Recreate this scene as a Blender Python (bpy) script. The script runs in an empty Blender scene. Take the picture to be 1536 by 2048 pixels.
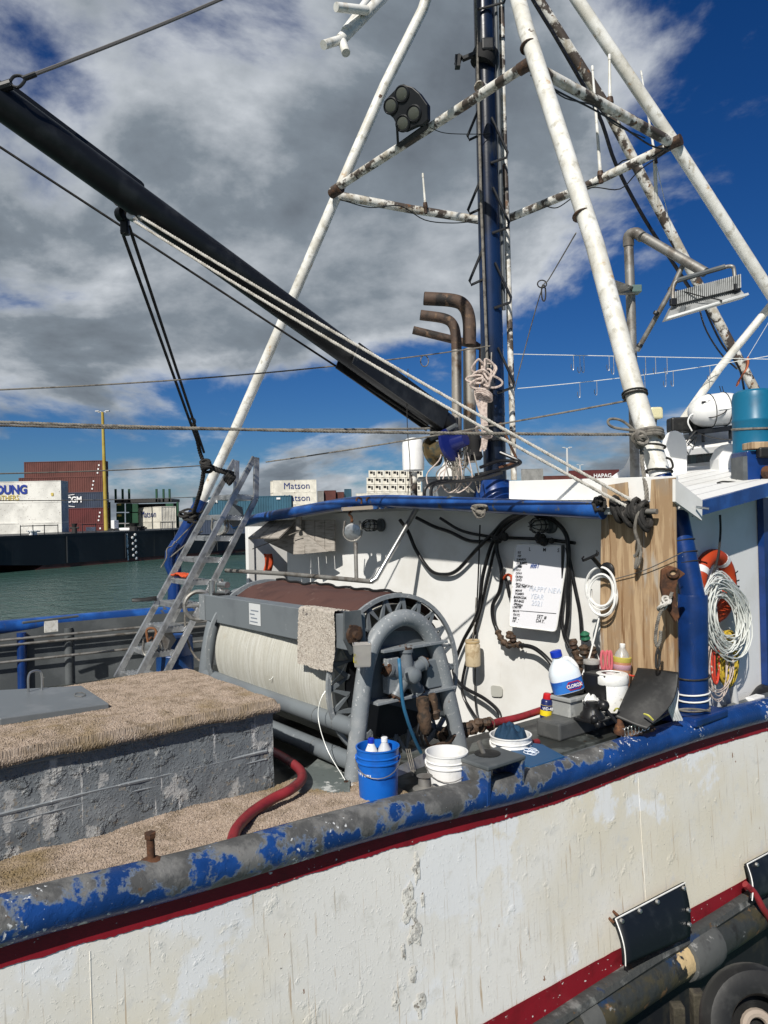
import bpy, math, random
from mathutils import Vector as V, Matrix, noise
random.seed(7)
S = bpy.context.scene
COL = S.collection
# ------------------------------------------------------------ camera
FPX, EYE = 1500.0, 4.9
_r, _p = math.radians(1.3), math.atan(6 / FPX)
FW = V((0, math.cos(_p), math.sin(_p)))
_R0 = V((1, 0, 0)); _U0 = _R0.cross(FW)
RT = _R0 * math.cos(_r) - _U0 * math.sin(_r)
UP = _U0 * math.cos(_r) + _R0 * math.sin(_r)
CAM = V((0, 0, EYE))
cd = bpy.data.cameras.new('camera'); cam = bpy.data.objects.new('camera', cd); COL.objects.link(cam)
cd.sensor_fit = 'VERTICAL'; cd.sensor_height = 36; cd.lens = 36 * FPX / 2048
cd.clip_start = .05; cd.clip_end = 9000
cam.matrix_world = Matrix.Translation(CAM) @ Matrix((RT, UP, -FW)).transposed().to_4x4()
S.camera = cam
# ------------------------------------------------------------ boat axes: u runs forward, v to the far side
_th = math.radians(52)
U = V((math.sin(_th), math.cos(_th), 0)); W = V((-math.cos(_th), math.sin(_th), 0)); Z = V((0, 0, 1))
# ------------------------------------------------------------ sun and sky
LDIR = (U * 1.0 + W * .60 - Z * 1.0).normalized()
sd = bpy.data.lights.new('sun', 'SUN'); sun = bpy.data.objects.new('sun', sd); COL.objects.link(sun)
sd.energy = 5.0; sd.angle = math.radians(.53); sd.color = (1, .955, .88)
sun.rotation_euler = LDIR.to_track_quat('-Z', 'Y').to_euler()
sun.location = (0, -20, 40)
world = bpy.data.worlds.new('World'); S.world = world; world.use_nodes = True
S.view_settings.view_transform = 'Standard'; S.view_settings.look = 'None'
S.view_settings.exposure = 0; S.view_settings.gamma = 1; S.view_settings.use_curve_mapping = False
S.cycles.max_bounces = 6; S.cycles.diffuse_bounces = 3; S.cycles.glossy_bounces = 3
S.cycles.transmission_bounces = 4; S.cycles.transparent_max_bounces = 6
S.cycles.use_denoising = True

def N(nt, t, **kw):
    n = nt.nodes.new(t)
    for k, v in kw.items():
        if k in n.inputs: n.inputs[k].default_value = v
        else: setattr(n, k, v)
    return n
def math_(nt, op, a, b=None, c=None, clamp=False):
    n = nt.nodes.new('ShaderNodeMath'); n.operation = op; n.use_clamp = clamp
    for i, x in enumerate((a, b, c)):
        if x is None: continue
        if isinstance(x, (int, float)): n.inputs[i].default_value = x
        else: nt.links.new(x, n.inputs[i])
    return n.outputs[0]
def ramp(nt, x, lo, hi, a=0., b=1.):
    n = nt.nodes.new('ShaderNodeMapRange'); n.interpolation_type = 'SMOOTHSTEP'
    nt.links.new(x, n.inputs[0])
    for i, q in enumerate((lo, hi, a, b)): n.inputs[i + 1].default_value = q
    return n.outputs[0]
def mixc(nt, f, a, b):
    n = nt.nodes.new('ShaderNodeMix'); n.data_type = 'RGBA'
    for s, x in ((n.inputs[0], f), (n.inputs[6], a), (n.inputs[7], b)):
        if isinstance(x, (int, float)): s.default_value = x
        elif isinstance(x, (tuple, list)): s.default_value = (*x[:3], 1)
        else: nt.links.new(x, s)
    return n.outputs[2]

def make_sky():
    nt = world.node_tree; nt.nodes.clear(); L = nt.links.new
    out = N(nt, 'ShaderNodeOutputWorld'); bg = N(nt, 'ShaderNodeBackground', Strength=.070)
    L(bg.outputs[0], out.inputs[0])
    sky = N(nt, 'ShaderNodeTexSky'); sky.sky_type = 'NISHITA'; sky.sun_disc = False
    sky.sun_elevation = math.asin(-LDIR.z); sky.sun_rotation = math.atan2(-LDIR.x, -LDIR.y)
    sky.air_density = 1.0; sky.dust_density = .25; sky.ozone_density = 3.0; sky.altitude = 0
    hs = N(nt, 'ShaderNodeHueSaturation', Saturation=1.32, Value=.72)
    L(sky.outputs[0], hs.inputs['Color'])
    tint = N(nt, 'ShaderNodeMix'); tint.data_type = 'RGBA'; tint.blend_type = 'MULTIPLY'; tint.inputs[0].default_value = 1
    L(hs.outputs[0], tint.inputs[6]); tint.inputs[7].default_value = (.46, .72, 1.10, 1)
    tc = N(nt, 'ShaderNodeTexCoord'); sep = N(nt, 'ShaderNodeSeparateXYZ'); L(tc.outputs['Generated'], sep.inputs[0])
    x, y, z = sep.outputs
    zc = math_(nt, 'MAXIMUM', z, 0.0)
    den = math_(nt, 'ADD', zc, .38)
    cx = math_(nt, 'DIVIDE', x, den); cy = math_(nt, 'DIVIDE', y, den)
    cmb = N(nt, 'ShaderNodeCombineXYZ'); L(cx, cmb.inputs[0]); L(cy, cmb.inputs[1])
    def nz(scale, detail, rough, off, dist=0.):
        mp = N(nt, 'ShaderNodeMapping'); L(cmb.outputs[0], mp.inputs[0]); mp.inputs['Location'].default_value = off
        n = N(nt, 'ShaderNodeTexNoise', Scale=scale, Detail=detail, Roughness=rough, Distortion=dist)
        L(mp.outputs[0], n.inputs['Vector']); return n.outputs[0]
    n1 = math_(nt, 'MULTIPLY_ADD', nz(1.75, 12, .58, (5.3, 2.9, 0), .25), 2.0, -.47)
    az = math_(nt, 'DIVIDE', x, math_(nt, 'ADD', math_(nt, 'ABSOLUTE', y), .05))   # left-right position
    # cover: a broad bank overhead, open water-blue to the right, a clear belt low down, cumulus on the horizon
    belt = ramp(nt, math_(nt, 'ADD', z, math_(nt, 'MULTIPLY', az, -.10)), .16, .27, -.22, .36)
    low = ramp(nt, z, .05, .15, .30, .0)
    rgt = ramp(nt, math_(nt, 'ADD', az, math_(nt, 'MULTIPLY', z, -.12)), .0, .48, .0, -.58)
    rgt = math_(nt, 'MULTIPLY', rgt, ramp(nt, z, .1, .2))
    cov = math_(nt, 'ADD', math_(nt, 'ADD', math_(nt, 'ADD', n1, belt), low), rgt)
    mask = ramp(nt, cov, .44, .70)
    n2 = nz(3.6, 10, .56, (9.2, 4.4, 2), .1); n3 = nz(1.1, 6, .55, (1.2, 8.8, 5), .1)
    sh = math_(nt, 'ADD', math_(nt, 'MULTIPLY', n2, .65), math_(nt, 'MULTIPLY', n3, .55))
    # thick parts of the bank are darker from below, thin edges let the light through
    thick = ramp(nt, cov, .56, .92)
    sh = math_(nt, 'SUBTRACT', math_(nt, 'MULTIPLY_ADD', sh, 1.35, -.17), math_(nt, 'MULTIPLY', thick, .20))
    cr = N(nt, 'ShaderNodeValToRGB'); L(sh, cr.inputs[0])
    e = cr.color_ramp.elements
    e[0].position = .26; e[0].color = (1.7, 2.0, 2.4, 1)
    e[1].position = .72; e[1].color = (8.6, 9.1, 9.7, 1)
    k = e.new(.48); k.color = (3.1, 3.65, 4.25, 1)
    col = mixc(nt, mask, tint.outputs[2], cr.outputs[0])
    L(col, bg.inputs[0])
make_sky()

# ------------------------------------------------------------ pixel rays (1536 x 2048 frame) to points at real distances
def ray(x, y): return FW + RT * ((x - 768) / FPX) + UP * ((1024 - y) / FPX)
def P(x, y, Y):
    d = ray(x, y); return CAM + d * (Y / d.y)
O = P(755, 1638, 5.0); O2 = V((O.x, O.y, 0))
def B(a, b, z): return O2 + U * a + W * b + Z * z
def oZ(x, y, z): d = ray(x, y); return CAM + d * ((z - EYE) / d.z)
def oU(x, y, a): d = ray(x, y); return CAM + d * ((a - (CAM - O).dot(U)) / d.dot(U))
def oV(x, y, b): d = ray(x, y); return CAM + d * ((b - (CAM - O).dot(W)) / d.dot(W))
def uv(p): q = p - O; return q.dot(U), q.dot(W), p.z

# ------------------------------------------------------------ object helpers
OFF = {}
def thing(name, label, cat, loc, group=None):
    o = bpy.data.objects.new(name, None); COL.objects.link(o); o.location = loc
    o.empty_display_size = .1
    o['label'] = label; o['category'] = cat
    if group: o['group'] = group
    OFF[o.name] = V(loc); return o
def tag(o, label, cat, group=None):
    o['label'] = label; o['category'] = cat
    if group: o['group'] = group
    return o
def link(me, name, mat, parent=None, loc=None):
    o = bpy.data.objects.new(name, me); COL.objects.link(o)
    if mat: me.materials.append(mat)
    if parent: o.parent = parent
    return o

class G:
    def __init__(s): s.v = []; s.f = []
    def add(s, vs, fs):
        b = len(s.v); s.v += [V(q) for q in vs]; s.f += [tuple(b + i for i in f) for f in fs]; return s
    def box(s, o, a, b, c):                       # a corner and three edges
        q = [o, o + a, o + a + b, o + b]; q += [x + c for x in q]
        if a.cross(b).dot(c) < 0: fl = True
        else: fl = False
        fs = [(3, 2, 1, 0), (4, 5, 6, 7), (0, 1, 5, 4), (1, 2, 6, 5), (2, 3, 7, 6), (3, 0, 4, 7)]
        return s.add(q, [f[::-1] for f in fs] if fl else fs)
    def cb(s, c, a, b, d): return s.box(c - a - b - d, a * 2, b * 2, d * 2)
    def prism(s, poly, e):
        n = len(poly); q = list(poly) + [p + e for p in poly]
        nr = V((0, 0, 0))
        for i in range(n): nr += poly[i].cross(poly[(i + 1) % n])
        fs = [tuple(range(n))[::-1], tuple(range(n, 2 * n))] + [(i, (i + 1) % n, n + (i + 1) % n, n + i) for i in range(n)]
        if nr.dot(e) < 0: fs = [f[::-1] for f in fs]
        return s.add(q, fs)
    def tube(s, pts, r, n=8, closed=False, cap=True, sx=1.):
        m = len(pts); pts = [V(p) for p in pts]; rs = r if isinstance(r, (list, tuple)) else [r] * m
        tg = []
        for i in range(m):
            a = pts[(i - 1) % m] if closed or i > 0 else pts[i]
            b = pts[(i + 1) % m] if closed or i < m - 1 else pts[i]
            t = (b - a); tg.append(t.normalized() if t.length > 1e-9 else V((0, 0, 1)))
        ref = V((0, 0, 1)) if abs(tg[0].z) < .9 else V((1, 0, 0))
        nr = (ref - tg[0] * ref.dot(tg[0])).normalized(); vs = []
        for i in range(m):
            nr = nr - tg[i] * nr.dot(tg[i])
            nr = nr.normalized() if nr.length > 1e-6 else tg[i].orthogonal().normalized()
            bi = tg[i].cross(nr)
            for k in range(n):
                a = 2 * math.pi * k / n
                vs.append(pts[i] + (nr * math.cos(a) * sx + bi * math.sin(a)) * rs[i])
        fs = []
        for i in range(m if closed else m - 1):
            j = (i + 1) % m
            for k in range(n): fs.append((i * n + k, i * n + (k + 1) % n, j * n + (k + 1) % n, j * n + k))
        if cap and not closed:
            fs.append(tuple(range(n))[::-1]); fs.append(tuple((m - 1) * n + k for k in range(n)))
        return s.add(vs, fs)
    def lathe(s, base, ax, prof, n=20, ref=None):  # prof: (radius, height)
        ax = ax.normalized(); a = ax.orthogonal().normalized() if ref is None else (ref - ax * ref.dot(ax)).normalized()
        b = ax.cross(a); vs = []; fs = []
        for r, h in prof:
            for k in range(n):
                t = 2 * math.pi * k / n; vs.append(base + ax * h + (a * math.cos(t) + b * math.sin(t)) * max(r, 1e-4))
        for i in range(len(prof) - 1):
            for k in range(n): fs.append((i * n + k, i * n + (k + 1) % n, (i + 1) * n + (k + 1) % n, (i + 1) * n + k))
        fs.append(tuple(range(n))[::-1]); fs.append(tuple((len(prof) - 1) * n + k for k in range(n)))
        return s.add(vs, fs)
    def grid(s, fn, nu, nv):
        vs = [fn(i / nu, j / nv) for j in range(nv + 1) for i in range(nu + 1)]
        fs = [(j * (nu + 1) + i, j * (nu + 1) + i + 1, (j + 1) * (nu + 1) + i + 1, (j + 1) * (nu + 1) + i) for j in range(nv) for i in range(nu)]
        return s.add(vs, fs)
    def ball(s, c, r, n=12, sc=(1, 1, 1)):
        vs = []; fs = []
        m = n // 2
        for i in range(m + 1):
            t = math.pi * i / m
            for k in range(n):
                q = 2 * math.pi * k / n
                vs.append(c + V((math.sin(t) * math.cos(q) * sc[0], math.sin(t) * math.sin(q) * sc[1], math.cos(t) * sc[2])) * r)
        for i in range(m):
            for k in range(n): fs.append((i * n + k, (i + 1) * n + k, (i + 1) * n + (k + 1) % n, i * n + (k + 1) % n))
        return s.add(vs, fs)
    def rope(s, pts, r, pitch=.06, strands=3, seg=7, n=5):   # laid rope: strands wound round the line
        pts = smooth(pts, 1) if len(pts) < 3 else pts
        d = [0.]
        for a, b in zip(pts, pts[1:]): d.append(d[-1] + (b - a).length)
        tot = d[-1]; m = max(8, int(tot / pitch * seg)); cen = []
        j = 0
        for i in range(m + 1):
            q = tot * i / m
            while j < len(pts) - 2 and d[j + 1] < q: j += 1
            w = (q - d[j]) / max(1e-9, d[j + 1] - d[j]); cen.append(pts[j].lerp(pts[j + 1], w))
        for st in range(strands):
            out = []
            nr = None
            for i in range(m + 1):
                t = (cen[min(i + 1, m)] - cen[max(i - 1, 0)]).normalized()
                if nr is None: nr = t.orthogonal().normalized()
                nr = (nr - t * nr.dot(t)).normalized(); bi = t.cross(nr)
                a = 2 * math.pi * (i / seg + st / strands)
                out.append(cen[i] + (nr * math.cos(a) + bi * math.sin(a)) * r * .5)
            s.tube(out, r * .54, n)
        return s
    def build(s, name, mat, parent=None, smooth=False, bevel=0, loc=None, sub=0):
        if loc is None and parent is None:
            lo = V((min(q.x for q in s.v), min(q.y for q in s.v), min(q.z for q in s.v)))
            hi = V((max(q.x for q in s.v), max(q.y for q in s.v), max(q.z for q in s.v)))
            loc = V(((lo.x + hi.x) / 2, (lo.y + hi.y) / 2, lo.z))
        off = OFF[parent.name] if parent else V(loc)
        me = bpy.data.meshes.new(name); me.from_pydata([q - off for q in s.v], [], s.f); me.update()
        if smooth: me.polygons.foreach_set('use_smooth', [True] * len(me.polygons))
        o = link(me, name, mat, parent)
        if not parent: o.location = loc
        OFF[o.name] = off
        if bevel:
            md = o.modifiers.new('edge', 'BEVEL'); md.width = bevel; md.segments = 2; md.limit_method = 'ANGLE'
        if smooth and smooth != 'all':
            try: me.set_sharp_from_angle(angle=math.radians(40))
            except Exception: pass
        if sub:
            md = o.modifiers.new('sub', 'SUBSURF'); md.levels = sub; md.render_levels = sub
        return o

def smooth(pts, k=6, closed=False):
    pts = [V(p) for p in pts]; n = len(pts)
    if n < 3: return [pts[0].lerp(pts[-1], i / 8) for i in range(9)]
    out = []
    rng = range(n) if closed else range(n - 1)
    for i in rng:
        p1, p2 = pts[i], pts[(i + 1) % n]
        p0 = pts[(i - 1) % n] if closed or i > 0 else p1 * 2 - p2
        p3 = pts[(i + 2) % n] if closed or i < n - 2 else p2 * 2 - p1
        for j in range(k):
            t = j / k; t2, t3 = t * t, t * t * t
            out.append((p1 * 2 + (p2 - p0) * t + (p0 * 2 - p1 * 5 + p2 * 4 - p3) * t2 + (p1 * 3 - p0 - p2 * 3 + p3) * t3) * .5)
    if not closed: out.append(pts[-1])
    return out
def sag(a, b, s, n=24): return [a.lerp(b, i / n) - Z * (s * 4 * (i / n) * (1 - i / n)) for i in range(n + 1)]
def PL(*q): return [P(*t) for t in q]
def children(o): return [c for c in bpy.data.objects if c.parent == o]
def copy_tree(o, parent=None):
    c = o.copy(); COL.objects.link(c); c.parent = parent
    OFF[c.name] = OFF[o.name]
    for ch in list(o.children): copy_tree(ch, c)
    return c
def text_obj(name, s, size, origin, xd, yd, mat, parent=None, bold=0., depth=.0, shear=0., width=1., align='LEFT', spacing=1.):
    cu = bpy.data.curves.new('t', 'FONT'); cu.body = s; cu.size = size; cu.offset = bold; cu.shear = shear
    cu.align_x = align; cu.resolution_u = 3; cu.space_character = spacing; cu.extrude = depth
    to = bpy.data.objects.new('t', cu); COL.objects.link(to)
    dg = bpy.context.evaluated_depsgraph_get(); dg.update()
    me = bpy.data.meshes.new_from_object(to.evaluated_get(dg)); me.name = name
    bpy.data.objects.remove(to); bpy.data.curves.remove(cu)
    xd = xd.normalized(); yd = yd.normalized(); zd = xd.cross(yd)
    off = OFF[parent.name] if parent else V((0, 0, 0))
    for vv in me.vertices:
        c = vv.co; vv.co = origin + xd * c.x * width + yd * c.y + zd * c.z - off
    me.materials.clear()
    o = link(me, name, mat, parent); OFF[o.name] = off; return o

# ------------------------------------------------------------ materials
def M(name, base, rough=.6, metal=0., layers=(), bump=None, spec=.5, coat=0., trans=0., ior=1.45, bump2=None, alpha=1.):
    m = bpy.data.materials.new(name); m.use_nodes = True; nt = m.node_tree; L = nt.links.new
    b = nt.nodes['Principled BSDF']
    b.inputs['Roughness'].default_value = rough; b.inputs['Metallic'].default_value = metal
    b.inputs['Specular IOR Level'].default_value = spec; b.inputs['Coat Weight'].default_value = coat
    b.inputs['Transmission Weight'].default_value = trans; b.inputs['IOR'].default_value = ior
    b.inputs['Alpha'].default_value = alpha
    tc = N(nt, 'ShaderNodeTexCoord')
    def nz(scale, st=(1, 1, 1), detail=6, rough=.6, off=0, kind='n'):
        mp = N(nt, 'ShaderNodeMapping'); L(tc.outputs['Object'], mp.inputs[0])
        mp.inputs['Scale'].default_value = st; mp.inputs['Location'].default_value = (off, off * 1.7, off * .6)
        if kind == 'v':
            n = N(nt, 'ShaderNodeTexVoronoi', Scale=scale); L(mp.outputs[0], n.inputs['Vector']); return n.outputs['Distance']
        n = N(nt, 'ShaderNodeTexNoise', Scale=scale, Detail=detail, Roughness=rough); L(mp.outputs[0], n.inputs['Vector'])
        return n.outputs[0]
    col = base; rgh = None; last = None
    for i, ly in enumerate(layers):
        c, sc, lo, hi = ly[:4]; st = ly[4] if len(ly) > 4 and ly[4] else (1, 1, 1); rr = ly[5] if len(ly) > 5 else None
        kind = ly[6] if len(ly) > 6 else 'n'
        f = ramp(nt, nz(sc, st, off=3.3 * i + len(name) * .7, kind=kind), lo, hi)
        col = mixc(nt, f, col, c)
        if rr is not None:
            mx = N(nt, 'ShaderNodeMix'); mx.data_type = 'FLOAT'; L(f, mx.inputs[0])
            if rgh is None: mx.inputs[2].default_value = rough
            else: L(rgh, mx.inputs[2])
            mx.inputs[3].default_value = rr; rgh = mx.outputs[0]
        last = f
    if isinstance(col, tuple): b.inputs['Base Color'].default_value = (*col[:3], 1)
    else: L(col, b.inputs['Base Color'])
    if rgh is not None: L(rgh, b.inputs['Roughness'])
    prev = None
    for bp in (bump, bump2):
        if not bp: continue
        sc, strg, dist = bp[:3]; st = bp[3] if len(bp) > 3 and bp[3] else (1, 1, 1)
        h = nz(sc, st, 5, .6, 1.3)
        if len(bp) > 4: h = ramp(nt, h, bp[4], bp[5])
        bn = N(nt, 'ShaderNodeBump', Strength=strg, Distance=dist); L(h, bn.inputs['Height'])
        if prev: L(prev, bn.inputs['Normal'])
        prev = bn.outputs[0]
    if prev: L(prev, b.inputs['Normal'])
    return m
RUST = (.13, .045, .018); RUSTD = (.05, .022, .013)
BLUE = (.010, .048, .19)
m = {}
m['hull'] = M('hull_paint', (.82, .80, .755), .5, layers=[
    ((.78, .72, .59), .5, .38, .60), ((.84, .84, .835), .75, .565, .60), ((.62, .56, .45), 1.6, .60, .80, (4, 4, .22)),
    ((.70, .68, .63), 7, .55, .75), ((.56, .48, .36), 5, .66, .76, (3, 3, .12)),
    ((.60, .56, .49), 34, .60, .72, (1.4, 1.4, .03)), ((.52, .40, .27), 17, .61, .72, (1.6, 1.6, .04)), ((.25, .20, .15), 2.6, .70, .78, (1, 1, .45)),
    ((.24, .11, .05), 11, .695, .73, (1, 1, .6)), ((.10, .09, .08), 30, .70, .73)],
    bump=(6.5, .36, .009, None, .60, .72), bump2=(42, .34, .005, None, .54, .74))
m['red'] = M('red_stripe_paint', (.25, .009, .019), .45, layers=[((.15, .007, .012), 3, .45, .7), ((.72, .70, .66), 26, .655, .68, (.6, .6, 1)), ((.06, .03, .02), 7, .66, .74)], bump=(40, .3, .005))
def rail_mat():
    mt = M('worn_blue_rail_paint', (.010, .058, .25), .38, bump=(14, .35, .004, None, .45, .55), bump2=(70, .25, .003))
    nt = mt.node_tree; L = nt.links.new; b = nt.nodes['Principled BSDF']
    geo = N(nt, 'ShaderNodeNewGeometry')
    def dot(v):
        n = N(nt, 'ShaderNodeVectorMath'); n.operation = 'DOT_PRODUCT'; L(geo.outputs['Position'], n.inputs[0]); n.inputs[1].default_value = v; return n.outputs['Value']
    def nz(sc, det=7, ro=.62, off=0.):
        mp = N(nt, 'ShaderNodeMapping'); L(geo.outputs['Position'], mp.inputs[0]); mp.inputs['Location'].default_value = (off, off, 0)
        n = N(nt, 'ShaderNodeTexNoise', Scale=sc, Detail=det, Roughness=ro); L(mp.outputs[0], n.inputs['Vector']); return n.outputs[0]
    along = ramp(nt, dot(tuple(U)), 3.2, 7.2)                      # scuffed by the catch door aft, sounder paint forward
    nrm = N(nt, 'ShaderNodeSeparateXYZ'); L(geo.outputs['Normal'], nrm.inputs[0])
    crown = ramp(nt, nrm.outputs[2], -.3, 1.0, -.02, .035)          # the crown of the pipe is walked and dragged over
    wear = math_(nt, 'ADD', math_(nt, 'ADD', math_(nt, 'MULTIPLY_ADD', nz(1.9, 9, .64), .80, .010), math_(nt, 'MULTIPLY', nz(6, 6, .6, 5.), .20)), math_(nt, 'MULTIPLY_ADD', along, -.13, crown))
    bare = ramp(nt, wear, .518, .538); edge = ramp(nt, wear, .500, .522)
    blue = mixc(nt, ramp(nt, nz(3, 6, .6, 9.), .4, .65), (.008, .038, .15), (.012, .060, .235))
    grey = mixc(nt, ramp(nt, nz(5, 8, .65, 3.), .42, .62), (.075, .075, .074), (.17, .168, .162))
    grey = mixc(nt, ramp(nt, nz(16, 6, .6, 7.), .64, .70), grey, (.10, .06, .035))
    c = mixc(nt, edge, blue, (.13, .16, .21)); c = mixc(nt, bare, c, grey)
    c = mixc(nt, ramp(nt, math_(nt, 'MULTIPLY_ADD', nz(30, 5, .6, 2.), .5, math_(nt, 'MULTIPLY', nz(2.2, 4, .5, 4.), .5)), .605, .625), c, (.62, .63, .64))
    c = mixc(nt, ramp(nt, nz(60, 4, .6, 6.), .72, .74), c, (.5, .5, .5))
    L(c, b.inputs['Base Color']); L(ramp(nt, wear, .5, .54, .32, .6), b.inputs['Roughness'])
    return mt
m['rail'] = rail_mat()
m['rail2'] = M('blue_rail_paint', BLUE, .3, layers=[((.02, .10, .36), 3, .4, .7), ((.08, .08, .075), 6, .62, .68), ((.5, .5, .52), 17, .73, .75)], bump=(30, .2, .004))
m['blue'] = M('blue_post_paint', (.007, .036, .165), .28, layers=[((.006, .026, .11), 4, .4, .65), ((.10, .05, .03), 5, .70, .72), ((.55, .58, .6), 24, .755, .77)], bump=(22, .35, .006), coat=.15)
m['mast'] = M('mast_paint', (.004, .008, .020), .28, layers=[((.007, .022, .07), 1.2, .42, .62, (1, 1, .4)), ((.03, .035, .04), 2.2, .55, .66, (1, 1, .35)), ((.3, .33, .36), 22, .74, .76, (1, 1, .5))], bump=(20, .2, .004), coat=.1)
m['white'] = M('white_wall_paint', (.80, .80, .785), .5, layers=[((.70, .69, .655), 1.1, .45, .72), ((.55, .52, .46), 3, .64, .82, (2, 2, .4)), ((.42, .30, .18), 9, .75, .80)], bump=(9, .12, .006), bump2=(60, .1, .002))
m['wpipe'] = M('white_pipe_paint', (.76, .755, .72), .42, layers=[((.60, .58, .52), 2.5, .42, .64), ((.48, .46, .40), 9, .52, .68), ((.50, .34, .18), 3.4, .62, .72), ((.10, .055, .03), 5, .70, .73)], bump=(28, .25, .004))
m['wpipe2'] = M('rusty_white_pipe_paint', (.70, .69, .65), .5, layers=[((.42, .38, .31), 5, .45, .62), ((.07, .055, .045), 3.6, .485, .55), ((.15, .075, .035), 6, .62, .66)], bump=(24, .4, .008))
m['grey'] = M('grey_steel_paint', (.165, .185, .20), .42, layers=[((.135, .15, .165), 2, .45, .65), ((.24, .26, .27), 9, .66, .72), ((.55, .56, .55), 30, .735, .755)], bump=(30, .15, .003))
m['grey_chip'] = M('chipped_grey_paint', (.215, .235, .25), .45, layers=[((.27, .285, .295), 5, .5, .62), ((.45, .46, .46), 30, .61, .66), ((.66, .66, .65), 55, .66, .70), ((.16, .10, .06), 13, .72, .75)], bump=(32, .5, .004))
m['dgrey'] = M('dark_grey_steel', (.075, .085, .092), .5, layers=[((.12, .13, .135), 3, .45, .65), ((.3, .31, .31), 20, .73, .76)], bump=(24, .2, .003))
m['box'] = M('scarred_concrete_paint', (.155, .172, .185), .6, layers=[
    ((.22, .235, .245), 1.8, .45, .65), ((.40, .40, .39), 5.5, .575, .62, (1, 1, .8)), ((.24, .22, .19), 21, .60, .66), ((.50, .50, .49), 9, .64, .68, (2.2, 2.2, .16)), ((.12, .055, .025), 11, .745, .77)],
    bump=(7, .7, .025, None, .55, .63), bump2=(46, .5, .012, None, .48, .68))
m['deck'] = M('dark_wet_deck', (.032, .035, .033), .35, layers=[((.10, .11, .105), 2.5, .5, .62), ((.32, .33, .31), 5, .655, .70), ((.04, .03, .02), 14, .6, .7)], bump=(20, .3, .006))  # base colour darkened to stand in for the shadow under the reel
m['bulwark'] = M('grey_bulwark_paint', (.075, .083, .087), .5, layers=[((.11, .12, .125), 2, .45, .65), ((.2, .21, .21), 8, .68, .72), ((.10, .05, .025), 6, .74, .77)], bump=(16, .2, .005))
m['carpet'] = M('beige_carpet', (.345, .275, .22), .95, layers=[((.235, .185, .14), 7, .42, .64), ((.43, .36, .30), 60, .52, .66), ((.15, .12, .09), 95, .60, .72), ((.19, .14, .07), 1.3, .50, .70)], spec=.1, bump=(150, .8, .006))
m['carpet2'] = M('grey_beige_carpet', (.47, .43, .38), .95, layers=[((.33, .29, .25), 40, .48, .64), ((.10, .09, .09), 9, .64, .72), ((.19, .17, .15), 85, .6, .7)], spec=.1, bump=(130, .8, .006))
m['alu'] = M('aluminium', (.52, .53, .535), .36, .8, layers=[((.28, .285, .29), 6, .45, .68), ((.7, .7, .7), 18, .66, .75)], bump=(40, .12, .002))
m['steel'] = M('stainless_steel', (.5, .5, .49), .3, .9, layers=[((.3, .28, .25), 12, .5, .7)])
m['galv'] = M('weathered_galvanised_pipe', (.29, .28, .26), .5, .55, layers=[((.16, .14, .12), 5, .45, .66), ((.42, .41, .39), 12, .6, .72)], bump=(30, .2, .003))
m['black'] = M('black_paint', (.008, .009, .011), .42, layers=[((.022, .024, .027), 3, .5, .7), ((.12, .12, .12), 24, .75, .77)], bump=(18, .15, .003))
m['rubber'] = M('black_rubber', (.012, .012, .012), .5, layers=[((.03, .03, .029), 9, .5, .7), ((.12, .12, .115), 30, .73, .77)], bump=(30, .25, .003))
m['hose'] = M('black_hose', (.010, .010, .011), .32, layers=[((.04, .04, .04), 14, .55, .75)])
m['redhose'] = M('red_hose', (.24, .022, .028), .42, layers=[((.12, .015, .018), 9, .5, .7), ((.4, .2, .19), 30, .72, .77)], bump=(60, .2, .003))
m['rust'] = M('rust', (.11, .045, .02), .85, layers=[((.045, .022, .013), 9, .42, .6), ((.22, .10, .04), 18, .58, .7)], bump=(35, .7, .006))
m['rustd'] = M('greased_rust', (.045, .026, .017), .6, layers=[((.10, .05, .025), 14, .5, .65), ((.17, .10, .05), 30, .62, .72)], bump=(40, .8, .006))
m['tape'] = M('greasy_wrapping_tape', (.085, .052, .032), .7, layers=[((.03, .022, .016), 18, .45, .62), ((.20, .13, .075), 25, .62, .72)], bump=(45, .8, .007))
m['rope'] = M('pale_rope', (.52, .50, .46), .85, layers=[((.34, .32, .28), 12, .45, .66)], bump=(120, .5, .002))
m['rope_grey'] = M('grey_rope', (.20, .185, .16), .9, layers=[((.10, .09, .08), 14, .45, .65), ((.33, .31, .28), 50, .6, .7)], bump=(120, .6, .002))
m['rope_dark'] = M('dark_rope', (.020, .019, .018), .85, layers=[((.06, .055, .05), 16, .5, .7)], bump=(100, .6, .002))
m['rope_pink'] = M('pinkish_braided_rope', (.55, .46, .41), .8, layers=[((.34, .27, .24), 24, .45, .62)], bump=(140, .7, .002))
m['rope_yellow'] = M('yellow_rope', (.52, .36, .03), .7, layers=[((.08, .06, .02), 22, .52, .62), ((.55, .42, .1), 50, .6, .7)], bump=(120, .5, .002))
m['rope_red'] = M('red_orange_rope', (.55, .05, .025), .7, layers=[((.7, .55, .45), 20, .58, .66)])
m['line'] = M('white_monofilament', (.78, .80, .76), .3, trans=.15, spec=.6)
m['wire'] = M('grey_wire', (.16, .15, .14), .5, .3)
m['plain_white'] = M('white_plastic', (.80, .80, .785), .38, layers=[((.66, .65, .61), 6, .45, .68), ((.42, .39, .33), 15, .62, .72), ((.30, .28, .25), 40, .66, .71)])
m['cable_white'] = M('white_cable', (.78, .78, .76), .4)
m['plastic_black'] = M('black_plastic', (.012, .012, .013), .35)
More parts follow.
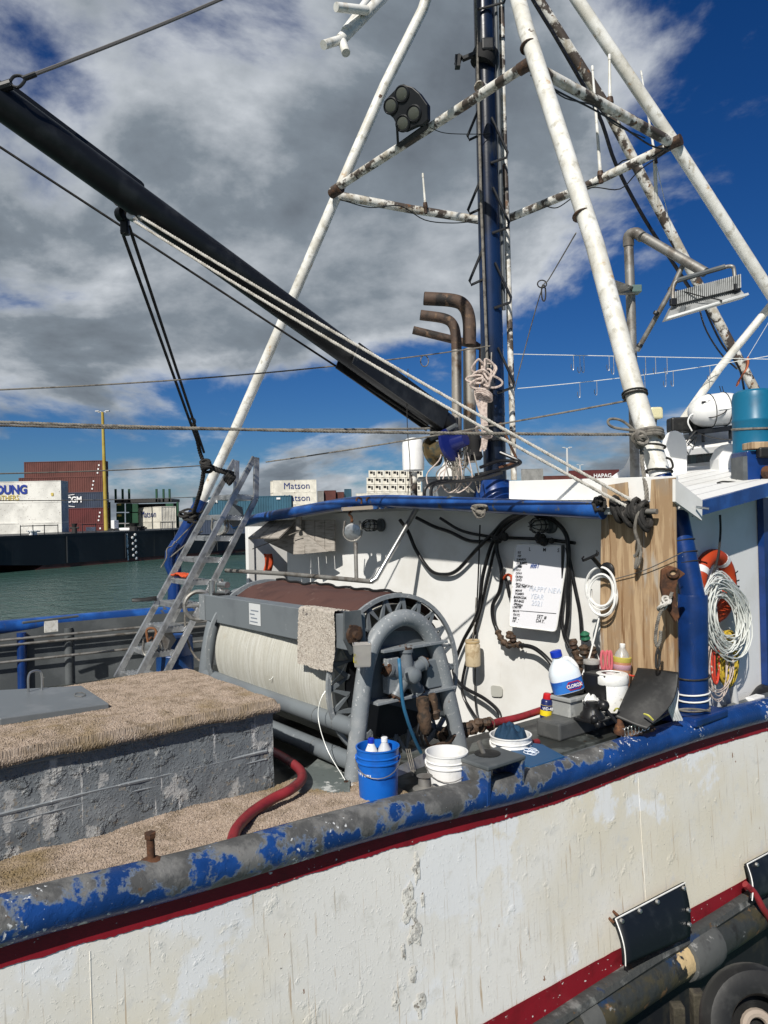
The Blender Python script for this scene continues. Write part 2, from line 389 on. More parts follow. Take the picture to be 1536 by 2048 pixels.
m['ply'] = M('plywood', (.33, .22, .125), .65, layers=[((.27, .24, .20), .9, .45, .62),((.46, .33, .20), 2.2, .46, .56, (5, 5, .55)), ((.20, .11, .05), 3.1, .52, .66, (6, 6, .35)), ((.40, .35, .29), 1.7, .55, .64, (4, 4, .5)), ((.09, .05, .03), 16, .70, .76)], bump=(5, .2, .003, (9, 9, .35)))
m['wood'] = M('weathered_wood', (.34, .31, .275), .8, layers=[((.22, .20, .175), 4, .45, .62, (1, 1, 7)), ((.46, .43, .39), 9, .6, .7, (1, 1, 6))], bump=(9, .4, .004, (1, 1, 7)))
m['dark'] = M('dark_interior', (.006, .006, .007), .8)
m['glass'] = M('window_glass', (.012, .02, .022), .06, spec=.8, layers=[((.02, .05, .055), 2, .45, .6, (6, 6, .3))])
m['boardwhite'] = M('white_board', (.80, .80, .84), .25)
m['ink'] = M('black_ink', (.008, .008, .010), .6)
m['inkblue'] = M('blue_ink', (.02, .07, .30), .6)
m['inkfaint'] = M('faint_blue_ink', (.60, .655, .755), .6)
# ============================================================ water and quay
def water_mat():
    mt = bpy.data.materials.new('harbour_water'); mt.use_nodes = True; nt = mt.node_tree; L = nt.links.new
    b = nt.nodes['Principled BSDF']; b.inputs['Base Color'].default_value = (.045, .100, .085, 1)
    b.inputs['Roughness'].default_value = .12; b.inputs['IOR'].default_value = 1.33
    tc = N(nt, 'ShaderNodeTexCoord'); prev = None
    for sc, st, d, s in ((.55, (1, 1, 1), .35, .7), (2.6, (1, .8, 1), .10, .75), (9, (1, 1, 1), .025, .6)):
        mp = N(nt, 'ShaderNodeMapping'); L(tc.outputs['Object'], mp.inputs[0]); mp.inputs['Scale'].default_value = st
        n = N(nt, 'ShaderNodeTexNoise', Scale=sc, Detail=4, Roughness=.6, Distortion=.6); L(mp.outputs[0], n.inputs['Vector'])
        bn = N(nt, 'ShaderNodeBump', Strength=s, Distance=d); L(n.outputs[0], bn.inputs['Height'])
        if prev: L(prev, bn.inputs['Normal'])
        prev = bn.outputs[0]
    L(prev, b.inputs['Normal']); return mt
g = G(); g.add([V((-3500, -400, 0)), V((3500, -400, 0)), V((3500, 6000, 0)), V((-3500, 6000, 0))], [(0, 1, 2, 3)])
wt = g.build('water', water_mat(), loc=V((0, 0, 0))); wt['kind'] = 'structure'

m['quay'] = M('quay_concrete', (.26, .25, .23), .85, layers=[((.18, .17, .16), .2, .4, .6)])
BD = V((.449, .894, 0)).normalized(); BN = V((-.894, .449, 0)).normalized()     # along the barge, away from us
BL = oZ(220, 1127, 0)                                                       # on the barge waterline
QZ = 1.9
g = G(); q0 = BL + BN * 14.5
g.prism([q0 - BD * 70 + Z * -2, q0 + BD * 900 + Z * -2, q0 + BD * 900 + BN * 900 + Z * -2, q0 - BD * 70 + BN * 900 + Z * -2], Z * (QZ + 2))
qy = g.build('quay', m['quay']); qy['kind'] = 'structure'
g = G(); g.box(V((2, 205, -2)), V((900, 60, 0)), V((-60, 500, 0)), Z * (2 + 2.2))
qy = g.build('quay', m['quay']); qy['kind'] = 'structure'

# ============================================================ barge
m['barge'] = M('black_barge_paint', (.010, .012, .016), .45, layers=[((.022, .026, .03), .25, .45, .65, (1, 1, .5)), ((.05, .045, .04), .5, .62, .72, (2, 2, .2)), ((.10, .055, .03), 1.3, .73, .77, (1, 1, .4))], bump=(1.2, .2, .05))
m['redlead'] = M('red_antifouling', (.13, .045, .035), .7, layers=[((.07, .03, .02), 1, .45, .65)])
barge = thing('barge', 'long black flat deck barge moored across the harbour', 'barge', BL + BD * 5)
DZ = 3.65
def bp(s, n, z): return BL + BD * s + BN * n + Z * z
g = G(); s0, s1 = -52, 60
g.prism([bp(s0, 0, DZ), bp(s0, 13, DZ), bp(s1, 13, DZ), bp(s1, 0, DZ)], Z * -.25)
g.prism([bp(s0 + 1, 0.02, DZ - .25), bp(-9, .02, .42), bp(s1, .02, .42), bp(s1, .02, DZ - .25)], BN * 12.9)
g.build('hull', m['barge'], barge)
g = G(); g.prism([bp(-9, .05, .45), bp(-11, .05, -.5), bp(s1, .05, -.5), bp(s1, .05, .45)], BN * 12.6); g.build('boot_band', m['redlead'], barge)
for k in range(13):
    g = G(); g.tube([bp(s0 + 4 + k * 8.4, -.06, DZ - .3), bp(s0 + 4 + k * 8.4, -.06, .5)], .09, 6); g.build('fender_rib', m['barge'], barge)
m['markwhite'] = M('mark_white', (.75, .75, .74), .6)
# draft marks
for i, t in enumerate(('14', '13', '12', '11', '10', '9', '8', '7', '6', '5')):
    o = oU(252, 1072 + i * 5.4, 0); d = ray(252.5 - i * .0 + i * .35, 1071.5 + i * 5.4)
    t0 = (BL - CAM).dot(BN) / d.dot(BN); q = CAM + d * t0 - BN * .06
    text_obj('draft_mark', t, .36, q, BD, Z, m['markwhite'], barge, bold=.03, align='CENTER')
for i in range(9):
    x, y = (264.5 if i % 2 else 270) + i * .3, 1069.5 + i * 5.9
    d = ray(x, y); q = CAM + d * ((BL - CAM).dot(BN) / d.dot(BN))
    g = G(); g.lathe(q + BN * .05, -BN, [(.17, 0), (.17, .12), (.10, .16)], 10); g.build('white_disc', m['markwhite'], barge)
# railing on the barge
def rail_pt(x, h): 
    d = ray(x, 1065); q = CAM + d * ((BL + BN * .4 - CAM).dot(BN) / d.dot(BN)); return V((q.x, q.y, DZ + h))
for xs in ((41, 66, 89, 116), (165, 192), (322, 345)):
    g = G()
    g.tube([rail_pt(xs[0], .95), rail_pt(xs[-1], .95)], .045, 6); g.build('rail_bar', m['barge'], barge)
    for x in xs:
        g = G(); g.tube([rail_pt(x, -.05), rail_pt(x, 1.05)], .05, 6); g.build('rail_post', m['barge'], barge)
m['barge_white'] = M('white_bitt_paint', (.78, .78, .76), .5)
for x in (62, 70):
    g = G(); q = rail_pt(x, -.1); g.lathe(q, Z, [(.22, 0), (.2, .45), (.3, .47), (.3, .55)], 10); g.build('mooring_bitt', m['barge_white'], barge)
g = G(); a, b = rail_pt(54, .4), rail_pt(80, .38); g.tube([a, b], .10, 6); g.build('fairlead_bar', m['barge_white'], barge)

# ============================================================ shipping containers
def cont_mat(nm, c, rust=.0, c2=None):
    r = .74 - rust * .18
    return M(nm, c, .55, layers=[(c2 or tuple(x * .72 for x in c), .4, .4, .65), (tuple(x * .6 for x in c), 2, .6, .75, (1, 1, .3)), ((.16, .075, .035), 1.1, r, r + .07, (1, 1, .45)), ((.10, .05, .03), 5, r, r + .05)])
m['c_white'] = cont_mat('container_white', (.74, .73, .68), .55)
m['c_white2'] = cont_mat('container_cream', (.72, .69, .60), .35)
m['c_brown'] = cont_mat('container_brown', (.125, .040, .032), .1)
m['c_red'] = cont_mat('container_red', (.11, .022, .022), .1)
m['c_navy'] = cont_mat('container_navy', (.035, .05, .085), .1)
m['c_teal'] = cont_mat('container_teal', (.035, .115, .175), .15)
m['c_green'] = cont_mat('container_green', (.008, .06, .028), .2)
m['c_grey'] = cont_mat('container_grey', (.30, .30, .29), .3)
m['logo_blue'] = M('logo_blue', (.01, .035, .26), .5); m['logo_gold'] = M('logo_gold', (.55, .43, .10), .5)
m['logo_navy'] = M('logo_navy', (.012, .03, .15), .5); m['logo_white'] = M('logo_white', (.78, .78, .78), .5)
m['darksteel'] = M('dark_steel', (.03, .028, .027), .6)
def corr(g, o, L_, H, nrm, n, d=.05):                 # corrugated panel; L_ and H are edge vectors
    vs = []; fs = []
    for i in range(n):
        for t, dd in ((0, 0), (.30, 0), (.42, -d), (.88, -d)):
            q = o + L_ * ((i + t) / n) + nrm * dd; vs += [q, q + H]
    q = o + L_; vs += [q, q + H]
    for i in range(len(vs) // 2 - 1): fs.append((2 * i, 2 * i + 2, 2 * i + 3, 2 * i + 1))
    return g.add(vs, fs)
def container(label, mat, corner, ld, L_, Hh, wd, nside=40, group=None, smooth_side=False, Wd=2.44):
    """corner: lower front-left corner as seen; ld along the front side, wd away from us"""
    ld = ld.normalized(); wd = wd.normalized()
    c = thing('shipping_container', label, 'container', corner + ld * L_ / 2 + wd * Wd / 2, group)
    g = G(); e = .10; i = .03
    corr(g, corner + ld * e - wd * 0 + wd * i + Z * e, ld * (L_ - 2 * e), Z * (Hh - 2 * e), -wd, nside, .0 if smooth_side else .055)
    g.build('side_panel', mat, c)
    g = G(); corr(g, corner + wd * e + ld * i + Z * e, wd * (Wd - 2 * e), Z * (Hh - 2 * e), -ld, 9, .05); g.build('end_panel', mat, c)
    g = G(); q = corner + ld * (L_ - i) + wd * e + Z * e; corr(g, q, wd * (Wd - 2 * e), Z * (Hh - 2 * e), ld, 9, .05); g.build('end_panel', mat, c)
    g = G(); g.box(corner + Z * (Hh - .06) + ld * .05 + wd * .05, ld * (L_ - .1), wd * (Wd - .1), Z * .05); g.build('roof_panel', mat, c)
    g = G()
    for a in (0, L_ - e):
        for w in (0, Wd - e):
            g.box(corner + ld * a + wd * w, ld * e, wd * e, Z * Hh)
    for h in (0, Hh - e):
        for w in (0, Wd - e): g.box(corner + Z * h + wd * w + ld * e, ld * (L_ - 2 * e), wd * e, Z * e)
        for a in (0, L_ - e): g.box(corner + Z * h + ld * a + wd * e, ld * e, wd * (Wd - 2 * e), Z * e)
    g.build('frame', mat, c)
    return c
def front(x0, x1, yt, yb, Y, yaw=0.):
    """front-face placement from pixels at distance Y: corner, direction, length, height"""
    c = P(x0, yb, Y); ld = V((math.cos(yaw), math.sin(yaw), 0)); wd = V((-math.sin(yaw), math.cos(yaw), 0))
    k = (x1 - 768) / FPX
    L_ = (k * c.y - c.x) / (ld.x - k * ld.y)
    return c, ld, L_, (yb - yt) / FPX * Y, wd
def ctext(c, s, size, q, ld, mat, **kw): return text_obj('lettering', s, size, q, ld, Z, mat, c, **kw)
# young brothers stack
HY = 2.62
c, ld, L_, H_, wd = front(-72, 123, 965, 1091, 96, .04)
for k in range(3):
    cc = container(('white rust streaked container with big blue lettering, top of its stack', 'white rusty container in the middle below the blue lettered one', 'lowest white rusty container just above the barge rail')[k],
                   m['c_white'], c + Z * (2 - k) * (H_ / 3), ld, L_, H_ / 3, wd, 12, 'white containers stacked on the quay', smooth_side=True)
    if k == 0:
        o = c + Z * (2 * H_ / 3)
        ctext(cc, 'YOUNG', 1.55, o + ld * 3.25 + Z * 1.12 - wd * .06, ld, m['logo_blue'], bold=.07, width=.86)
        ctext(cc, 'BROTHERS', .95, o + ld * 3.25 + Z * .28 - wd * .06, ld, m['logo_gold'], bold=.012, width=.82)
        g = G(); g.box(o + ld * (L_ - 1.25) + Z * .75 - wd * .05, ld * .3, wd * .02, Z * .38); g.build('placard', m['logo_gold'], cc)
# brown, navy and red stack
c, ld, L_, H_, wd = front(51, 207, 924, 1082, 118, .0)
nm = [('rust brown container crowning the tallest stack by the yellow lamp post', 'c_brown', 0), ('rust brown container second from the top beside the yellow lamp post', 'c_brown', -.9), ('navy blue container with white lettering in the tall stack', 'c_navy', 0), ('dark red container below the navy lettered one', 'c_red', 0), ('dark red container at the foot of the tall stack', 'c_red', 0)]
for k, (lb, mm, dx) in enumerate(nm):
    o = c + Z * ((4 - k) * H_ / 5) + ld * dx
    cc = container(lb, m[mm], o, ld, L_ - dx * .95, H_ / 5, wd, 36, 'containers in the tall brown stack')
    if k == 2:
        ctext(cc, 'CMA CGM', 1.25, o + ld * 3.9 + Z * .95 - wd * .08, ld, m['logo_white'], bold=.05, width=.88)
        for s_, yy in ((1, 1.95), (-1, .45)):
            g = G(); g.tube([o + ld * (6.6 + t * 1.3) - wd * .08 + Z * (yy + s_ * .2 * math.sin(t * 1.6)) for t in [i / 6 for i in range(7)]], .06, 5); g.build('logo_swoosh', m['logo_white'], cc)
    else:
        for j in range(3):
            g = G(); g.box(o + ld * (L_ - .9 + .12 * j) + Z * (.4 + .6 * j) - wd * .05, ld * .22, wd * .02, Z * .25); g.build('serial_mark', m['logo_white'], cc)
# green flat racks
fr = thing('flat_rack', 'dark green flat rack frames with upright posts standing on the quay', 'flat rack', P(288, 1084, 124))
c = P(231, 1084, 124); X = V((1, 0, 0)); Yd = V((0, 1, 0)); kx = 124 / FPX
def fx(x, y, dy=0.): return P(x, y, 124) + Yd * dy
for x in (231, 245, 258, 313, 327, 339):
    g = G(); g.box(fx(x - 1.8, 1004), X * .3, Yd * .3, Z * (26 * kx)); g.build('post', m['c_green'], fr)
for x, yb, yt in ((219, 1060, 1004), (356, 1060, 1004)):
    g = G(); g.box(fx(x - 1.8, yb), X * .3, Yd * .3, Z * ((yb - yt) * kx)); g.build('post', m['c_green'], fr)
g = G(); g.box(fx(229, 1006), X * (114 * kx), Yd * 5, Z * (6 * kx)); g.build('deck_slab', m['darksteel'], fr)
for x0, x1 in ((232, 247), (251, 262), (264, 275), (331, 346)):
    for y0, y1 in ((1007, 1024), (1026, 1046), (1048, 1080)):
        g = G(); g.box(fx(x0, y1, .2), X * ((x1 - x0) * kx), Yd * .4, Z * ((y1 - y0) * kx)); g.build('end_wall', m['c_green'], fr)
for y in (1011, 1033):
    g = G(); g.box(fx(235, y, -.02), X * .6, Yd * .1, Z * .35); g.build('placard', m['logo_gold'], fr)
g = G(); g.box(fx(247, 1080, 3), X * (98 * kx), Yd * .4, Z * (72 * kx)); g.build('back_wall', m['darksteel'], fr)
# matson pair near the green racks
al = math.radians(52)
for k in range(2):
    nc = P(323, 1043, 119) - Z * (k * 2.42)
    ldv = V((math.cos(al), -math.sin(al), 0))                       # from far left end towards the near corner
    st = nc - ldv * 12.2
    cc = container(('cream container with blue lettering below the green racks', 'cream container under the lettered one by the green racks')[k], m['c_white2'], st, ldv, 12.2, 2.40, V((math.sin(al), math.cos(al), 0)), 30, 'cream containers', smooth_side=True)
    if k == 0: ctext(cc, 'Matson', 1.55, st + ldv * 3.2 + Z * .72 - V((math.sin(al), math.cos(al), 0)) * .05, ldv, m['logo_navy'], bold=.002, width=1.5)
# matson stack
c, ld, L_, H_, wd = front(548, 634, 961, 1034, 160, .0)
for k in range(3):
    o = c + Z * ((2 - k) * H_ / 3)
    cc = container(('cream lettered container topping the stack behind the blue eave', 'second cream lettered container in the stack behind the eave', 'lowest cream container in the stack behind the eave')[k], m['c_white2'], o, ld, L_, H_ / 3, (wd + V((-.35, 0, 0))), 30, 'cream lettered containers', smooth_side=True, Wd=3.4)
    ctext(cc, 'Matson', 1.95, o + ld * 2.15 + Z * .72 - wd * .06, ld, m['logo_navy'], bold=.002, width=.98)
# teal container on another
c, ld, L_, H_, wd = front(386, 583, 995, 1032, 97, .02)
for k in range(2):
    cc = container(('teal blue corrugated container behind the ladder top', 'dark blue container carrying the teal one, mostly hidden')[k], m['c_teal'] if k == 0 else m['c_navy'], c - Z * (k * H_), ld, L_, H_, wd, 38, 'blue containers behind the ladder')
    if k == 0: ctext(cc, 'HS 9M', .55, c + ld * 1.7 + Z * 1.65 - wd * .09, ld, m['logo_white'], bold=.02)
    if k == 0:
        g = G(); g.box(c + ld * (L_ - 1.9) + Z * 1.9 - wd * .07, ld * .5, wd * .02, Z * .25); g.build('serial_mark', m['logo_white'], cc)
# small far ones right of it
for i, (x0, x1, yt, yb, mm, lb) in enumerate(((635, 648, 982, 1012, 'c_grey', 'small grey container right of the cream stack'), (649, 672, 981, 1012, 'c_brown', 'small brown container between grey and blue ones'), (673, 688, 984, 1012, 'c_brown', 'narrow brown container left of the bright blue one'), (689, 703, 978, 1012, 'c_teal', 'bright blue container end behind the eave'))):
    c, ld, L_, H_, wd = front(x0, x1, yt, yb, 175 + i, .0); container(lb, m[mm], c, ld, L_, H_, wd, 10, 'small far containers')
c, ld, L_, H_, wd = front(712, 846, 987, 1012, 215, .0)
container('long white ribbed container below the reefer stack', m['c_white2'], c, ld, L_, H_ / 1, wd, 44, 'far white containers')
# stack of refrigerated containers seen end on
proto = None; Yr = 245.
rw, rh = 15.6 / FPX * Yr, 14.4 / FPX * Yr
m['reefer'] = M('reefer_white', (.74, .71, .62), .5, layers=[((.6, .56, .46), .4, .45, .65)])
for r_ in range(4):
    for k in range(7 if r_ < 3 else 8):
        x = 737 + 15.6 * k - (4 if r_ else 0); yb = 955 + 14.4 * r_
        q = P(x, yb, Yr)
        if proto is None:
            proto = thing('refrigerated_container', 'cream refrigerated container end, first from the left in the top row', 'container', q, 'far refrigerated containers')
            g = G(); g.box(q + X * .06 + Z * .06, X * (rw - .12), Yd * 12, Z * (rh - .12)); g.build('body', m['reefer'], proto)
            g = G(); g.box(q + X * .5 + Z * (rh * .52) - Yd * .05, X * (rw * .36), Yd * .1, Z * (rh * .32)); g.build('fan_unit', m['dark'], proto)
            g = G(); g.box(q + X * (rw * .62) + Z * (rh * .3) - Yd * .05, X * (rw * .2), Yd * .1, Z * (rh * .5)); g.build('control_panel', m['dark'], proto)
        else:
            c_ = copy_tree(proto); c_.location = q; c_['label'] = 'cream refrigerated container end, %s from the left in the %s row' % (('first', 'second', 'third', 'fourth', 'fifth', 'sixth', 'seventh', 'eighth')[k], ('top', 'second', 'third', 'lowest')[r_])
# containers in the gap right of the mast
for i, (x0, x1, yt, yb, mm, lb) in enumerate(((1046, 1088, 938, 985, 'c_grey', 'grey far container right of the blue mast'), (1085, 1140, 952, 985, 'c_brown', 'far brown container left of the long red one'), (1141, 1240, 941, 962, 'c_red', 'long dark red far container with pale lettering'), (1120, 1240, 963, 985, 'c_brown', 'far brown container under the long red one'))):
    c, ld, L_, H_, wd = front(x0, x1, yt, yb, 232 + i, .0)
    cc = container(lb, m[mm], c, ld, L_, H_, wd, 30, 'far containers right of the mast')
    if i == 2: ctext(cc, 'HAPAG', 1.7, c + ld * 7.2 + Z * .9 - wd * .1, ld, m['logo_white'], bold=.03)

for i, (x0, x1, n_) in enumerate(((1046, 1140, 4), (1141, 1240, 4), (735, 850, 3))):
    for k in range(n_):
        q = P(x0, 986 if i < 2 else 1013, 234.5 if i < 2 else 246) - Z * (2.62 * (k + 1)); container('%s container row %s under the %s' % ('brown' if i < 2 else 'white', ('first', 'second', 'third', 'lowest')[k], ('grey far one', 'long red far one', 'reefer stack')[i]), m['c_brown' if i < 2 else 'c_white2'], q, X, (x1 - x0) / FPX * 240, 2.6, Yd, 30, 'lower far containers')

# ============================================================ lamp posts of the yard
m['yellow'] = M('yellow_post_paint', (.42, .33, .07), .6, layers=[((.35, .24, .03), .4, .4, .65)])
m['palegrey'] = M('pale_lamp_metal', (.55, .56, .56), .5)
def yard_lamp(label, x0, yb, x1, yt, Y, r0, r1, mat, span):
    b_, t_ = P(x0, yb, Y), P(x1, yt, Y)
    t = thing('lamp_post', label, 'lamp post', b_, 'yard lamp posts')
    g = G(); g.tube([b_, b_.lerp(t_, .5), t_], [r0, (r0 + r1) / 2, r1], 10); g.build('pole', mat, t, True)
    for s_ in (-1, 1):
        g = G(); e = t_ + X * (s_ * span * .45) + Z * span * .12
        g.tube([t_ - Z * span * .1, e], span * .05, 6); g.build('arm', m['palegrey'], t)
        g = G(); g.cb(e + X * s_ * span * .2, X * span * .24 + Z * s_ * 0, Yd * span * .2, Z * span * .06); g.build('lamp_head', m['palegrey'], t)
        g = G(); g.cb(e - Z * span * .12, X * span * .1, Yd * span * .1, Z * span * .08); g.build('lamp_head', m['palegrey'], t)
yard_lamp('tall yellow lamp post beside the brown container stack', 213.5, 1084, 205, 824, 112, .34, .20, m['yellow'], 1.15)
yard_lamp('far pale lamp post seen right of the mast', 1136, 985, 1134, 896, 240, .5, .3, m['palegrey'], 1.7)
yard_lamp('smallest far lamp post above the long red container', 1161, 985, 1160, 930, 300, .3, .2, m['palegrey'], 1.5)
# a white tractor unit and low clutter on the quay
m['tr_white'] = M('truck_white', (.78, .78, .77), .4)
t = thing('yard_truck', 'white yard truck and chassis parked in front of the containers', 'truck', P(228, 1062, 100))
def tb(x0, x1, y0, y1, d=1.6, dy=0): 
    g = G(); q = P(x0, y1, 100) + Yd * dy; k = 100 / FPX; g.box(q, X * ((x1 - x0) * k), Yd * d, Z * ((y1 - y0) * k)); return g
tb(216, 235, 1059, 1066).build('chassis', m['tr_white'], t, bevel=.03); tb(238, 262, 1056, 1066).build('cab_deck', m['tr_white'], t, bevel=.05)
tb(222, 229, 1041, 1060).build('cab', m['tr_white'], t, bevel=.05); tb(160, 172, 1055, 1066, dy=2).build('crate', m['tr_white'], t)
for x in (265, 232, 222):
    g = G(); g.lathe(P(x, 1064, 99.6), Yd, [(.28, -.1), (.5, -.1), (.5, .2), (.28, .2)], 14); g.build('wheel', m['rubber'], t, True)
# dark winch clutter on the barge
for x, wv, hh in ((286, 18, 10), (302, 12, 6), (168, 10, 12)):
    g = G(); q = rail_pt(x, 0) + BN * 1.5
    g.lathe(q, Z, [(wv * .03, 0), (wv * .03, hh * .05), (wv * .02, hh * .055), (wv * .035, hh * .09)], 10)
    g.tube([q + Z * hh * .05 - X * wv * .05, q + Z * hh * .05 + X * wv * .05], .12, 6)
    tag(g.build('deck_winch', m['darksteel']), 'dark deck winch on the barge ' + {286: 'under the cream container', 302: 'at the right end of the cream pair', 168: 'in front of the red containers'}[x], 'winch', 'barge winches')
# ============================================================ the fishing boat
boat = thing('fishing_boat', 'white steel longline fishing boat with blue rails and red stripes', 'fishing boat', B(2, 4.8, 0))
RP = [(-700, 2010), (-300, 1915), (0, 1841), (384, 1743), (755, 1638), (1068, 1563), (1268, 1496), (1400, 1454), (1536, 1418), (1680, 1384), (1850, 1345)]
RAIL = []
for i, (x, y) in enumerate(RP):
    if x < -100:
        k = (0 - x) / 300.; q = oV(0, 1841, 0); q = q - U * (1.4 * k) + Z * (.03 * k)
    else:
        a = uv(oV(x, y, 0))[0]; q = oV(x, y, -.035 * max(0, a) if a > 0 else 0)
    RAIL.append(q)
RAILS = smooth(RAIL, 8)
RAILT = [uv(q) for q in RAILS]
def rail_at(a):
    for p0, p1 in zip(RAILT, RAILT[1:]):
        if p0[0] <= a <= p1[0]:
            t = (a - p0[0]) / (p1[0] - p0[0]); return p0[1] + (p1[1] - p0[1]) * t, p0[2] + (p1[2] - p0[2]) * t
    p0 = RAILT[0] if a < RAILT[0][0] else RAILT[-1]; return p0[1], p0[2]
RR = .118
U0_, U1_ = RAILT[0][0], RAILT[-1][0]
def hullp(a, z, out=0.):
    b, zr = rail_at(a); d = max(0., zr - z)
    bb = b - .04 * min(d, 1.6) + .05 * max(0, a - 6.0) ** 2 * (d / 2.5) + .012 * noise.noise(V((a * 1.3, z * 1.3, 2)))
    return B(a, bb - out, z)
def onH(x, y, out=0.):
    b = -.1
    for _ in range(8):
        q = oV(x, y, b); a, _b, z = uv(q); b = uv(hullp(a, z, out))[1]
    return oV(x, y, b)
g = G()
g.grid(lambda s, t: hullp(U0_ + (U1_ - U0_) * s, rail_at(U0_ + (U1_ - U0_) * s)[1] * (1 - t) + (-.3) * t), 150, 46)
hull = g.build('hull', m['hull'], boat, 'all')
def band(name, zf0, zf1, a0, a1, mat, out=.006, n=140):
    g = G(); g.grid(lambda s, t: hullp(a0 + (a1 - a0) * s, zf0(a0 + (a1 - a0) * s) * (1 - t) + zf1(a0 + (a1 - a0) * s) * t, out), n, 3)
    return g.build(name, mat, hull, 'all')
band('upper_stripe', lambda a: rail_at(a)[1] - .06, lambda a: rail_at(a)[1] - .222 + .010 * noise.noise(V((a * 6, 0, 0))) + .007 * noise.noise(V((a * 37, 3, 0))) + .004 * noise.noise(V((a * 110, 3, 0))), U0_, U1_, m['red'], n=1100)
# lower stripe from the photograph's line on the hull
ls0, ls1 = uv(onH(975, 2040)), uv(onH(1490, 1757))
def lsz(a): return ls0[2] + (ls1[2] - ls0[2]) * (a - ls0[0]) / (ls1[0] - ls0[0])
band('lower_stripe', lambda a: lsz(a) + .004 * noise.noise(V((a * 8, 5, 0))), lambda a: lsz(a) - .275, U0_, U1_, m['red'], .008)
m['boot'] = M('black_bottom_paint', (.010, .011, .013), .6, layers=[((.03, .028, .022), 3, .5, .65), ((.06, .04, .02), 9, .66, .72)])
band('bottom_paint', lambda a: lsz(a) - .275, lambda a: -.3, U0_, U1_, m['boot'], .012, 80)
g = G(); g.tube(RAILS, RR, 20); rl = g.build('gunwale_rail', m['rail'], boat, True)
# cap between rail and deck
DK = 2.86
g = G(); g.grid(lambda s, t: B(U0_ + (U1_ - U0_) * s, rail_at(U0_ + (U1_ - U0_) * s)[0] + .02 + .16 * t, rail_at(U0_ + (U1_ - U0_) * s)[1] * (1 - t) + (DK + .0) * t - .02), 60, 2); g.build('waterway', m['bulwark'], boat)
g = G(); g.box(B(-7, .10, DK - .3), U * 17, W * .85, Z * .3); g.build('side_deck', m['deck'], boat)
g = G(); g.box(B(-7, .95, DK - .95), U * 8.75, W * 3.45, Z * .95); g.build('raised_deck', m['deck'], boat)
g = G(); g.box(B(1.75, .95, 1.9), U * 8.2, W * 3.45, Z * .05); g.build('main_deck', m['deck'], boat)
g = G(); g.box(B(-7, 4.4, 1.9), U * 17, W * 5.25, Z * .25); g.build('main_deck', m['deck'], boat)
# rub rail
RBc = [(880, 2230), (1060, 2112), (1266, 1976), (1353, 1920), (1452, 1860), (1525, 1812)]
RBp = [onH(x, y, .02) for x, y in RBc]
m['rub'] = M('scraped_rub_pipe', (.032, .035, .034), .55, layers=[((.010, .035, .09), 1.8, .52, .6), ((.055, .048, .028), 3, .46, .58), ((.02, .02, .018), 5, .55, .65), ((.17, .10, .05), 6, .62, .68), ((.24, .25, .25), 9, .66, .72)], bump=(12, .6, .02))
_c = RBp[3] - W * .12 + Z * .06
_nt = m['rub'].node_tree; _b = _nt.nodes['Principled BSDF']; _src = _b.inputs['Base Color'].links[0].from_socket
_geo = N(_nt, 'ShaderNodeNewGeometry'); _d = N(_nt, 'ShaderNodeVectorMath'); _d.operation = 'DISTANCE'; _nt.links.new(_geo.outputs['Position'], _d.inputs[0]); _d.inputs[1].default_value = _c
_n = N(_nt, 'ShaderNodeTexNoise', Scale=11, Detail=6); _nt.links.new(_geo.outputs['Position'], _n.inputs['Vector'])
_f = ramp(_nt, math_(_nt, 'MULTIPLY_ADD', _n.outputs[0], -.55, math_(_nt, 'ADD', _d.outputs['Value'], .27)), .13, .17, 1., 0.)
_nt.links.new(mixc(_nt, _f, _src, (.55, .41, .22)), _b.inputs['Base Color'])          # a scraped patch of old yellow paint
g = G(); g.tube(smooth(RBp, 6), .17, 18); rub = g.build('rub_rail', m['rub'], boat, True)
g = G(); lp = [onH(x, y, .05) for x, y in ((880, 2185), (1060, 2074), (1222, 1968), (1309, 1912), (1397, 1860), (1520, 1780))]
g.tube(smooth(lp, 6), .075, 8, sx=.8); g.build('rub_ledge', M('rub_ledge_paint', (.05, .053, .052), .7, layers=[((.17, .175, .17), 5, .53, .68), ((.02, .04, .09), 3, .58, .66), ((.1, .06, .03), 9, .66, .7)], bump=(16, .7, .02)), boat, True)
ax = (RBp[4] - RBp[3]).normalized()
m['sleeve'] = M('grey_fender_sleeve', (.085, .088, .086), .7, layers=[((.05, .05, .05), 4, .5, .65), ((.26, .26, .25), 9, .6, .7)], bump=(14, .5, .01))
g = G(); q = RBp[3] + ax * .05; g.lathe(q, ax, [(.14, -.02), (.20, 0), (.215, .06), (.215, .36), (.20, .44), (.14, .46)], 18); g.build('sleeve', m['sleeve'], rub, True)
g = G(); q = RBp[1] + (RBp[2] - RBp[1]) * .38; ax2 = (RBp[2] - RBp[1]).normalized(); g.lathe(q, ax2, [(.13, -.01), (.185, 0), (.185, .2), (.13, .21)], 18); g.build('sleeve', m['sleeve'], rub, True)
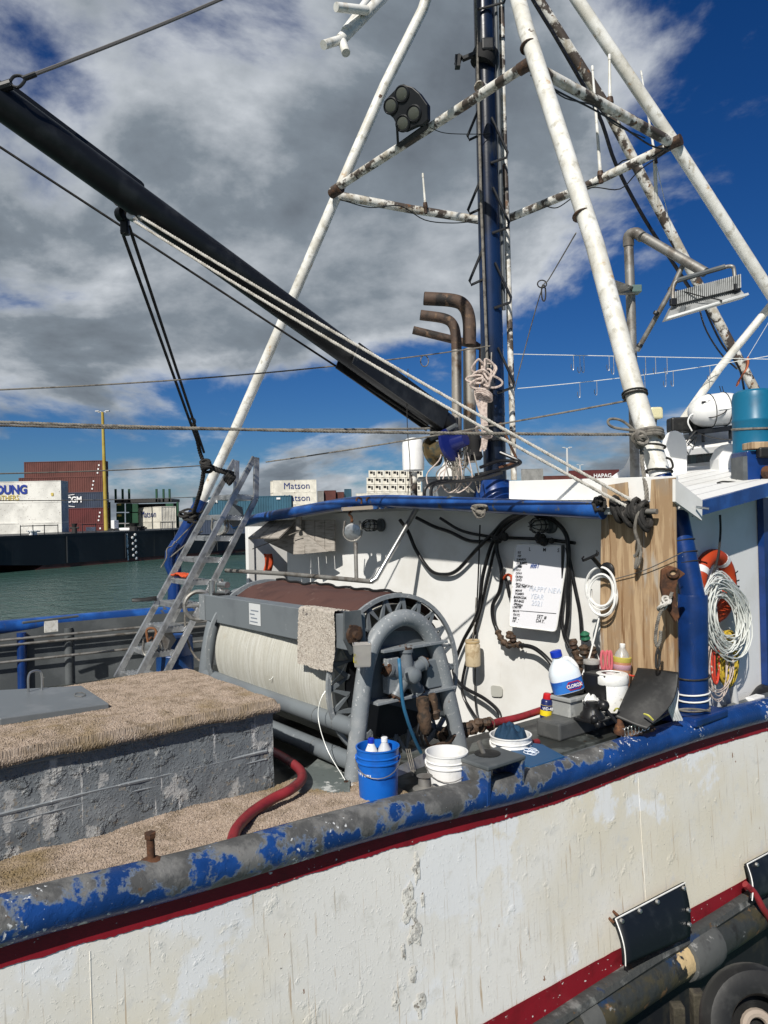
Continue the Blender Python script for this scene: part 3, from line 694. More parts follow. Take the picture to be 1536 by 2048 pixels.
# guard plates bolted to the hull side
m['guard'] = M('black_guard_plate', (.006, .008, .011), .45, layers=[((.02, .024, .028), 4, .5, .7), ((.5, .5, .5), 16, .745, .76, (3, 3, .3))], bump=(18, .15, .003))
def guard(cor, label, nb):
    tl, tr, br, bl = [onH(x, y, b) for (x, y), b in zip(cor, (.04, .04, .16, .16))]
    g = G()
    def f(s, t):
        q = tl.lerp(tr, s).lerp(bl.lerp(br, s), t); return q - W * (.03 * math.sin(t * math.pi))
    g.grid(f, 10, 12)
    o = g.build('guard_plate', m['guard'], hull, 'all'); md = o.modifiers.new('th', 'SOLIDIFY'); md.thickness = .03; md.offset = 0
    o['label'] = label
    g = G(); g.tube([f(s / 8, 0) - W * .02 for s in range(9)], .007, 6); g.build('paint_edge', m['plain_white'], hull)
    g = G(); g.tube([f(0, t / 8) - W * .02 for t in range(9)], .005, 6); g.build('paint_edge', m['plain_white'], hull)
    for s, t in nb:
        g = G(); q = f(s, t) - W * .03; g.lathe(q, -W, [(.02, -.01), (.02, .012), (.012, .018)], 8); g.build('bolt', m['steel'], hull)
guard([(1227, 1836), (1366, 1764), (1377, 1872), (1247, 1930)], 'larger black guard plate at the waterline', [(.05, .07), (.3, .06), (.55, .06), (.95, .06), (.95, .45), (.95, .72)])
guard([(1490, 1727), (1560, 1690), (1570, 1770), (1500, 1800)], 'small black guard plate at the right edge', [(.2, .1), (.8, .1)])
for x, y in ((1218, 1836), (1226, 1822)):
    g = G(); q = onH(x, y, .0); g.tube([q, q - W * .05 - Z * .02], .012, 6); g.build('stud', m['rust'], hull)
# vertical weld seams standing proud of the plating
for x, y0 in ((1277, 1560), (180, 1900)):
    q = onH(x, y0); a = uv(q)[0]; z0 = rail_at(a)[1] - .27
    g = G(); g.tube([hullp(a + .004 * noise.noise(V((k * .9, a, 0))), z0 - k * .06, -.002) for k in range(22)], .005, 5); g.build('weld_seam', m['hull'], hull, True)
# corroded blisters and old plaster patches on the plating
rnd = random.Random(3)
m['rawpatch'] = M('bare_grey_patch', (.50, .48, .44), .85, layers=[((.78, .75, .68), 24, .42, .50), ((.28, .25, .21), 34, .58, .62), ((.10, .05, .025), 20, .64, .7)], bump=(30, .8, .01))
for x, y, w, h in ((832, 1733, .035, .09), (818, 1812, .06, .13), (830, 1870, .05, .08), (826, 1945, .03, .05), (838, 2010, .045, .07), (790, 2000, .03, .05), (806, 1900, .02, .05), (845, 1800, .015, .05)):
    q = onH(x, y); a, _, z = uv(q); pts = []
    for k in range(14):
        t = k / 14 * 2 * math.pi; r_ = 1 + .45 * rnd.uniform(-1, 1)
        pts.append(hullp(a + w * r_ * math.cos(t), z + h * r_ * math.sin(t), .005))
    g = G(); g.add(pts + [hullp(a, z, .007)], [(k, (k + 1) % 14, 14) for k in range(14)]); g.build('bare_patch', m['rawpatch'], hull)
# ---- far side
FR = [oZ(x, y, 3.2) for x, y in ((-260, 1279), (0, 1255), (150, 1241), (300, 1228))]
f1 = FR[-1]; FR += [f1 + (FR[-1] - FR[-2]) * .9, f1 + (FR[-1] - FR[-2]) * 2 + W * -.1]
g = G(); g.tube(smooth(FR, 6), .115, 12); g.build('gunwale_rail', m['rail2'], boat, True)
fa, fb = uv(FR[0]), uv(FR[-1])
def farp(s, dv, z): return FR[0].lerp(FR[-1], s) * 1 + W * dv + Z * (z - FR[0].lerp(FR[-1], s).z)
g = G(); g.box(farp(0, 0, 1.7), FR[-1] - FR[0], W * .06, Z * 1.5); g.build('bulwark', m['bulwark'], boat)
for z in (3.02, 2.93, 2.66):
    g = G(); g.tube([farp(0, -.12, z), farp(1, -.12, z - .02)], .022, 8); g.build('inner_pipe', m['galv'], boat, True)
for x in (-150, 40, 160, 270):
    q = oZ(x, 1252, 3.2); a = uv(q); bb = uv(FR[1])[1]
    g = G(); q = B(a[0], bb - .16, 0); g.tube([q + Z * 1.9, q + Z * 3.1], .075, 12); g.build('stanchion', m['blue'] if x == 40 else m['bulwark'], boat, True)
# small roller on far rail
g = G(); q = oZ(102, 1245, 3.3); g.cb(q - Z * .06, U * .10, W * .02, Z * .09); g.build('rail_bracket', m['wpipe'], boat)
g = G(); g.tube([q + U * -.42 + Z * .04, q + U * .42 + Z * .06], .02, 6); g.build('rail_roller', m['dgrey'], boat)
# ---- house
UW = 3.9
LZ, TZ = 1.9, 4.95
xL = uv(oU(574, 1100, UW))[1]                                       # near jamb of the far doorway
xL2 = uv(oU(497, 1100, UW))[1]
g = G(); g.box(B(UW, .10, LZ), U * .12, W * (xL - .10), Z * (TZ - LZ)); wall = g.build('house_wall', m['white'], boat)
g = G(); g.box(B(UW, xL2, LZ), U * .12, W * .12, Z * (TZ - LZ)); g.build('door_jamb', m['white'], boat)
g = G(); g.box(B(UW + .01, xL, LZ + .35 + 2.25), U * .1, W * (xL2 - xL), Z * .25); g.build('door_head', m['white'], boat)
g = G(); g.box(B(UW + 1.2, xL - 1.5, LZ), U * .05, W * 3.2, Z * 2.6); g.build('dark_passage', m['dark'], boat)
g = G(); g.box(B(UW + .12, .10, LZ), U * 6.5, W * .10, Z * (TZ - LZ + .05)); g.build('side_wall', m['white'], boat)
g = G(); g.box(B(UW + .13, 9.2, LZ), U * 6.5, W * .1, Z * (TZ - LZ)); g.build('side_wall', m['white'], boat)
x_ = uv(oV(1517, 1200, .1))[0]
g = G(); g.box(B(x_, .02, LZ), U * .3, W * .07, Z * 3.1); g.build('blue_door_post', m['blue'], boat)
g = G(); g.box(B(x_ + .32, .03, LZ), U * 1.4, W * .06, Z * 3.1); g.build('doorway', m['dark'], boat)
# roof deck and eave pipe
EV = [(470, 1050), (520, 1036), (600, 1022), (690, 1007), (760, 1002), (850, 1005), (1000, 1012), (1110, 1017), (1206, 1022)]
UE = 3.25
EVP = smooth([oU(x, y, UE) for x, y in EV], 6)
g = G(); g.tube(EVP, .085, 16); eave = g.build('eave_pipe', m['rail2'], boat, True)
ez = lambda b: min(EVP, key=lambda q: abs(uv(q)[1] - b)).z
b1 = uv(EVP[0])[1]
def roofz(a, b):
    e = ez(b); c_ = .10 * math.sin(min(1, max(0, (a - UE) / 2.5)) * math.pi / 2)
    return e + .035 - .02 * max(0, a - 3.5)
g = G(); g.grid(lambda s, t: B(UE + .02 + s * 7.5, .3 + (b1 - .3) * t, roofz(UE + s * 7.5, .3 + (b1 - .3) * t)), 30, 40)
rf = g.build('roof', m['white'], boat, 'all'); md = rf.modifiers.new('th', 'SOLIDIFY'); md.thickness = .07; md.offset = -1
# coaming board along the eave
g = G(); q = [oU(x, y, 3.50) for x, y in ((1018, 962), (1352, 952), (1352, 1000), (1018, 1000))]
g.prism(q, U * .04); g.build('coaming_board', m['white'], boat, bevel=.004)
# near side roof, rising forward, with its blue fascia
def sp(x, y, b): return oV(x, y, b)
SR = [sp(1393, 1005, -.22), sp(1700, 925, -.22)]
g = G(); dz = Z * -.135
g.prism([SR[0], SR[1], SR[1] + dz, SR[0] + dz], W * .05); g.build('blue_fascia', m['rail2'], boat)
inn = [SR[0] + W * 2.9 + Z * .20, SR[1] + W * 2.9 + Z * .20]
for k in range(9):
    a, b_ = k / 9, (k + 1) / 9 - .012
    w0, w1 = W * (.06 + 2.34 * a) + Z * (.10 * a), W * (.06 + 2.34 * b_) + Z * (.10 * b_)
    g = G(); g.prism([SR[0] + w0 - Z * .03, SR[1] + w0 - Z * .03, SR[1] + w1 - Z * .03, SR[0] + w1 - Z * .03], Z * .03); g.build('roof_plank', m['white'], rf)
g = G(); g.prism([SR[0] + W * .06 - Z * .04, SR[1] + W * .06 - Z * .04, SR[1] + W * 2.4 + Z * .06, SR[0] + W * 2.4 + Z * .06], Z * -.03); g.build('roof_underside', m['white'], boat)
# gusset plate between coaming and fascia
g = G(); q = [oV(1351, 958, -.2), oV(1405, 1001, -.23), oV(1404, 1041, -.23), oV(1351, 1003, -.2)]; g.prism(q, W * .03); g.build('gusset_plate', m['white'], boat)
g = G(); q0 = oV(1392, 1014, -.24); g.tube([q0, q0 - W * .10 + U * .05 - Z * .02], .012, 6); g.build('eye_pin', m['steel'], boat)

# ---- gantry: legs, bars, mast
def pipe(name, pts, r, mat, n=14, par=None): 
    g = G(); g.tube(pts, r, n); return g.build(name, mat, par or boat, True)
NL = PL((966, -280, 11.9), (1016, -80, 10.3), (1052, 60, 9.75), (1190, 490, 8.6), (1265, 770, 7.95), (1322, 955, 7.55))
nl = pipe('gantry_leg', NL, .106, m['wpipe'], 18)
g = G(); a, b_ = P(1322, 955, 7.55), P(1349, 1010, 7.45); g.tube([a, b_, P(1386, 1195, 7.28)], [.107, .112, .116], 18); g.build('blue_brace', m['blue'], nl, True)
pb = P(1383, 1168, 7.30); pz = rail_at(uv(P(1395, 1415, 7.3))[0])[1]
pbot = P(1386, 1418, 7.30)
g = G(); ax_ = (pb - pbot); g.lathe(pbot - Z * .1, ax_, [(.145, 0), (.145, ax_.length * .62), (.148, ax_.length * .63), (.148, ax_.length * .985), (.143, ax_.length), (.05, ax_.length + .004)], 24); post = g.build('blue_post', m['blue'], boat, True)
g = G(); g.cb(pbot - Z * .05, U * .30, W * .20, Z * .04); g.build('post_foot', m['blue'], boat, bevel=.02)
FL = PL((966, -280, 12.2), (872, -60, 13.0), (845, 20, 13.1), (770, 170, 13.1), (676, 385, 13.2), (560, 655, 13.6), (470, 860, 14.0), (404, 1000, 14.3))
fl = pipe('gantry_leg', FL, .092, m['wpipe'], 16)
g = G(); g.tube(PL((404, 1000, 14.3), (378, 1048, 14.3), (350, 1100, 14.25), (348, 1222, 14.2), (348, 1300, 14.2)), [.12, .13, .13, .12, .12], 14); g.build('blue_brace', m['blue'], fl, True)
g = G(); g.tube(PL((352, 1085, 14.15), (340, 1105, 14.1), (338, 1130, 14.1), (350, 1160, 14.15)), .09, 10); g.build('bow_shackle_plate', m['blue'], fl, True)
CL = PL((966, -280, 11.8), (1130, -40, 11.05), (1155, 0, 11.0), (1345, 282, 11.4), (1536, 578, 11.9), (1640, 738, 12.2), (1800, 985, 12.7)); cl = pipe('gantry_leg', CL, .092, m['wpipe'], 16)
DL = PL((966, -280, 12.3), (1048, -50, 13.1), (1080, 5, 13.2), (1210, 210, 13.5), (1360, 500, 14.0), (1510, 780, 14.5), (1600, 950, 14.8), (1640, 1022, 14.9)); dl = pipe('gantry_leg', DL, .092, m['wpipe2'], 14)
pipe('cross_bar', PL((665, 381, 13.0), (850, 262, 11.6), (1056, 128, 9.75)), .07, m['wpipe2'])
pipe('cross_bar', PL((1056, 128, 9.75), (1200, 206, 10.5), (1347, 288, 11.4)), .075, m['wpipe2'])
pipe('cross_bar', PL((680, 392, 13.2), (820, 418, 13.6), (970, 442, 14.0)), .075, m['wpipe2'])
pipe('cross_bar', PL((985, 450, 14.0), (1160, 378, 12.8), (1347, 288, 11.4)), .072, m['wpipe2'])
for x, y, Y, r_ in ((672, 382, 12.95, .105), (1054, 130, 9.72, .10), (1347, 286, 11.35, .10)):
    g = G(); q = P(x, y, Y); d_ = (P(850, 262, 11.6) - P(665, 381, 13.0)).normalized(); g.lathe(q - d_ * .12, d_, [(r_ * .8, 0), (r_ * .85, .24)], 14); g.build('collar', m['rustd'], boat, True)
# white pipe crossing right
pipe('stay_pipe', PL((1562, 600, 12.0), (1545, 606, 12.1), (1536, 618, 12.2), (1440, 735, 12.4), (1350, 862, 12.8), (1325, 900, 12.9)), .065, m['wpipe'], 12)
# cables strapped under legs and bars
def cab(pts, r=.012, mat='hose', par=None, k=5): 
    g = G(); g.tube(smooth(pts, k), r, 5); return g.build('cable', m[mat], par or boat, True)
cab(PL((968, -260, 12.1), (1040, -50, 13.0), (1120, 90, 13.1), (1195, 225, 13.25), (1232, 330, 13.35), (1290, 440, 13.6), (1352, 535, 13.7), (1400, 610, 13.9)), .035, par=dl)
cab(PL((1400, 590, 13.8), (1420, 640, 13.9), (1445, 690, 13.9), (1478, 735, 14.0), (1490, 790, 14.0)), .02, par=dl)
cab(PL((1392, 580, 13.8), (1408, 650, 13.9), (1440, 705, 13.9), (1474, 738, 14.0)), .016, par=dl)
cab(PL((1062, 150, 9.7), (1120, 185, 10.1), (1180, 215, 10.4), (1240, 250, 10.8), (1300, 290, 11.1), (1340, 300, 11.3)), .014)
cab(PL((1090, 165, 9.9), (1130, 196, 10.1), (1190, 212, 10.4), (1225, 246, 10.6), (1290, 276, 11.0)), .010)
cab(PL((690, 402, 13.1), (740, 415, 13.2), (800, 412, 13.3), (850, 440, 13.5), (905, 446, 13.7), (955, 442, 13.8)), .010)
cab(PL((1090, 412, 13.1), (1115, 415, 13.0), (1150, 392, 12.8), (1185, 375, 12.4), (1240, 378, 12.2), (1280, 340, 12.0), (1340, 300, 11.4)), .010)
cab(PL((1170, 375, 12.6), (1210, 360, 12.4), (1245, 322, 12.2), (1290, 320, 11.8), (1340, 292, 11.3)), .012)
cab(PL((860, 255, 11.3), (885, 265, 11.5), (920, 268, 11.7), (985, 268, 11.9)), .007)
for (x, y, Y, d_) in ((1058, 95, 9.65, .113), (1165, 432, 8.75, .113)):
    g = G(); t_ = (NL[2] - NL[3]).normalized(); g.lathe(P(x, y, Y), t_, [(d_, 0), (.118, .004), (.118, .018), (d_, .022)], 18); g.build('weld_band', m['rustd'], nl)
# mast
MB_, MT = P(991, 985, 12.1), P(957, -420, 12.1)
g = G(); g.tube([MB_ - Z * .2, MB_.lerp(MT, .3), MB_.lerp(MT, .74), MT], [.185, .18, .165, .14], 20); mast = g.build('mast', m['mast'], boat, True)
g = G(); g.tube(PL((1028, 960, 12.3), (1018, 600, 12.3), (1006, 200, 12.3), (1002, -50, 12.3), (990, -260, 12.3)), .05, 10); g.build('conduit', m['wpipe2'], mast, True)
g = G(); g.tube(PL((1008, 620, 12.1), (1000, 300, 12.05), (990, -50, 12.0), (982, -260, 12.0)), .028, 8); g.build('conduit', m['dgrey'], mast, True)
g = G(); g.tube(PL((975, 740, 11.85), (962, 400, 11.85), (957, 200, 11.85), (950, -40, 11.85), (950, -250, 11.9)), .022, 8); g.build('halyard', m['rope_grey'], mast, True)
for i, (x, y) in enumerate(((962, 272), (963, 420), (966, 562))):
    g = G(); g.tube(PL((x, y - 65, 12.0), (x - 27, y, 12.0), (x - 24, y + 8, 12.0), (x + 4, y - 5, 12.0)), .022, 6); g.build('mast_step', m['black'], mast, True)
for i, (x, y) in enumerate(((985, 290), (988, 430), (992, 580), (998, 750), (1002, 900))):
    g = G(); mm = m['rust'] if i == 4 else m['black']
    g.tube(PL((x - 2, y - 55, 11.9), (x + 30, y + 15, 11.9), (x + 28, y + 25, 11.9), (x - 4, y + 36, 11.9)), .022, 6); g.build('mast_step', mm, mast, True)
g = G(); g.tube(PL((952, 20, 11.9), (1008, 5, 11.9), (1012, -8, 11.9)), .022, 6); g.build('mast_step', m['black'], mast, True)
# tape wrap and bracket high on the mast
g = G(); t_ = (MT - MB_).normalized(); q = P(969, 115, 12.0); g.lathe(q, t_ + V((.35, 0, 0)), [(.20, -.12), (.215, 0), (.20, .12)], 14); g.build('mast_clamp', m['dark'], mast, True)
g = G(); g.cb(P(975, 92, 11.85), X * .1, Yd * .08, Z * .1); g.build('clamp_lump', m['black'], mast, bevel=.03)
g = G(); g.tube(PL((950, 108, 11.9), (926, 118, 11.9), (920, 112, 11.9), (914, 130, 11.9)), .05, 6); g.build('clamp_arm', m['black'], mast)
g = G(); g.cb(P(915, 124, 11.85), X * .04, Yd * .06, Z * .09); g.build('clamp_arm', m['black'], mast)
g = G(); g.lathe(P(967, 178, 11.5), V((-.5, -.6, -.1)), [(.085, 0), (.085, .14), (.07, .14), (.07, .05)], 14); g.build('pipe_stub', m['wpipe2'], boat, True)
g = G(); q = MB_ - Z * .1; g.lathe(q, Z, [(.36, 0), (.34, .12), (.22, .3)], 20); g.build('mast_foot', m['blue'], mast, True)
g = G(); q = P(985, 880, 12.0); g.lathe(q, t_, [(.19, -.02), (.196, 0), (.196, .03)], 20); g.build('mast_band', m['black'], mast)
# white outrigger frame in the top left
g = G(); g.tube(PL((960, -215, 11.95), (775, -15, 8.8), (681, 80, 8.5)), .065, 12); of = g.build('outrigger_arm', m['wpipe'], boat, True); of['label'] = 'rust spotted white arm end at the top of the frame'
for pts in (((690, 62, 8.5), (735, 0, 9.2), (752, -20, 9.5), (958, -225, 12.0)), ((734, 21, 8.55), (672, 14, 8.3)), ((683, 79, 8.5), (647, 90, 8.3)), ((684, 82, 8.5), (692, 106, 8.4))):
    g = G(); g.tube(PL(*pts), .05 if len(pts) == 2 else .045, 12); g.build('pipe_stub', m['wpipe'], of, True)
# ============================================================ hatch box, carpets
bl, br = uv(oZ(0, 1715, DK)), uv(oZ(550, 1580, DK))
HV = .98; HU = br[0]
tz = oV(550, 1398, HV).z
hb = thing('hatch_box', 'scarred grey painted hatch box with carpet on its top', 'hatch box', B(-2, HV + .8, DK))
HD = uv(oZ(385, 1335, tz))[1] - HV
g = G()
def hface(s, t):
    a = -7.0 + (HU + 7.0) * s; z = DK + (tz - .05 - DK) * t
    n_ = noise.noise(V((a * 3, z * 3, 1))) * .012 + noise.noise(V((a * 11, z * 11, 4))) * .006
    return B(a, HV + n_, z)
g.grid(hface, 260, 30); g.grid(lambda s, t: B(HU + noise.noise(V((s * 6, t * 4, 7))) * .01, HV + HD * s, DK + (tz - .05 - DK) * t), 30, 10)
g.build('body', m['box'], hb, 'all')
g = G(); g.box(B(-7, HV - .035, tz - .10), U * (HU + 7.02), W * (HD + .05), Z * .085); g.build('top_frame', m['grey'], hb, bevel=.008)
for z, o_ in ((DK + .30, .012), (DK + .24, .006)):
    g = G(); g.tube([B(-7 + k * .08, HV + .004 + noise.noise(V((k * .3, z, 0))) * .01, z + noise.noise(V((k * .11, z, 5))) * .012) for k in range(int((HU + 7) / .08) + 1)], o_, 5); g.build('weld_line', m['grey_chip'], hb, True)
def carpet(name, fn, nu, nv, mat, label, amp=.007, seed=0):
    rn = random.Random(seed); g = G()
    g.grid(lambda s, t: fn(s, t) + Z * (rn.uniform(-1, 1) * amp) + U * (rn.uniform(-1, 1) * amp * .5) + W * (rn.uniform(-1, 1) * amp * .5), nu, nv)
    o = g.build(name, mat, None, False); tag(o, label, 'carpet'); return o
L0 = -2.75
def ctop(s, t):
    a = L0 + (HU + .03 - L0) * s
    # t runs from the hanging front edge, over the lip, to the back of the box
    if t < .03:
        k = t / .03; dr = .06 + .03 * noise.noise(V((a * 3, 2, 0)))
        return B(a, HV - .055 - .015 * math.sin(k * 3), tz - .02 - dr * (1 - k))
    k = (t - .03) / .97; w = .016 * noise.noise(V((a * 2.2, k * 6, 3))) + .03 * math.exp(-((k - .13) / .06) ** 2) * (1 if a < -1 else .2)
    b = HV - .05 + (HD + .07) * k
    return B(a, b, tz + .012 + w - .05 * max(0, k - .97) / .03 - .05 * max(0, s - .985) / .015)
carpet('carpet', ctop, 560, 330, m['carpet'], 'beige shaggy carpet covering the top of the grey hatch box', .0055, 1)
# hatch cover lying in the carpet
q = [oZ(x, y, tz + .05) for x, y in ((-420, 1462), (2, 1437), (218, 1407), (163, 1371), (-300, 1396))]
hc = thing('hatch_cover', 'flat grey hatch cover with a bent rod handle set among the carpet', 'hatch cover', q[2] - Z * .05)
g = G(); g.prism(q, Z * -.05); g.build('plate', M('hatch_cover_paint', (.13, .142, .15), .35, layers=[((.17, .18, .19), 3, .45, .65), ((.4, .4, .4), 30, .74, .76)], bump=(25, .1, .002)), hc, bevel=.006)
h0, h1 = oZ(57, 1384, tz + .05), oZ(84, 1379, tz + .05); up = .15
g = G(); mid = (h0 + h1) / 2; g.tube(smooth([h0, h0 + Z * up * .7, h0.lerp(h1, .2) + Z * up, h0.lerp(h1, .8) + Z * up, h1 + Z * up * .7, h1], 4), .009, 8); g.build('handle', m['steel'], hc, True)
g = G(); g.tube([oZ(160 + 11 * math.cos(t), 1389 + 4 * math.sin(t), tz + .056) for t in [k * .42 for k in range(15)]], .003, 5); g.build('lifting_ring', m['galv'], hc)
# side deck carpet
vin = lambda a: HV - .03 if a < HU else HV + .1
def cdeck(s, t):
    a = -3.6 + (.42 + 3.6) * s; b = .10 + (.90) * t
    if s > .9: b = .10 + .9 * t * (1 - (s - .9) * 3.2)
    w = .035 * noise.noise(V((a * 1.8, b * 3.5, 8))) + .018 * noise.noise(V((a * 5, b * 6, 1)))
    return B(a, b, DK + .035 + w + .02 * (1 - t))
carpet('carpet', cdeck, 700, 170, m['carpet'], 'beige carpet strip along the side deck behind the worn rail', .006, 2)
# metal deck sheet by the reel
m['sheet'] = M('scuffed_deck_sheet', (.115, .135, .13), .45, layers=[((.20, .22, .21), 3, .5, .62), ((.5, .51, .49), 6, .62, .66), ((.05, .055, .05), 8, .6, .7)], bump=(20, .3, .004))
q = [oZ(x, y, DK + .045) for x, y in ((578, 1568), (640, 1513), (700, 1552), (700, 1590), (640, 1612))]
g = G(); g.prism(q, Z * -.03); tag(g.build('deck_sheet', m['sheet'], bevel=.003), 'scuffed grey metal sheet lying between hose and blue bucket', 'metal sheet')
# red hose
hp = [P(540, 1500, 6.4), oZ(572, 1518, DK + .08), oZ(600, 1540, DK + .10), oZ(603, 1560, DK + .12), oZ(580, 1580, DK + .13), oZ(545, 1598, DK + .11), oZ(505, 1624, DK + .10), oZ(475, 1655, DK + .10), oZ(464, 1685, DK + .09), oZ(458, 1720, DK + .06)]
g = G(); g.tube(smooth(hp, 7), .036, 12); tag(g.build('hose', m['redhose'], None, True), 'thick red rubber hose curving over the carpet to the rail', 'hose')
# rusty bolt on rail
q = oV(303, 1728, .02); q.z = rail_at(uv(q)[0])[1] + RR * .93; t_ = P(300, 1665, q.y)
bt = thing('bolt', 'rusty bolt standing upright on the worn rail', 'bolt', q)
g = G(); g.lathe(q, t_ - q, [(.022, -.02), (.022, (t_ - q).length - .03)], 10); g.build('shank', m['rust'], bt, True)
g = G(); g.lathe(q, t_ - q, [(.03, (t_ - q).length - .03), (.033, (t_ - q).length - .02), (.033, (t_ - q).length)], 6); g.build('head', m['rust'], bt)
g = G(); g.lathe(q - Z * .01, Z, [(.07, 0), (.055, .012), (.03, .025)], 12); g.build('rust_weld', m['rust'], bt, True)

# ============================================================ longline reel
RV = .70                                   # plane of the near frame
reel = thing('longline_reel', 'large grey longline reel wound with white line under a brown cover', 'reel', B(1.0, 1.9, DK))
arch = [(704, 1572), (714, 1480), (725, 1380), (735, 1320), (752, 1275), (778, 1247), (808, 1235), (838, 1245), (862, 1275), (880, 1325), (898, 1400), (912, 1460), (922, 1510)]
AP = smooth([oV(x, y, RV) for x, y in arch], 5)
g = G(); g.tube(AP, .068, 18); fr = g.build('frame_arch', m['grey_chip'], reel, True)
RLEN = 2.75
g = G(); g.tube([p + W * RLEN for p in AP], .075, 12); g.build('frame_arch', m['grey'], reel, True)
ctr = oV(818, 1368, RV)                    # axis
ca, _, cz = uv(ctr); ca += .09
Rf = .71
def rp(r, ang, b): return B(ca + r * math.cos(ang), b, cz + r * math.sin(ang))
b0, b1r = RV + .26, RV + RLEN - .26
# flanges: rim, hub disc and zigzag struts
for bb, nm in ((b0, 'near'), (b1r, 'far')):
    g = G(); n = 56
    vs = []; 
    for r_, d_ in ((Rf, 0), (Rf, .03), (Rf - .035, .03), (Rf - .035, 0)):
        vs += [rp(r_, 2 * math.pi * k / n, bb + d_) for k in range(n)]
    g.add(vs, [(j * n + k, j * n + (k + 1) % n, ((j + 1) % 4) * n + (k + 1) % n, ((j + 1) % 4) * n + k) for j in range(4) for k in range(n)])
    fg = g.build('flange', m['grey_chip'], reel)
    if nm == 'near':
        for k in range(22):
            for s_ in (0, 1):
                a0 = 2 * math.pi * (k + .5 * s_) / 22; a1 = 2 * math.pi * (k + .5) / 22 if s_ == 0 else 2 * math.pi * (k + 1) / 22
                r0_, r1_ = (Rf - .04, Rf - .22) if s_ == 0 else (Rf - .22, Rf - .04)
                p0, p1 = rp(r0_, a0, bb + .02), rp(r1_, a1, bb + .02)
                dd = (p1 - p0).cross(W).normalized() * .016
                g = G(); g.prism([p0 - dd * .4, p1 - dd * 1.4, p1 + dd * 1.4, p0 + dd * .4], W * .02); g.build('strut', m['grey'], fg)
        g = G(); g.lathe(B(ca, bb + .03, cz), W, [(Rf - .2, 0), (Rf - .2, .02)], 40); g.build('inner_disc', m['black'], fg)  # disc coloured black for the deep shade inside the reel end
# wound line
m['wound'] = M('wound_white_line', (.56, .555, .50), .4, layers=[((.66, .66, .62), 1.5, .45, .65), ((.46, .42, .33), 4, .6, .72)])
nt = m['wound'].node_tree; bs = nt.nodes['Principled BSDF']; L_ = nt.links.new
geo = N(nt, 'ShaderNodeNewGeometry')
def _dot(v):
    n = N(nt, 'ShaderNodeVectorMath'); n.operation = 'DOT_PRODUCT'; L_(geo.outputs['Position'], n.inputs[0]); n.inputs[1].default_value = v; return n.outputs['Value']
cmb = N(nt, 'ShaderNodeCombineXYZ'); L_(math_(nt, 'MULTIPLY', _dot(tuple(W)), 95.), cmb.inputs[0]); L_(math_(nt, 'MULTIPLY', _dot(tuple(U)), 1.6), cmb.inputs[1]); L_(math_(nt, 'MULTIPLY', _dot((0, 0, 1)), 1.6), cmb.inputs[2])
nn = N(nt, 'ShaderNodeTexNoise', Scale=1.0, Detail=6, Roughness=.7); L_(cmb.outputs[0], nn.inputs['Vector'])
src = bs.inputs['Base Color'].links[0].from_socket
L_(mixc(nt, ramp(nt, nn.outputs[0], .40, .66), (.46, .445, .385), src), bs.inputs['Base Color'])      # turns of line lying side by side
bb_ = N(nt, 'ShaderNodeBump', Strength=.7, Distance=.012); L_(nn.outputs[0], bb_.inputs['Height']); L_(bb_.outputs[0], bs.inputs['Normal'])
Rw = Rf - .075
g = G(); vs = []; nb, n = 60, 72
for j in range(nb + 1):
    t = j / nb; rr_ = Rw - .025 * (2 * abs(t - .5)) ** 3 + .006 * noise.noise(V((t * 9, 0, 3)))
    vs += [rp(rr_ + .003 * noise.noise(V((t * 40, k * .25, 1))), 2 * math.pi * k / n, b0 + .05 + (b1r - b0 - .05) * t) for k in range(n)]
g.add(vs, [(j * n + k, (j + 1) * n + k, (j + 1) * n + (k + 1) % n, j * n + (k + 1) % n) for j in range(nb) for k in range(n)])
drum = g.build('wound_line', m['wound'], reel, 'all')
# loose ends of line on the drum
rnd = random.Random(11)
for pts in (((660, 1275, 6.25), (676, 1290, 6.2), (690, 1330, 6.05), (660, 1370, 6.0), (641, 1400, 5.95), (637, 1440, 5.85), (655, 1500, 5.75), (690, 1560, 5.6)), ((556, 1270, 6.9), (553, 1300, 6.85), (555, 1330, 6.8), (545, 1355, 6.75), (538, 1360, 6.75)), ((530, 1310, 6.95), (545, 1293, 6.95), (556, 1300, 6.9), (550, 1330, 6.85)), ((447, 1275, 7.9), (455, 1290, 7.9), (450, 1303, 7.9), (443, 1290, 7.9)), ((441, 1280, 8.0), (444, 1310, 8.0), (440, 1340, 8.0))):
    g = G(); g.tube(smooth(PL(*pts), 6), .0035, 5); g.build('loose_line', m['line'], drum, True)
# brown tarp over the top
m['tarp'] = M('brown_tarp', (.085, .038, .030), .75, layers=[((.055, .024, .02), 3, .45, .65), ((.13, .075, .06), 7, .62, .72), ((.4, .36, .33), 30, .755, .77)], bump=(9, .4, .01), bump2=(120, .3, .002))
g = G()
def tf(s, t):
    ang = math.radians(38 + 92 * s); b = b0 + .06 + (b1r - b0 - .1) * t
    r_ = Rf - .028 + .016 * noise.noise(V((s * 5, t * 6, 2))) + .02 * math.exp(-((s - .45) / .02) ** 2) + .03 * max(0, noise.noise(V((t * 4, 9, s)))) * (1 if t > .6 else .3)
    return rp(r_, ang, b)
g.grid(tf, 60, 60); tp = g.build('cover', m['tarp'], reel, 'all')
g = G(); g.tube([tf(.46 + .012 * math.sin(k * .9), k / 50) * 1 + Z * .012 for k in range(51)], .012, 5); g.build('cover_seam', m['dark'], tp, True)
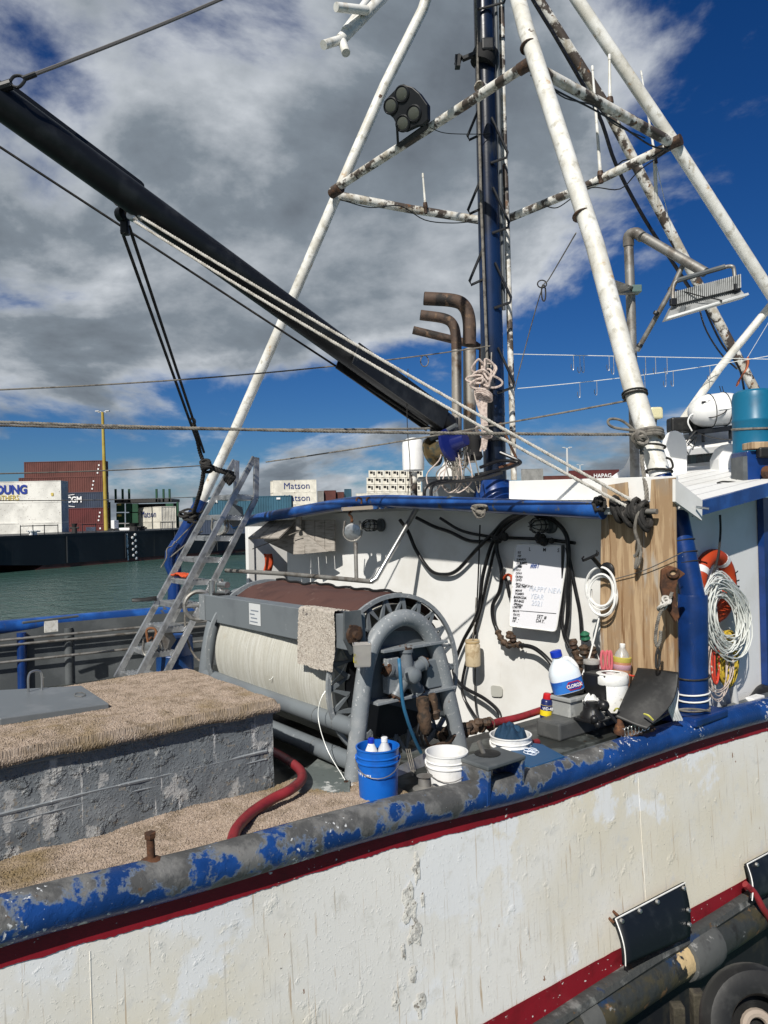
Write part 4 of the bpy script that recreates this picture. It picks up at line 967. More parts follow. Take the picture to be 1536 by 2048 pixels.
# line guide beam in front of the drum
bt0, bt1 = [(397, 1189), (413, 1243)], [(700, 1232), (700, 1302)]
BY0, BY1 = 8.15, 5.72
p0, p1 = P(397, 1188, BY0), P(697, 1231, BY1); hgt = (P(397, 1188, BY0) - P(397, 1238, BY0)).length
dirb = (p1 - p0).normalized()
p0t = p0; bh = .27
g = G(); g.box(p0 - Z * bh, p1 - p0, U * .16, Z * bh); bm = g.build('guide_beam', m['grey'], reel, bevel=.006)
g = G(); g.box(p0 - Z * (bh + .0) - U * .004 + dirb * .02, dirb * .16, U * -.001, Z * bh); g.build('paint_scrape', m['grey_chip'], bm)
q = P(519, 1236, 7.05); q = p0 + dirb * ((q - p0).dot(dirb)) - Z * .13 - U * .005
m['sticker'] = M('sticker', (.62, .64, .65), .5)
g = G(); g.box(q - dirb * .12 - Z * .085, dirb * .24, U * .001, Z * .2); stk = g.build('sticker', m['sticker'], bm)
m['stk_txt'] = M('sticker_print', (.22, .25, .30), .6)
for k in range(4):
    g = G(); g.box(q - dirb * (.10 - .02 * (k % 2)) - U * .003 + Z * (-.06 + .035 * k), dirb * (.16 - .03 * (k % 3)), U * .001, Z * .010); g.build('sticker_print', m['stk_txt'], stk)
# guide pulley wheel and rollers at the far end
m['wheel'] = M('guide_wheel_metal', (.36, .35, .33), .4, .6, layers=[((.2, .19, .17), 9, .5, .65)])
q = P(398, 1211, 8.3); axw = (U * .35 + W).normalized()
g = G(); n = 40; wa = Z; wb = axw.cross(Z).normalized(); vs = []
R_ = .155
g.tube([q + (wa * math.cos(2 * math.pi * k / n) + wb * math.sin(2 * math.pi * k / n)) * R_ for k in range(n)], .024, 8, closed=True); wh = g.build('guide_wheel', m['wheel'], reel, True)
for k in range(3):
    t = 2 * math.pi * k / 3 + .5; g = G(); g.tube([q, q + (wa * math.cos(t) + wb * math.sin(t)) * R_], .018, 6); g.build('spoke', m['wheel'], wh)
for x, y, h in ((424, 1190, 38), (440, 1185, 36)):
    g = G(); g.tube([P(x, y, 8.0), P(x, y - h * .75, 8.0)], .035, 10); g.build('guide_roller', m['steel'], bm, True)
for y in (1169, 1184):
    g = G(); g.tube([P(438, y, 8.0), P(455, y + 1, 7.9)], .035, 10); g.build('guide_roller', m['steel'], bm, True)
g = G(); g.cb(P(440, 1190, 7.95), dirb * .1, U * .06, Z * .02); g.build('roller_base', m['dark'], bm)
# dark grey end plate under beam end and bearing
q = P(694, 1265, 5.68); g = G(); g.prism([q + dirb * 0 + U * -.03 + Z * .16, q + U * .12 + Z * .16, q + U * .14 - Z * .1, q - Z * .17 + U * .02, q - U * .04 - Z * .05], W * -.02); g.build('end_plate', m['dgrey'], bm)
g = G(); g.lathe(q + U * .05 - Z * .02 - W * .02, -W, [(.075, 0), (.07, .02), (.035, .025), (.032, .06)], 14); brg = g.build('bearing', m['rustd'], bm, True)
for t in range(4):
    g = G(); a = t * math.pi / 2 + .6; g.lathe(q + U * (.05 + .055 * math.cos(a)) + Z * (-.02 + .08 * math.sin(a)) - W * .02, -W, [(.014, 0), (.014, .02)], 6); g.build('bearing_bolt', m['rustd'], brg)
# lower frame pipes
for (x0, y0, x1, y1) in ((540, 1390, 716, 1459), (560, 1466, 712, 1527)):
    q1 = oV(x1, y1, RV); q0_ = q1 + W * RLEN + (Z * 0)
    g = G(); g.tube([q1, q0_], .068, 14); pp = g.build('frame_pipe', m['grey'], reel, True)
    for s_ in (.26, .55):
        g = G(); g.lathe(q1 + W * s_, W, [(.0685, 0), (.071, .003), (.071, .010), (.0685, .013)], 14); g.build('weld_band', m['dgrey'], pp)
    q2 = oV(x1 + 205, y1 + 20, RV); g = G(); g.tube([q2, q2 + W * RLEN], .06, 12); g.build('frame_pipe', m['dgrey'], reel, True)
# frame plate and shelves on the near arch
def fp(x, y, b=RV): return oV(x, y, b)
g = G(); g.prism([fp(742, 1300, RV + .04), fp(775, 1262, RV + .04), fp(845, 1262, RV + .04), fp(882, 1350, RV + .04), fp(905, 1440, RV + .04), fp(742, 1400, RV + .04)][::-1], W * .02); pl = g.build('motor_plate', m['dgrey'], reel)
for (x0, y0), (x1, y1) in (((752, 1298), (880, 1278)), ((740, 1402), (898, 1368))):
    g = G(); a_, b_ = fp(x0, y0, RV + .02), fp(x1, y1, RV + .02); g.box(a_ - W * .10, b_ - a_, W * .12, Z * -.022); g.build('shelf', m['grey_chip'], pl, bevel=.003)
g = G(); g.cb(fp(782, 1350, RV - .02), U * .06, W * .04, Z * .14); g.build('bracket', m['grey_chip'], pl, bevel=.01)
g = G(); g.cb(fp(868, 1345, RV - .0), U * .10, W * .03, Z * .12); g.build('bracket', m['grey'], pl, bevel=.01)
# hydraulic motor: five radial cylinders round a hub
mc = fp(822, 1350, RV - .10)
mo = None
g = G(); g.lathe(mc + W * .16, -W, [(.12, 0), (.13, .05), (.12, .12), (.07, .15), (.06, .22), (.03, .24)], 18); mo = g.build('hydraulic_motor', m['grey'], reel, True)
for k in range(5):
    a = math.radians(90 + 72 * k); d_ = U * math.cos(a) + Z * math.sin(a)
    g = G(); g.lathe(mc + W * .06 + d_ * .05, d_, [(.062, 0), (.055, .07), (.05, .12), (.062, .125), (.062, .15)], 12); g.build('cylinder', m['grey'], mo, True)
    g = G(); g.lathe(mc + W * .06 + d_ * .20, d_, [(.058, 0), (.058, .012), (.02, .02)], 8); g.build('cylinder_cap', m['rustd'], mo)
    for j in range(4):
        q = mc + W * .06 + d_ * .212 + (d_.cross(W) * math.cos(j * 1.57 + .7) + W * math.sin(j * 1.57 + .7)) * .045
        g = G(); g.lathe(q, d_, [(.011, 0), (.011, .014)], 6); g.build('cap_bolt', m['rust'], mo)
g = G(); g.lathe(fp(846, 1408, RV - .16), -Z + U * .1, [(.05, -.05), (.055, 0), (.045, .06), (.06, .09), (.05, .2), (.03, .24)], 10); g.build('greased_fitting', m['tape'], mo, True)
g = G(); g.lathe(fp(866, 1400, RV - .14), -Z + U * .2, [(.03, -.05), (.042, 0), (.03, .08), (.045, .1), (.03, .16)], 10); g.build('greased_fitting', m['tape'], mo, True)
g = G(); g.tube(smooth([fp(798, 1318, RV - .2), fp(800, 1340, RV - .24), fp(805, 1400, RV - .22), fp(815, 1440, RV - .2), fp(830, 1480, RV - .14), fp(842, 1505, RV - .1)], 6), .014, 8)
g.build('blue_hose', M('blue_hose', (.03, .14, .26), .45), mo, True)
for dx, mm in ((0, 'hose'), (8, 'rustd'), (-8, 'hose')):
    g = G(); g.tube(smooth([fp(848 + dx, 1440, RV - .14), fp(842 + dx, 1470, RV - .14), fp(852 + dx, 1492, RV - .1), fp(880, 1490 - dx * .4, RV - .12), fp(900, 1480 + dx * .5, RV - .2), fp(910, 1470, RV - .3)], 6), .012, 6); g.build('hydraulic_hose', m[mm], mo, True)
# foot plates
q = fp(702, 1568, RV); g = G(); g.prism([q + (U * math.cos(t) + W * math.sin(t)) * .12 for t in [k * math.pi / 5 for k in range(10)]], Z * .03); ft = g.build('foot_plate', m['wpipe2'], reel, bevel=.005)
g = G(); g.lathe(q - U * .08 - W * .05 + Z * .03, Z, [(.018, 0), (.018, .025)], 6); g.build('foot_bolt', m['rust'], ft)
g = G(); g.prism([q + U * -.12 - Z * .0, q + U * .10, q + U * .02 - Z * .12, q - U * .15 - Z * .10], -W * .06); g.build('rusted_bracket', m['rust'], ft)
# bleached carpet hung over the beam end
cp0 = p0 + dirb * ((P(608, 1218, 6.3) - p0).dot(dirb)); cw = .54
def crp(s, t):
    along = cp0 + dirb * (cw * s)
    k = t * .56
    if k < .10: q = along + U * (.12 - k * 1.4) + Z * (.012 + .012 * math.sin(k * 20))
    else: q = along - U * (.03 + .015 * math.sin(s * 9 + t * 3) + .03 * t * t) + Z * (.01 - (k - .10) * 1.0)
    return q + dirb * .02 * noise.noise(V((s * 3, t * 5, 2))) * t
carpet('carpet', crp, 110, 110, m['carpet2'], 'pale grey carpet scrap hung over the reel beam end', .006, 5)
# plastic tub tied to the arch
q = oV(724, 1305, RV - .16)
tub = thing('plastic_tub', 'small clear plastic tub with coloured bits tied to the reel arch', 'plastic tub', q - Z * .1)
m['clear'] = M('cloudy_clear_plastic', (.60, .58, .55), .3, trans=.45, layers=[((.7, .35, .25), 5, .58, .66), ((.55, .5, .2), 7, .60, .66), ((.25, .33, .45), 6, .62, .68)])
g = G(); g.lathe(q - Z * .10, Z, [(.075, 0), (.085, .01), (.095, .16), (.1, .165), (.09, .168), (.08, .02)], 4, ref=(U + W * .2)); g.build('shell', m['clear'], tub, True)
for k in range(7):
    g = G(); a = k * 2.4; g.cb(q + U * .045 * math.cos(a) + W * .045 * math.sin(a) - Z * (.06 - .008 * k), U * .02, W * .008, Z * .02); g.build('lure_bit', M('lure_bit', [(.7, .12, .06), (.6, .5, .05), (.05, .15, .5), (.7, .7, .68)][k % 4], .5), tub)
# aluminium tray behind buckets
q0 = oZ(780, 1560, DK + .10); q1 = oZ(890, 1500, DK + .10)
g = G(); pp = [P(790, 1535, 5.9), P(880, 1490, 6.35), P(905, 1515, 6.3), P(800, 1572, 5.8)]; g.prism(pp, Z * -.06); tag(g.build('metal_tray', m['alu'], bevel=.004), 'dull aluminium tray lying behind the two front buckets', 'tray')
# ============================================================ ladder
lad = thing('ladder', 'aluminium step ladder leaning from the deck up to the blue eave', 'ladder', P(270, 1350, 11.2))
A0, A1 = P(232, 1356, 10.9), P(469, 921, 12.7)
WD = -W * .70                                     # towards the near side
RE = U * .40 + Z * -.02                           # depth of the treads
sd_ = (A1 - A0).normalized()
def stringer(a, b, w=.05, d=.085):
    t = (b - a).normalized(); n1 = W * w; n2 = t.cross(W).normalized() * d * .5
    g = G(); g.box(a - n1 * .5 - n2, b - a, n1, n2 * 2); g.build('stringer', m['alu'], lad, bevel=.004)
Rk = .80
for o in (V((0, 0, 0)), WD):
    stringer(A0 + o, A1 + o)
    D0, D1 = A0 + o + RE, A0.lerp(A1, Rk) + o + RE
    stringer(D0, D1)
    stringer(D1, A1 + o + U * .04)
for k in range(9):
    t = .03 + k * .0985
    q = A0.lerp(A1, t)
    tr = None
    g = G(); g.box(q + W * -.03 + Z * -.085, WD * .92, RE * 1.0, Z * .07); tr = g.build('tread', m['alu'], lad, bevel=.004)
    for j in range(6):
        g = G(); g.box(q + W * -.03 + RE * (.06 + .155 * j), WD * .92, RE * .07, Z * -.02); g.build('tread_ridge', m['alu'], tr)
# blocks hung on the ladder, shoe and glove on its treads
def block(name, label, q, ax, r, par_mat, strap_up=.0):
    t = thing(name, label, 'pulley block', q - Z * r)
    ax = ax.normalized()
    g = G(); g.lathe(q, ax, [(r * .8, -.05), (r, -.045), (r, -.03), (r * .86, -.02), (r * .86, .02), (r, .03), (r, .045), (r * .8, .05)], 22); g.build('sheave', par_mat, t, True)
    g = G(); g.lathe(q - ax * .052, -ax, [(r * .32, 0), (r * .3, .015), (r * .12, .02), (r * .1, .035)], 12); g.build('pin', m['rust'], t, True)
    up = (Z - ax * Z.dot(ax)).normalized()
    for s_ in (-1, 1):
        g = G(); sdv = ax.cross(up); pts = [q + ax * s_ * .06 + sdv * r * 1.06 * math.cos(a) + up * r * 1.06 * math.sin(a) for a in [math.pi * (1 + k / 10) for k in range(11)]]
        pts = [q + ax * s_ * .06 - sdv * r * .85 + up * r * 1.3] + pts + [q + ax * s_ * .06 + sdv * r * .85 + up * r * 1.3]
        g.tube(pts, .012, 6); g.build('strap', m['galv'], t, True)
    g = G(); g.tube([q + up * r * 1.2 - ax * .06, q + up * r * 1.55, q + up * r * 1.2 + ax * .06], .014, 6); g.build('shackle', m['rust'], t, True)
    return t
fa = -(U * .75 + W * .55)
b_ = block('pulley_block', 'round metal pulley block hanging halfway up the ladder', P(440, 1054, 11.95), fa, .115, m['steel'])
g = G(); q = P(449, 1030, 12.0); g.prism([q, q + U * .1 + Z * .2, q + U * .32 + Z * .12, q + U * .36 - Z * .15, q + U * .15 - Z * .2], W * .03); g.build('cheek_plate', m['grey'], b_)
b_ = block('pulley_block', 'silver pulley block with copper fitting low on the ladder', P(303, 1297, 10.8), fa, .105, m['steel'])
g = G(); q = P(318, 1270, 10.85); g.prism([q - Z * .02, q + U * .12 + Z * .16, q + U * .26 - Z * .10, q + U * .10 - Z * .30], W * .03); g.build('cheek_plate', m['galv'], b_)
g = G(); g.tube(smooth(PL((296, 1285, 10.8), (293, 1262, 10.8), (302, 1256, 10.8), (312, 1262, 10.8), (308, 1285, 10.8)), 4), .018, 6); g.build('hook', M('copper', (.35, .16, .08), .4, .6), b_, True)
q = A0.lerp(A1, .03 + 3 * .0985) + WD * .02 + RE * .2 - U * .25 + Z * .0
sh = thing('shoe', 'black rubber shoe lying on a ladder tread', 'shoe', q)
g = G(); ang = (-WD.normalized() * .3 - U).normalized(); sdv = ang.cross(Z)
def shoe(s, t):
    L_ = .36; x = (s - .35) * L_; w = .05 * (1 - .5 * abs(s * 2 - 1) ** 3); h = .055 + .035 * max(0, .5 - s); a = math.pi * t
    return q + ang * x + sdv * w * math.cos(a) + Z * (.0 + h * math.sin(a))
g.grid(shoe, 14, 10); g.build('upper', m['rubber'], sh, 'all'); 
g = G(); g.prism([q + ang * x + sdv * w for x, w in ((-.13, .035), (-.13, -.035), (.1, -.05), (.22, -.03), (.22, .03), (.1, .05))], Z * .015); g.build('sole', m['dark'], sh)
q = A0.lerp(A1, .03 + 4 * .0985) + WD * .25 + RE * .25 + Z * .0
m['orange'] = M('orange_fabric', (.55, .075, .02), .75, layers=[((.35, .04, .012), 8, .45, .65)], bump=(30, .5, .01))
g = G(); g.grid(lambda s, t: q + W * (.22 - .44 * s) + U * (.22 * t - .11) * (1 - .4 * s) + Z * (.03 + .05 * math.sin(s * 3) + .03 * noise.noise(V((s * 5, t * 5, 0)))), 14, 10)
o = g.build('glove', m['orange'], None, 'all'); o.modifiers.new('th', 'SOLIDIFY').thickness = .02; tag(o, 'orange work glove draped over a ladder tread', 'glove')
# blue drum behind the ladder foot
q = B(uv(P(350, 1330, 12))[0], uv(P(350, 1330, 12.0))[1], 2.15)
m['drumblue'] = M('blue_plastic_drum', (.008, .045, .16), .4, layers=[((.015, .07, .22), 3, .5, .65)])
g = G(); g.lathe(q, Z, [(.27, 0), (.29, .03), (.29, .28), (.30, .3), (.29, .32), (.29, .58), (.30, .6), (.29, .62), (.28, .88), (.26, .9), (.24, .88)], 24); tag(g.build('plastic_drum', m['drumblue'], None, True), 'dark blue drum standing behind the foot of the ladder', 'drum')
# tie lines at the ladder
g = G(); g.tube(smooth(PL((345, 1090, 13.9), (390, 1045, 13.6), (402, 1040, 13.4)), 5), .012, 5); g.tube(smooth(PL((340, 1115, 13.9), (370, 1090, 13.8), (405, 1062, 13.6)), 5), .012, 5)
g.tube(smooth(PL((345, 1092, 13.9), (334, 1098, 13.8), (333, 1115, 13.8), (322, 1135, 13.8)), 5), .012, 5); tag(g.build('tie_rope', m['rope_grey'], None, True), 'thin grey tie rope knotted round the far blue post', 'rope')
g = G(); g.rope(smooth(PL((372, 1205, 11.0), (370, 1250, 11.0), (378, 1290, 11.0), (395, 1318, 11.0), (420, 1328, 10.8)), 8), .016, .05); tag(g.build('rope', m['rope_grey'], None, True), 'speckled rope hanging beside the ladder behind the reel', 'rope')

# ============================================================ boom
BT, BF = P(-60, 160, 7.35), P(895, 850, 11.75)
boom = thing('boom', 'long black cargo boom slanting down to the foot of the mast', 'boom', BF)
bx = (BT - BF).normalized(); bu = (Z - bx * Z.dot(bx)).normalized(); bs_ = bx.cross(bu)
g = G(); g.tube([BF, BF.lerp(BT, .5), BT], [.17, .172, .172], 22); bp_ = g.build('spar', m['black'], boom, True)
def on_boom(x, y):                                   # nearest point of the axis to a pixel
    best = min((i / 200 for i in range(201)), key=lambda t: (lambda q: (768 + FPX * (q - CAM).dot(RT) / (q - CAM).dot(FW) - x) ** 2 + (1024 - FPX * (q - CAM).dot(UP) / (q - CAM).dot(FW) - y) ** 2)(BF.lerp(BT, t)))
    return BF.lerp(BT, best)
a, b_ = on_boom(290, 400), on_boom(0, 205)
g = G(); g.prism([a + bu * .13, a + bu * .235 + bx * .06, a + bu * .245 + bx * .10, b_ + bu * .255, b_ + bu * .13], bs_ * .03); g.build('fin_plate', m['black'], boom, bevel=.01)
a, b_ = on_boom(880, 835), on_boom(700, 705)
for s_ in (-1, 1):
    g = G(); g.box(a + bs_ * (s_ * .18) - bu * .2, b_ - a, bs_ * .025, bu * .34); g.build('channel', m['black'], boom, bevel=.006)
g = G(); g.lathe(on_boom(250, 372) + bu * .2 - bs_ * -.04, bs_, [(.018, -.02), (.018, .02)], 8); g.build('rivet', m['galv'], boom)
# gooseneck at the mast
g = G(); g.cb(P(930, 878, 11.85), X * .12, Yd * .1, Z * .12); g.build('gooseneck', m['rustd'], boom, bevel=.03)
g = G(); g.lathe(P(948, 895, 11.8), Z, [(.1, -.2), (.14, -.15), (.1, 0), (.13, .1), (.09, .2)], 12); g.build('gooseneck_pin', m['dark'], boom, True)
# boom winch drum
wn = thing('boom_winch', 'small cable winch with blue and brass drums below the boom heel', 'winch', P(880, 920, 11.6))
wx = (P(905, 888, 11.5) - P(862, 905, 11.75)).normalized(); q = P(862, 905, 11.7)
g = G(); g.lathe(q, wx, [(.20, 0), (.235, .01), (.235, .05), (.13, .07), (.12, .32), (.12, .36)], 22); g.build('brass_drum', M('tarnished_brass', (.16, .12, .06), .4, .5, layers=[((.05, .07, .07), 6, .5, .62)]), wn, True)
g = G(); g.lathe(q + wx * .34, wx, [(.12, -.04), (.26, 0), (.26, .05), (.12, .1), (.1, .32)], 22); g.build('blue_drum', M('navy_drum', (.006, .012, .10), .35), wn, True)
g = G(); g.cb(P(888, 858, 11.75), X * .22, Yd * .1, Z * .17); g.build('winch_frame', m['black'], wn, bevel=.02)
g = G(); g.tube([q - wx * .02 + Z * .2, q + wx * .5 + Z * .26], .04, 8); g.build('winch_bar', m['dgrey'], wn)
# block and tackle on the boom
tk = thing('tackle_block', 'black tackle block shackled under the middle of the boom', 'pulley block', P(248, 445, 8.75))
q = P(246, 425, 8.72)
g = G(); g.lathe(q - Z * .02, bs_ + V((0, -.3, 0)), [(.07, -.05), (.09, -.045), (.09, .045), (.07, .05)], 16); g.build('sheave_case', m['black'], tk, True)
g = G(); g.cb(P(250, 450, 8.75), X * .05, Yd * .045, Z * .12); g.build('cheek', m['black'], tk, bevel=.02)
for i, pts in enumerate((((226, 398, 8.7), (233, 407, 8.68), (243, 412, 8.66), (252, 420, 8.65)), ((240, 412, 8.7), (236, 425, 8.7), (243, 435, 8.7)), ((243, 410, 8.66), (255, 412, 8.62), (258, 422, 8.6), (250, 428, 8.6)))):
    g = G(); g.tube(smooth(PL(*pts), 5), .022 if i == 0 else .016, 8); g.build('shackle', m['rustd'], tk, True)
t2 = thing('snatch_block', 'small silver snatch block at the head of the white ropes', 'pulley block', P(266, 432, 8.5))
g = G(); g.lathe(P(266, 430, 8.5), V((-.3, -1, .2)), [(.05, -.04), (.07, -.03), (.07, .03), (.05, .04)], 16); g.build('sheave', m['steel'], t2, True)
g = G(); g.tube(smooth(PL((254, 418, 8.6), (262, 420, 8.5), (275, 432, 8.48), (283, 440, 8.46)), 4), .018, 6); g.build('becket', m['galv'], t2, True)

# ============================================================ ropes and wires
def ropeobj(pts, r, mat, label, laid=True, name='rope', cat='rope', pitch=None):
    g = G()
    if laid: g.rope(pts, r, pitch or r * 5.5)
    else: g.tube(pts, r, 6)
    return tag(g.build(name, m[mat], None, True), label, cat)
ropeobj(sag(P(272, 428, 8.45), P(1268, 1003, 7.15), .04, 30), .017, 'rope', 'upper pale laid rope running from the boom block to the plywood cleat')
ropeobj(sag(P(268, 442, 8.45), P(1252, 1012, 7.18), .06, 30), .017, 'rope', 'lower pale laid rope running from the boom block to the plywood cleat')
ropeobj(sag(P(0, 843, 7.4), P(1275, 868, 7.45), .02, 30) if 0 else sag(P(-60, 842, 7.4), P(1278, 869, 7.45), .03, 30), .017, 'rope_grey', 'grey rope stretched level across to the near gantry leg')
ropeobj(sag(P(-60, 849, 7.45), P(860, 857, 9.6), .03, 30), .015, 'rope_grey', 'second grey rope just below the level one')
ropeobj(sag(P(243, 460, 8.75), P(402, 905, 12.3), .0, 10), .020, 'rope_dark', 'left black fall of the tackle hanging to the ladder', False)
ropeobj(sag(P(258, 452, 8.75), P(408, 905, 12.3), .0, 10), .020, 'rope_dark', 'right black fall of the tackle hanging to the ladder', False)
ropeobj(sag(P(-40, 268, 8.3), P(880, 868, 11.6), .0, 16), .016, 'rope_dark', 'dark stay line running below the boom from the left edge', False)
ropeobj(sag(P(60, 152, 7.5), P(470, -14, 8.9), .02, 12) + [P(955, -205, 12.0)], .020, 'wire', 'steel stay wire rising from the boom end to the top edge', False, 'wire', 'wire')
th_ = thing('thimble', 'black wire thimble and shackle at the boom end', 'shackle', P(30, 165, 7.4))
g = G(); g.tube(smooth(PL((20, 165, 7.4), (28, 153, 7.4), (42, 152, 7.4), (50, 160, 7.4), (38, 174, 7.4), (25, 172, 7.4)), 5, True), .016, 8, closed=True); g.build('eye', m['black'], th_, True)
g = G(); g.tube(PL((46, 158, 7.4), (72, 148, 7.42)), .028, 8); g.build('ferrule', m['black'], th_, True)
g = G(); g.lathe(P(12, 172, 7.4), V((1, 0, .3)), [(.05, -.06), (.05, .06)], 10); g.build('lug', m['black'], th_)
ropeobj(sag(P(-40, 781, 9.0), P(980, 692, 11.8), .10, 30), .010, 'rope_grey', 'thin grey line crossing the sky under the boom to the exhausts', False, 'line', 'line')
ropeobj(sag(P(-40, 948, 9.5), P(406, 931, 12.3), .02, 16), .009, 'rope_grey', 'thin line running left from the knot above the ladder', False, 'line', 'line')
ropeobj(sag(P(-40, 1001, 9.0), P(392, 994, 12.4), .02, 16), .006, 'rope_grey', 'lowest thin line crossing in front of the containers', False, 'line', 'line')
ropeobj(sag(P(532, 924, 12.5), P(1262, 800, 7.9), .03, 24), .011, 'rope_grey', 'grey line from the ladder top to the ringed gantry leg', False, 'line', 'line')
# knot above the ladder and lashings
kn = thing('lashing', 'black rope lashing binding the tackle falls to the ladder top', 'rope lashing', P(410, 940, 12.3))
for pts, r_ in ((((386, 848, 12.0), (392, 868, 12.1), (400, 905, 12.3), (408, 925, 12.35)), .035), (((408, 925, 12.35), (430, 938, 12.4), (455, 945, 12.4), (466, 948, 12.4)), .05), (((409, 930, 12.3), (404, 965, 12.5), (398, 990, 12.7), (385, 1030, 13.4), (378, 1045, 13.6)), .04)):
    g = G(); g.rope(smooth(PL(*pts), 6), r_, .14); g.build('lashing_rope', m['rope_dark'], kn, True)
for i in range(4):
    g = G(); c_ = P(410 + 1.5 * i, 924 + 5 * i, 12.28); g.tube([c_ + V((.07 * math.cos(t), .07 * math.sin(t), .04 * math.sin(t + i))) for t in [k * .524 for k in range(12)]], .028, 6, closed=True); g.build('knot_turn', m['rope_dark'], kn, True)
for i in range(4):
    g = G(); c_ = P(455 + 3 * i, 952 + 3 * i, 12.38); g.tube([c_ + V((.05 * math.cos(t), .08 * math.sin(t), .07 * math.cos(t))) for t in [k * .524 for k in range(12)]], .02, 6, closed=True); g.build('knot_turn', m['rope_dark'], kn, True)
g = G(); g.tube(smooth(PL((386, 850, 12.0), (380, 842, 12.0), (384, 836, 12.0), (390, 842, 12.0), (388, 852, 12.0)), 4), .018, 6); g.build('loop', m['rope_dark'], kn, True)
for i in range(6):
    g = G(); c_ = P(382 + rnd.uniform(-12, 12), 1030 + rnd.uniform(-12, 14), 13.4); g.tube([c_ + V((.13 * math.cos(t), .13 * math.sin(t), .07 * math.sin(t * 1 + i * 1.3))) for t in [k * .524 for k in range(12)]], .022, 6, closed=True); g.build('knot_turn', m['rope_dark'], kn, True)
# lines right of the mast, with hooks
for i, (p, q, s_, lb) in enumerate((((1018, 708, 12.3), (1570, 719, 12.0), .0, 'upper thin white line hung with hooks right of the mast'), ((1035, 777, 12.3), (1560, 708, 12.2), .05, 'lower thin white line slanting up with hooks hanging from it'))):
    pts = sag(P(*p), P(*q), s_, 24)
    hl = thing('hook_line', lb, 'fishing line', pts[0])
    g = G(); g.tube(pts, .006, 5); g.build('line', m['line'], hl)
    for x in ((1147, 1160, 1168, 1219, 1228, 1292, 1312, 1335) if i == 0 else (1158, 1192, 1288, 1330, 1345, 1418)):
        t = (x - p[0]) / (q[0] - p[0]); h0_ = pts[0].lerp(pts[-1], t) - Z * (s_ * 4 * t * (1 - t))
        ln = .2 + .06 * rnd.random(); g = G()
        g.tube(smooth([h0_ + X * .018, h0_ - Z * ln + X * .018, h0_ - Z * (ln + .035), h0_ - Z * ln - X * .02, h0_ - Z * (ln - .06) - X * .02], 4), .006, 5); g.build('hook', m['steel'], hl, True)
ropeobj(smooth(PL((1152, 466, 8.8), (1098, 558, 10.5), (1085, 575, 10.8), (1060, 660, 11.4), (1028, 782, 12.0)), 6), .008, 'rope_grey', 'thin slack line dropping from the near leg to the mast foot', False, 'line', 'line')
g = G(); c_ = P(1084, 568, 10.8)
g.tube([c_ + V((.065 * math.cos(t), 0, .055 * math.sin(t))) for t in [k * .45 for k in range(14)]], .010, 5, closed=True); g.tube([c_ + V((.02 + .03 * math.cos(t), 0, -.13 + .12 * math.sin(t))) for t in [k * .45 for k in range(14)]], .011, 5, closed=True); tag(g.build('rope_knot', m['rope_dark'], None, True), 'small dark looped knot hanging in the slack line', 'knot')
# rope coil on the mast
rc = thing('rope_coil', 'bundled pinkish rope coil hung on the mast above the winch', 'rope coil', P(960, 850, 11.6))
rn = random.Random(5)
for i in range(8):
    x = 953 + i * 3.6; dx = rn.uniform(-5, 5)
    g = G(); g.tube(smooth(PL((x, 745 + rn.uniform(-6, 6), 11.62), (x - 3 + dx * .4, 790, 11.58), (962 + i * 1.5, 832, 11.55), (965 + i * 1.6, 870, 11.58), (962 + i * 1.8 + dx, 890 + rn.uniform(-8, 14), 11.6)), 6), .018, 7); g.build('strand', m['rope_pink'], rc, True)
for i in range(8):
    g = G(); cx_, cy_ = 968 + rn.uniform(-16, 22), 742 + rn.uniform(-12, 26); rx, ry = rn.uniform(10, 18), rn.uniform(8, 18); ph = rn.uniform(0, 6)
    g.tube([P(cx_ + rx * math.cos(t) + 4 * math.sin(2 * t + ph), cy_ + ry * math.sin(t), 11.52 + .04 * math.sin(t + ph)) for t in [k * .314 for k in range(20)]], .018, 7, closed=True); g.build('loop', m['rope_pink'], rc, True)
for i in range(5):
    g = G(); cy_ = 786 + i * 4 if i < 3 else 850 + i * 4
    g.tube([P(968 + 16 * math.cos(t), cy_ + 7 * math.sin(t) + 6 * math.cos(t), 11.5 + .06 * math.sin(t)) for t in [k * .45 for k in range(14)]], .017, 7, closed=True); g.build('wrap', m['rope_pink'], rc, True)
g = G(); g.tube(PL((982, 735, 11.7), (983, 705, 11.75)), .012, 6); g.build('hanger', m['galv'], rc)
# tangle of lines under the winch
for i in range(9):
    x0 = 878 + 7 * i; pts = PL((x0, 880 + rn.uniform(-20, 20), 11.6), (x0 + rn.uniform(-20, 20), 915, 11.5), (x0 + rn.uniform(-25, 25), 950, 11.45), (x0 + rn.uniform(-15, 25), 985, 11.4), (x0 + rn.uniform(0, 40), 960, 11.4), (x0 + rn.uniform(-10, 20), 905, 11.45))
    ropeobj(smooth(pts, 6), .010, 'rope_grey' if i % 3 else 'rope_pink', 'loose %s line end tangled under the boom winch, %s from the left' % ('grey' if i % 3 else 'pinkish', ('first', 'second', 'third', 'fourth', 'fifth', 'sixth', 'seventh', 'eighth', 'ninth')[i]), False)['group'] = 'tangled line ends under the winch'
for i, (r_, dx, dy) in enumerate(((28, 0, 0), (22, 5, -6), (31, -3, 5))):
    g = G(); g.tube([P(918 + dx + r_ * .8 * math.cos(t), 905 + dy + r_ * math.sin(t), 11.5 + .05 * math.sin(2 * t)) for t in [k * .314 for k in range(17)]], .014, 6); tag(g.build('line_loop', m['rope_grey'], None, True), ('medium', 'smallest', 'widest')[i] + ' grey line loop hanging beside the mast foot', 'rope')
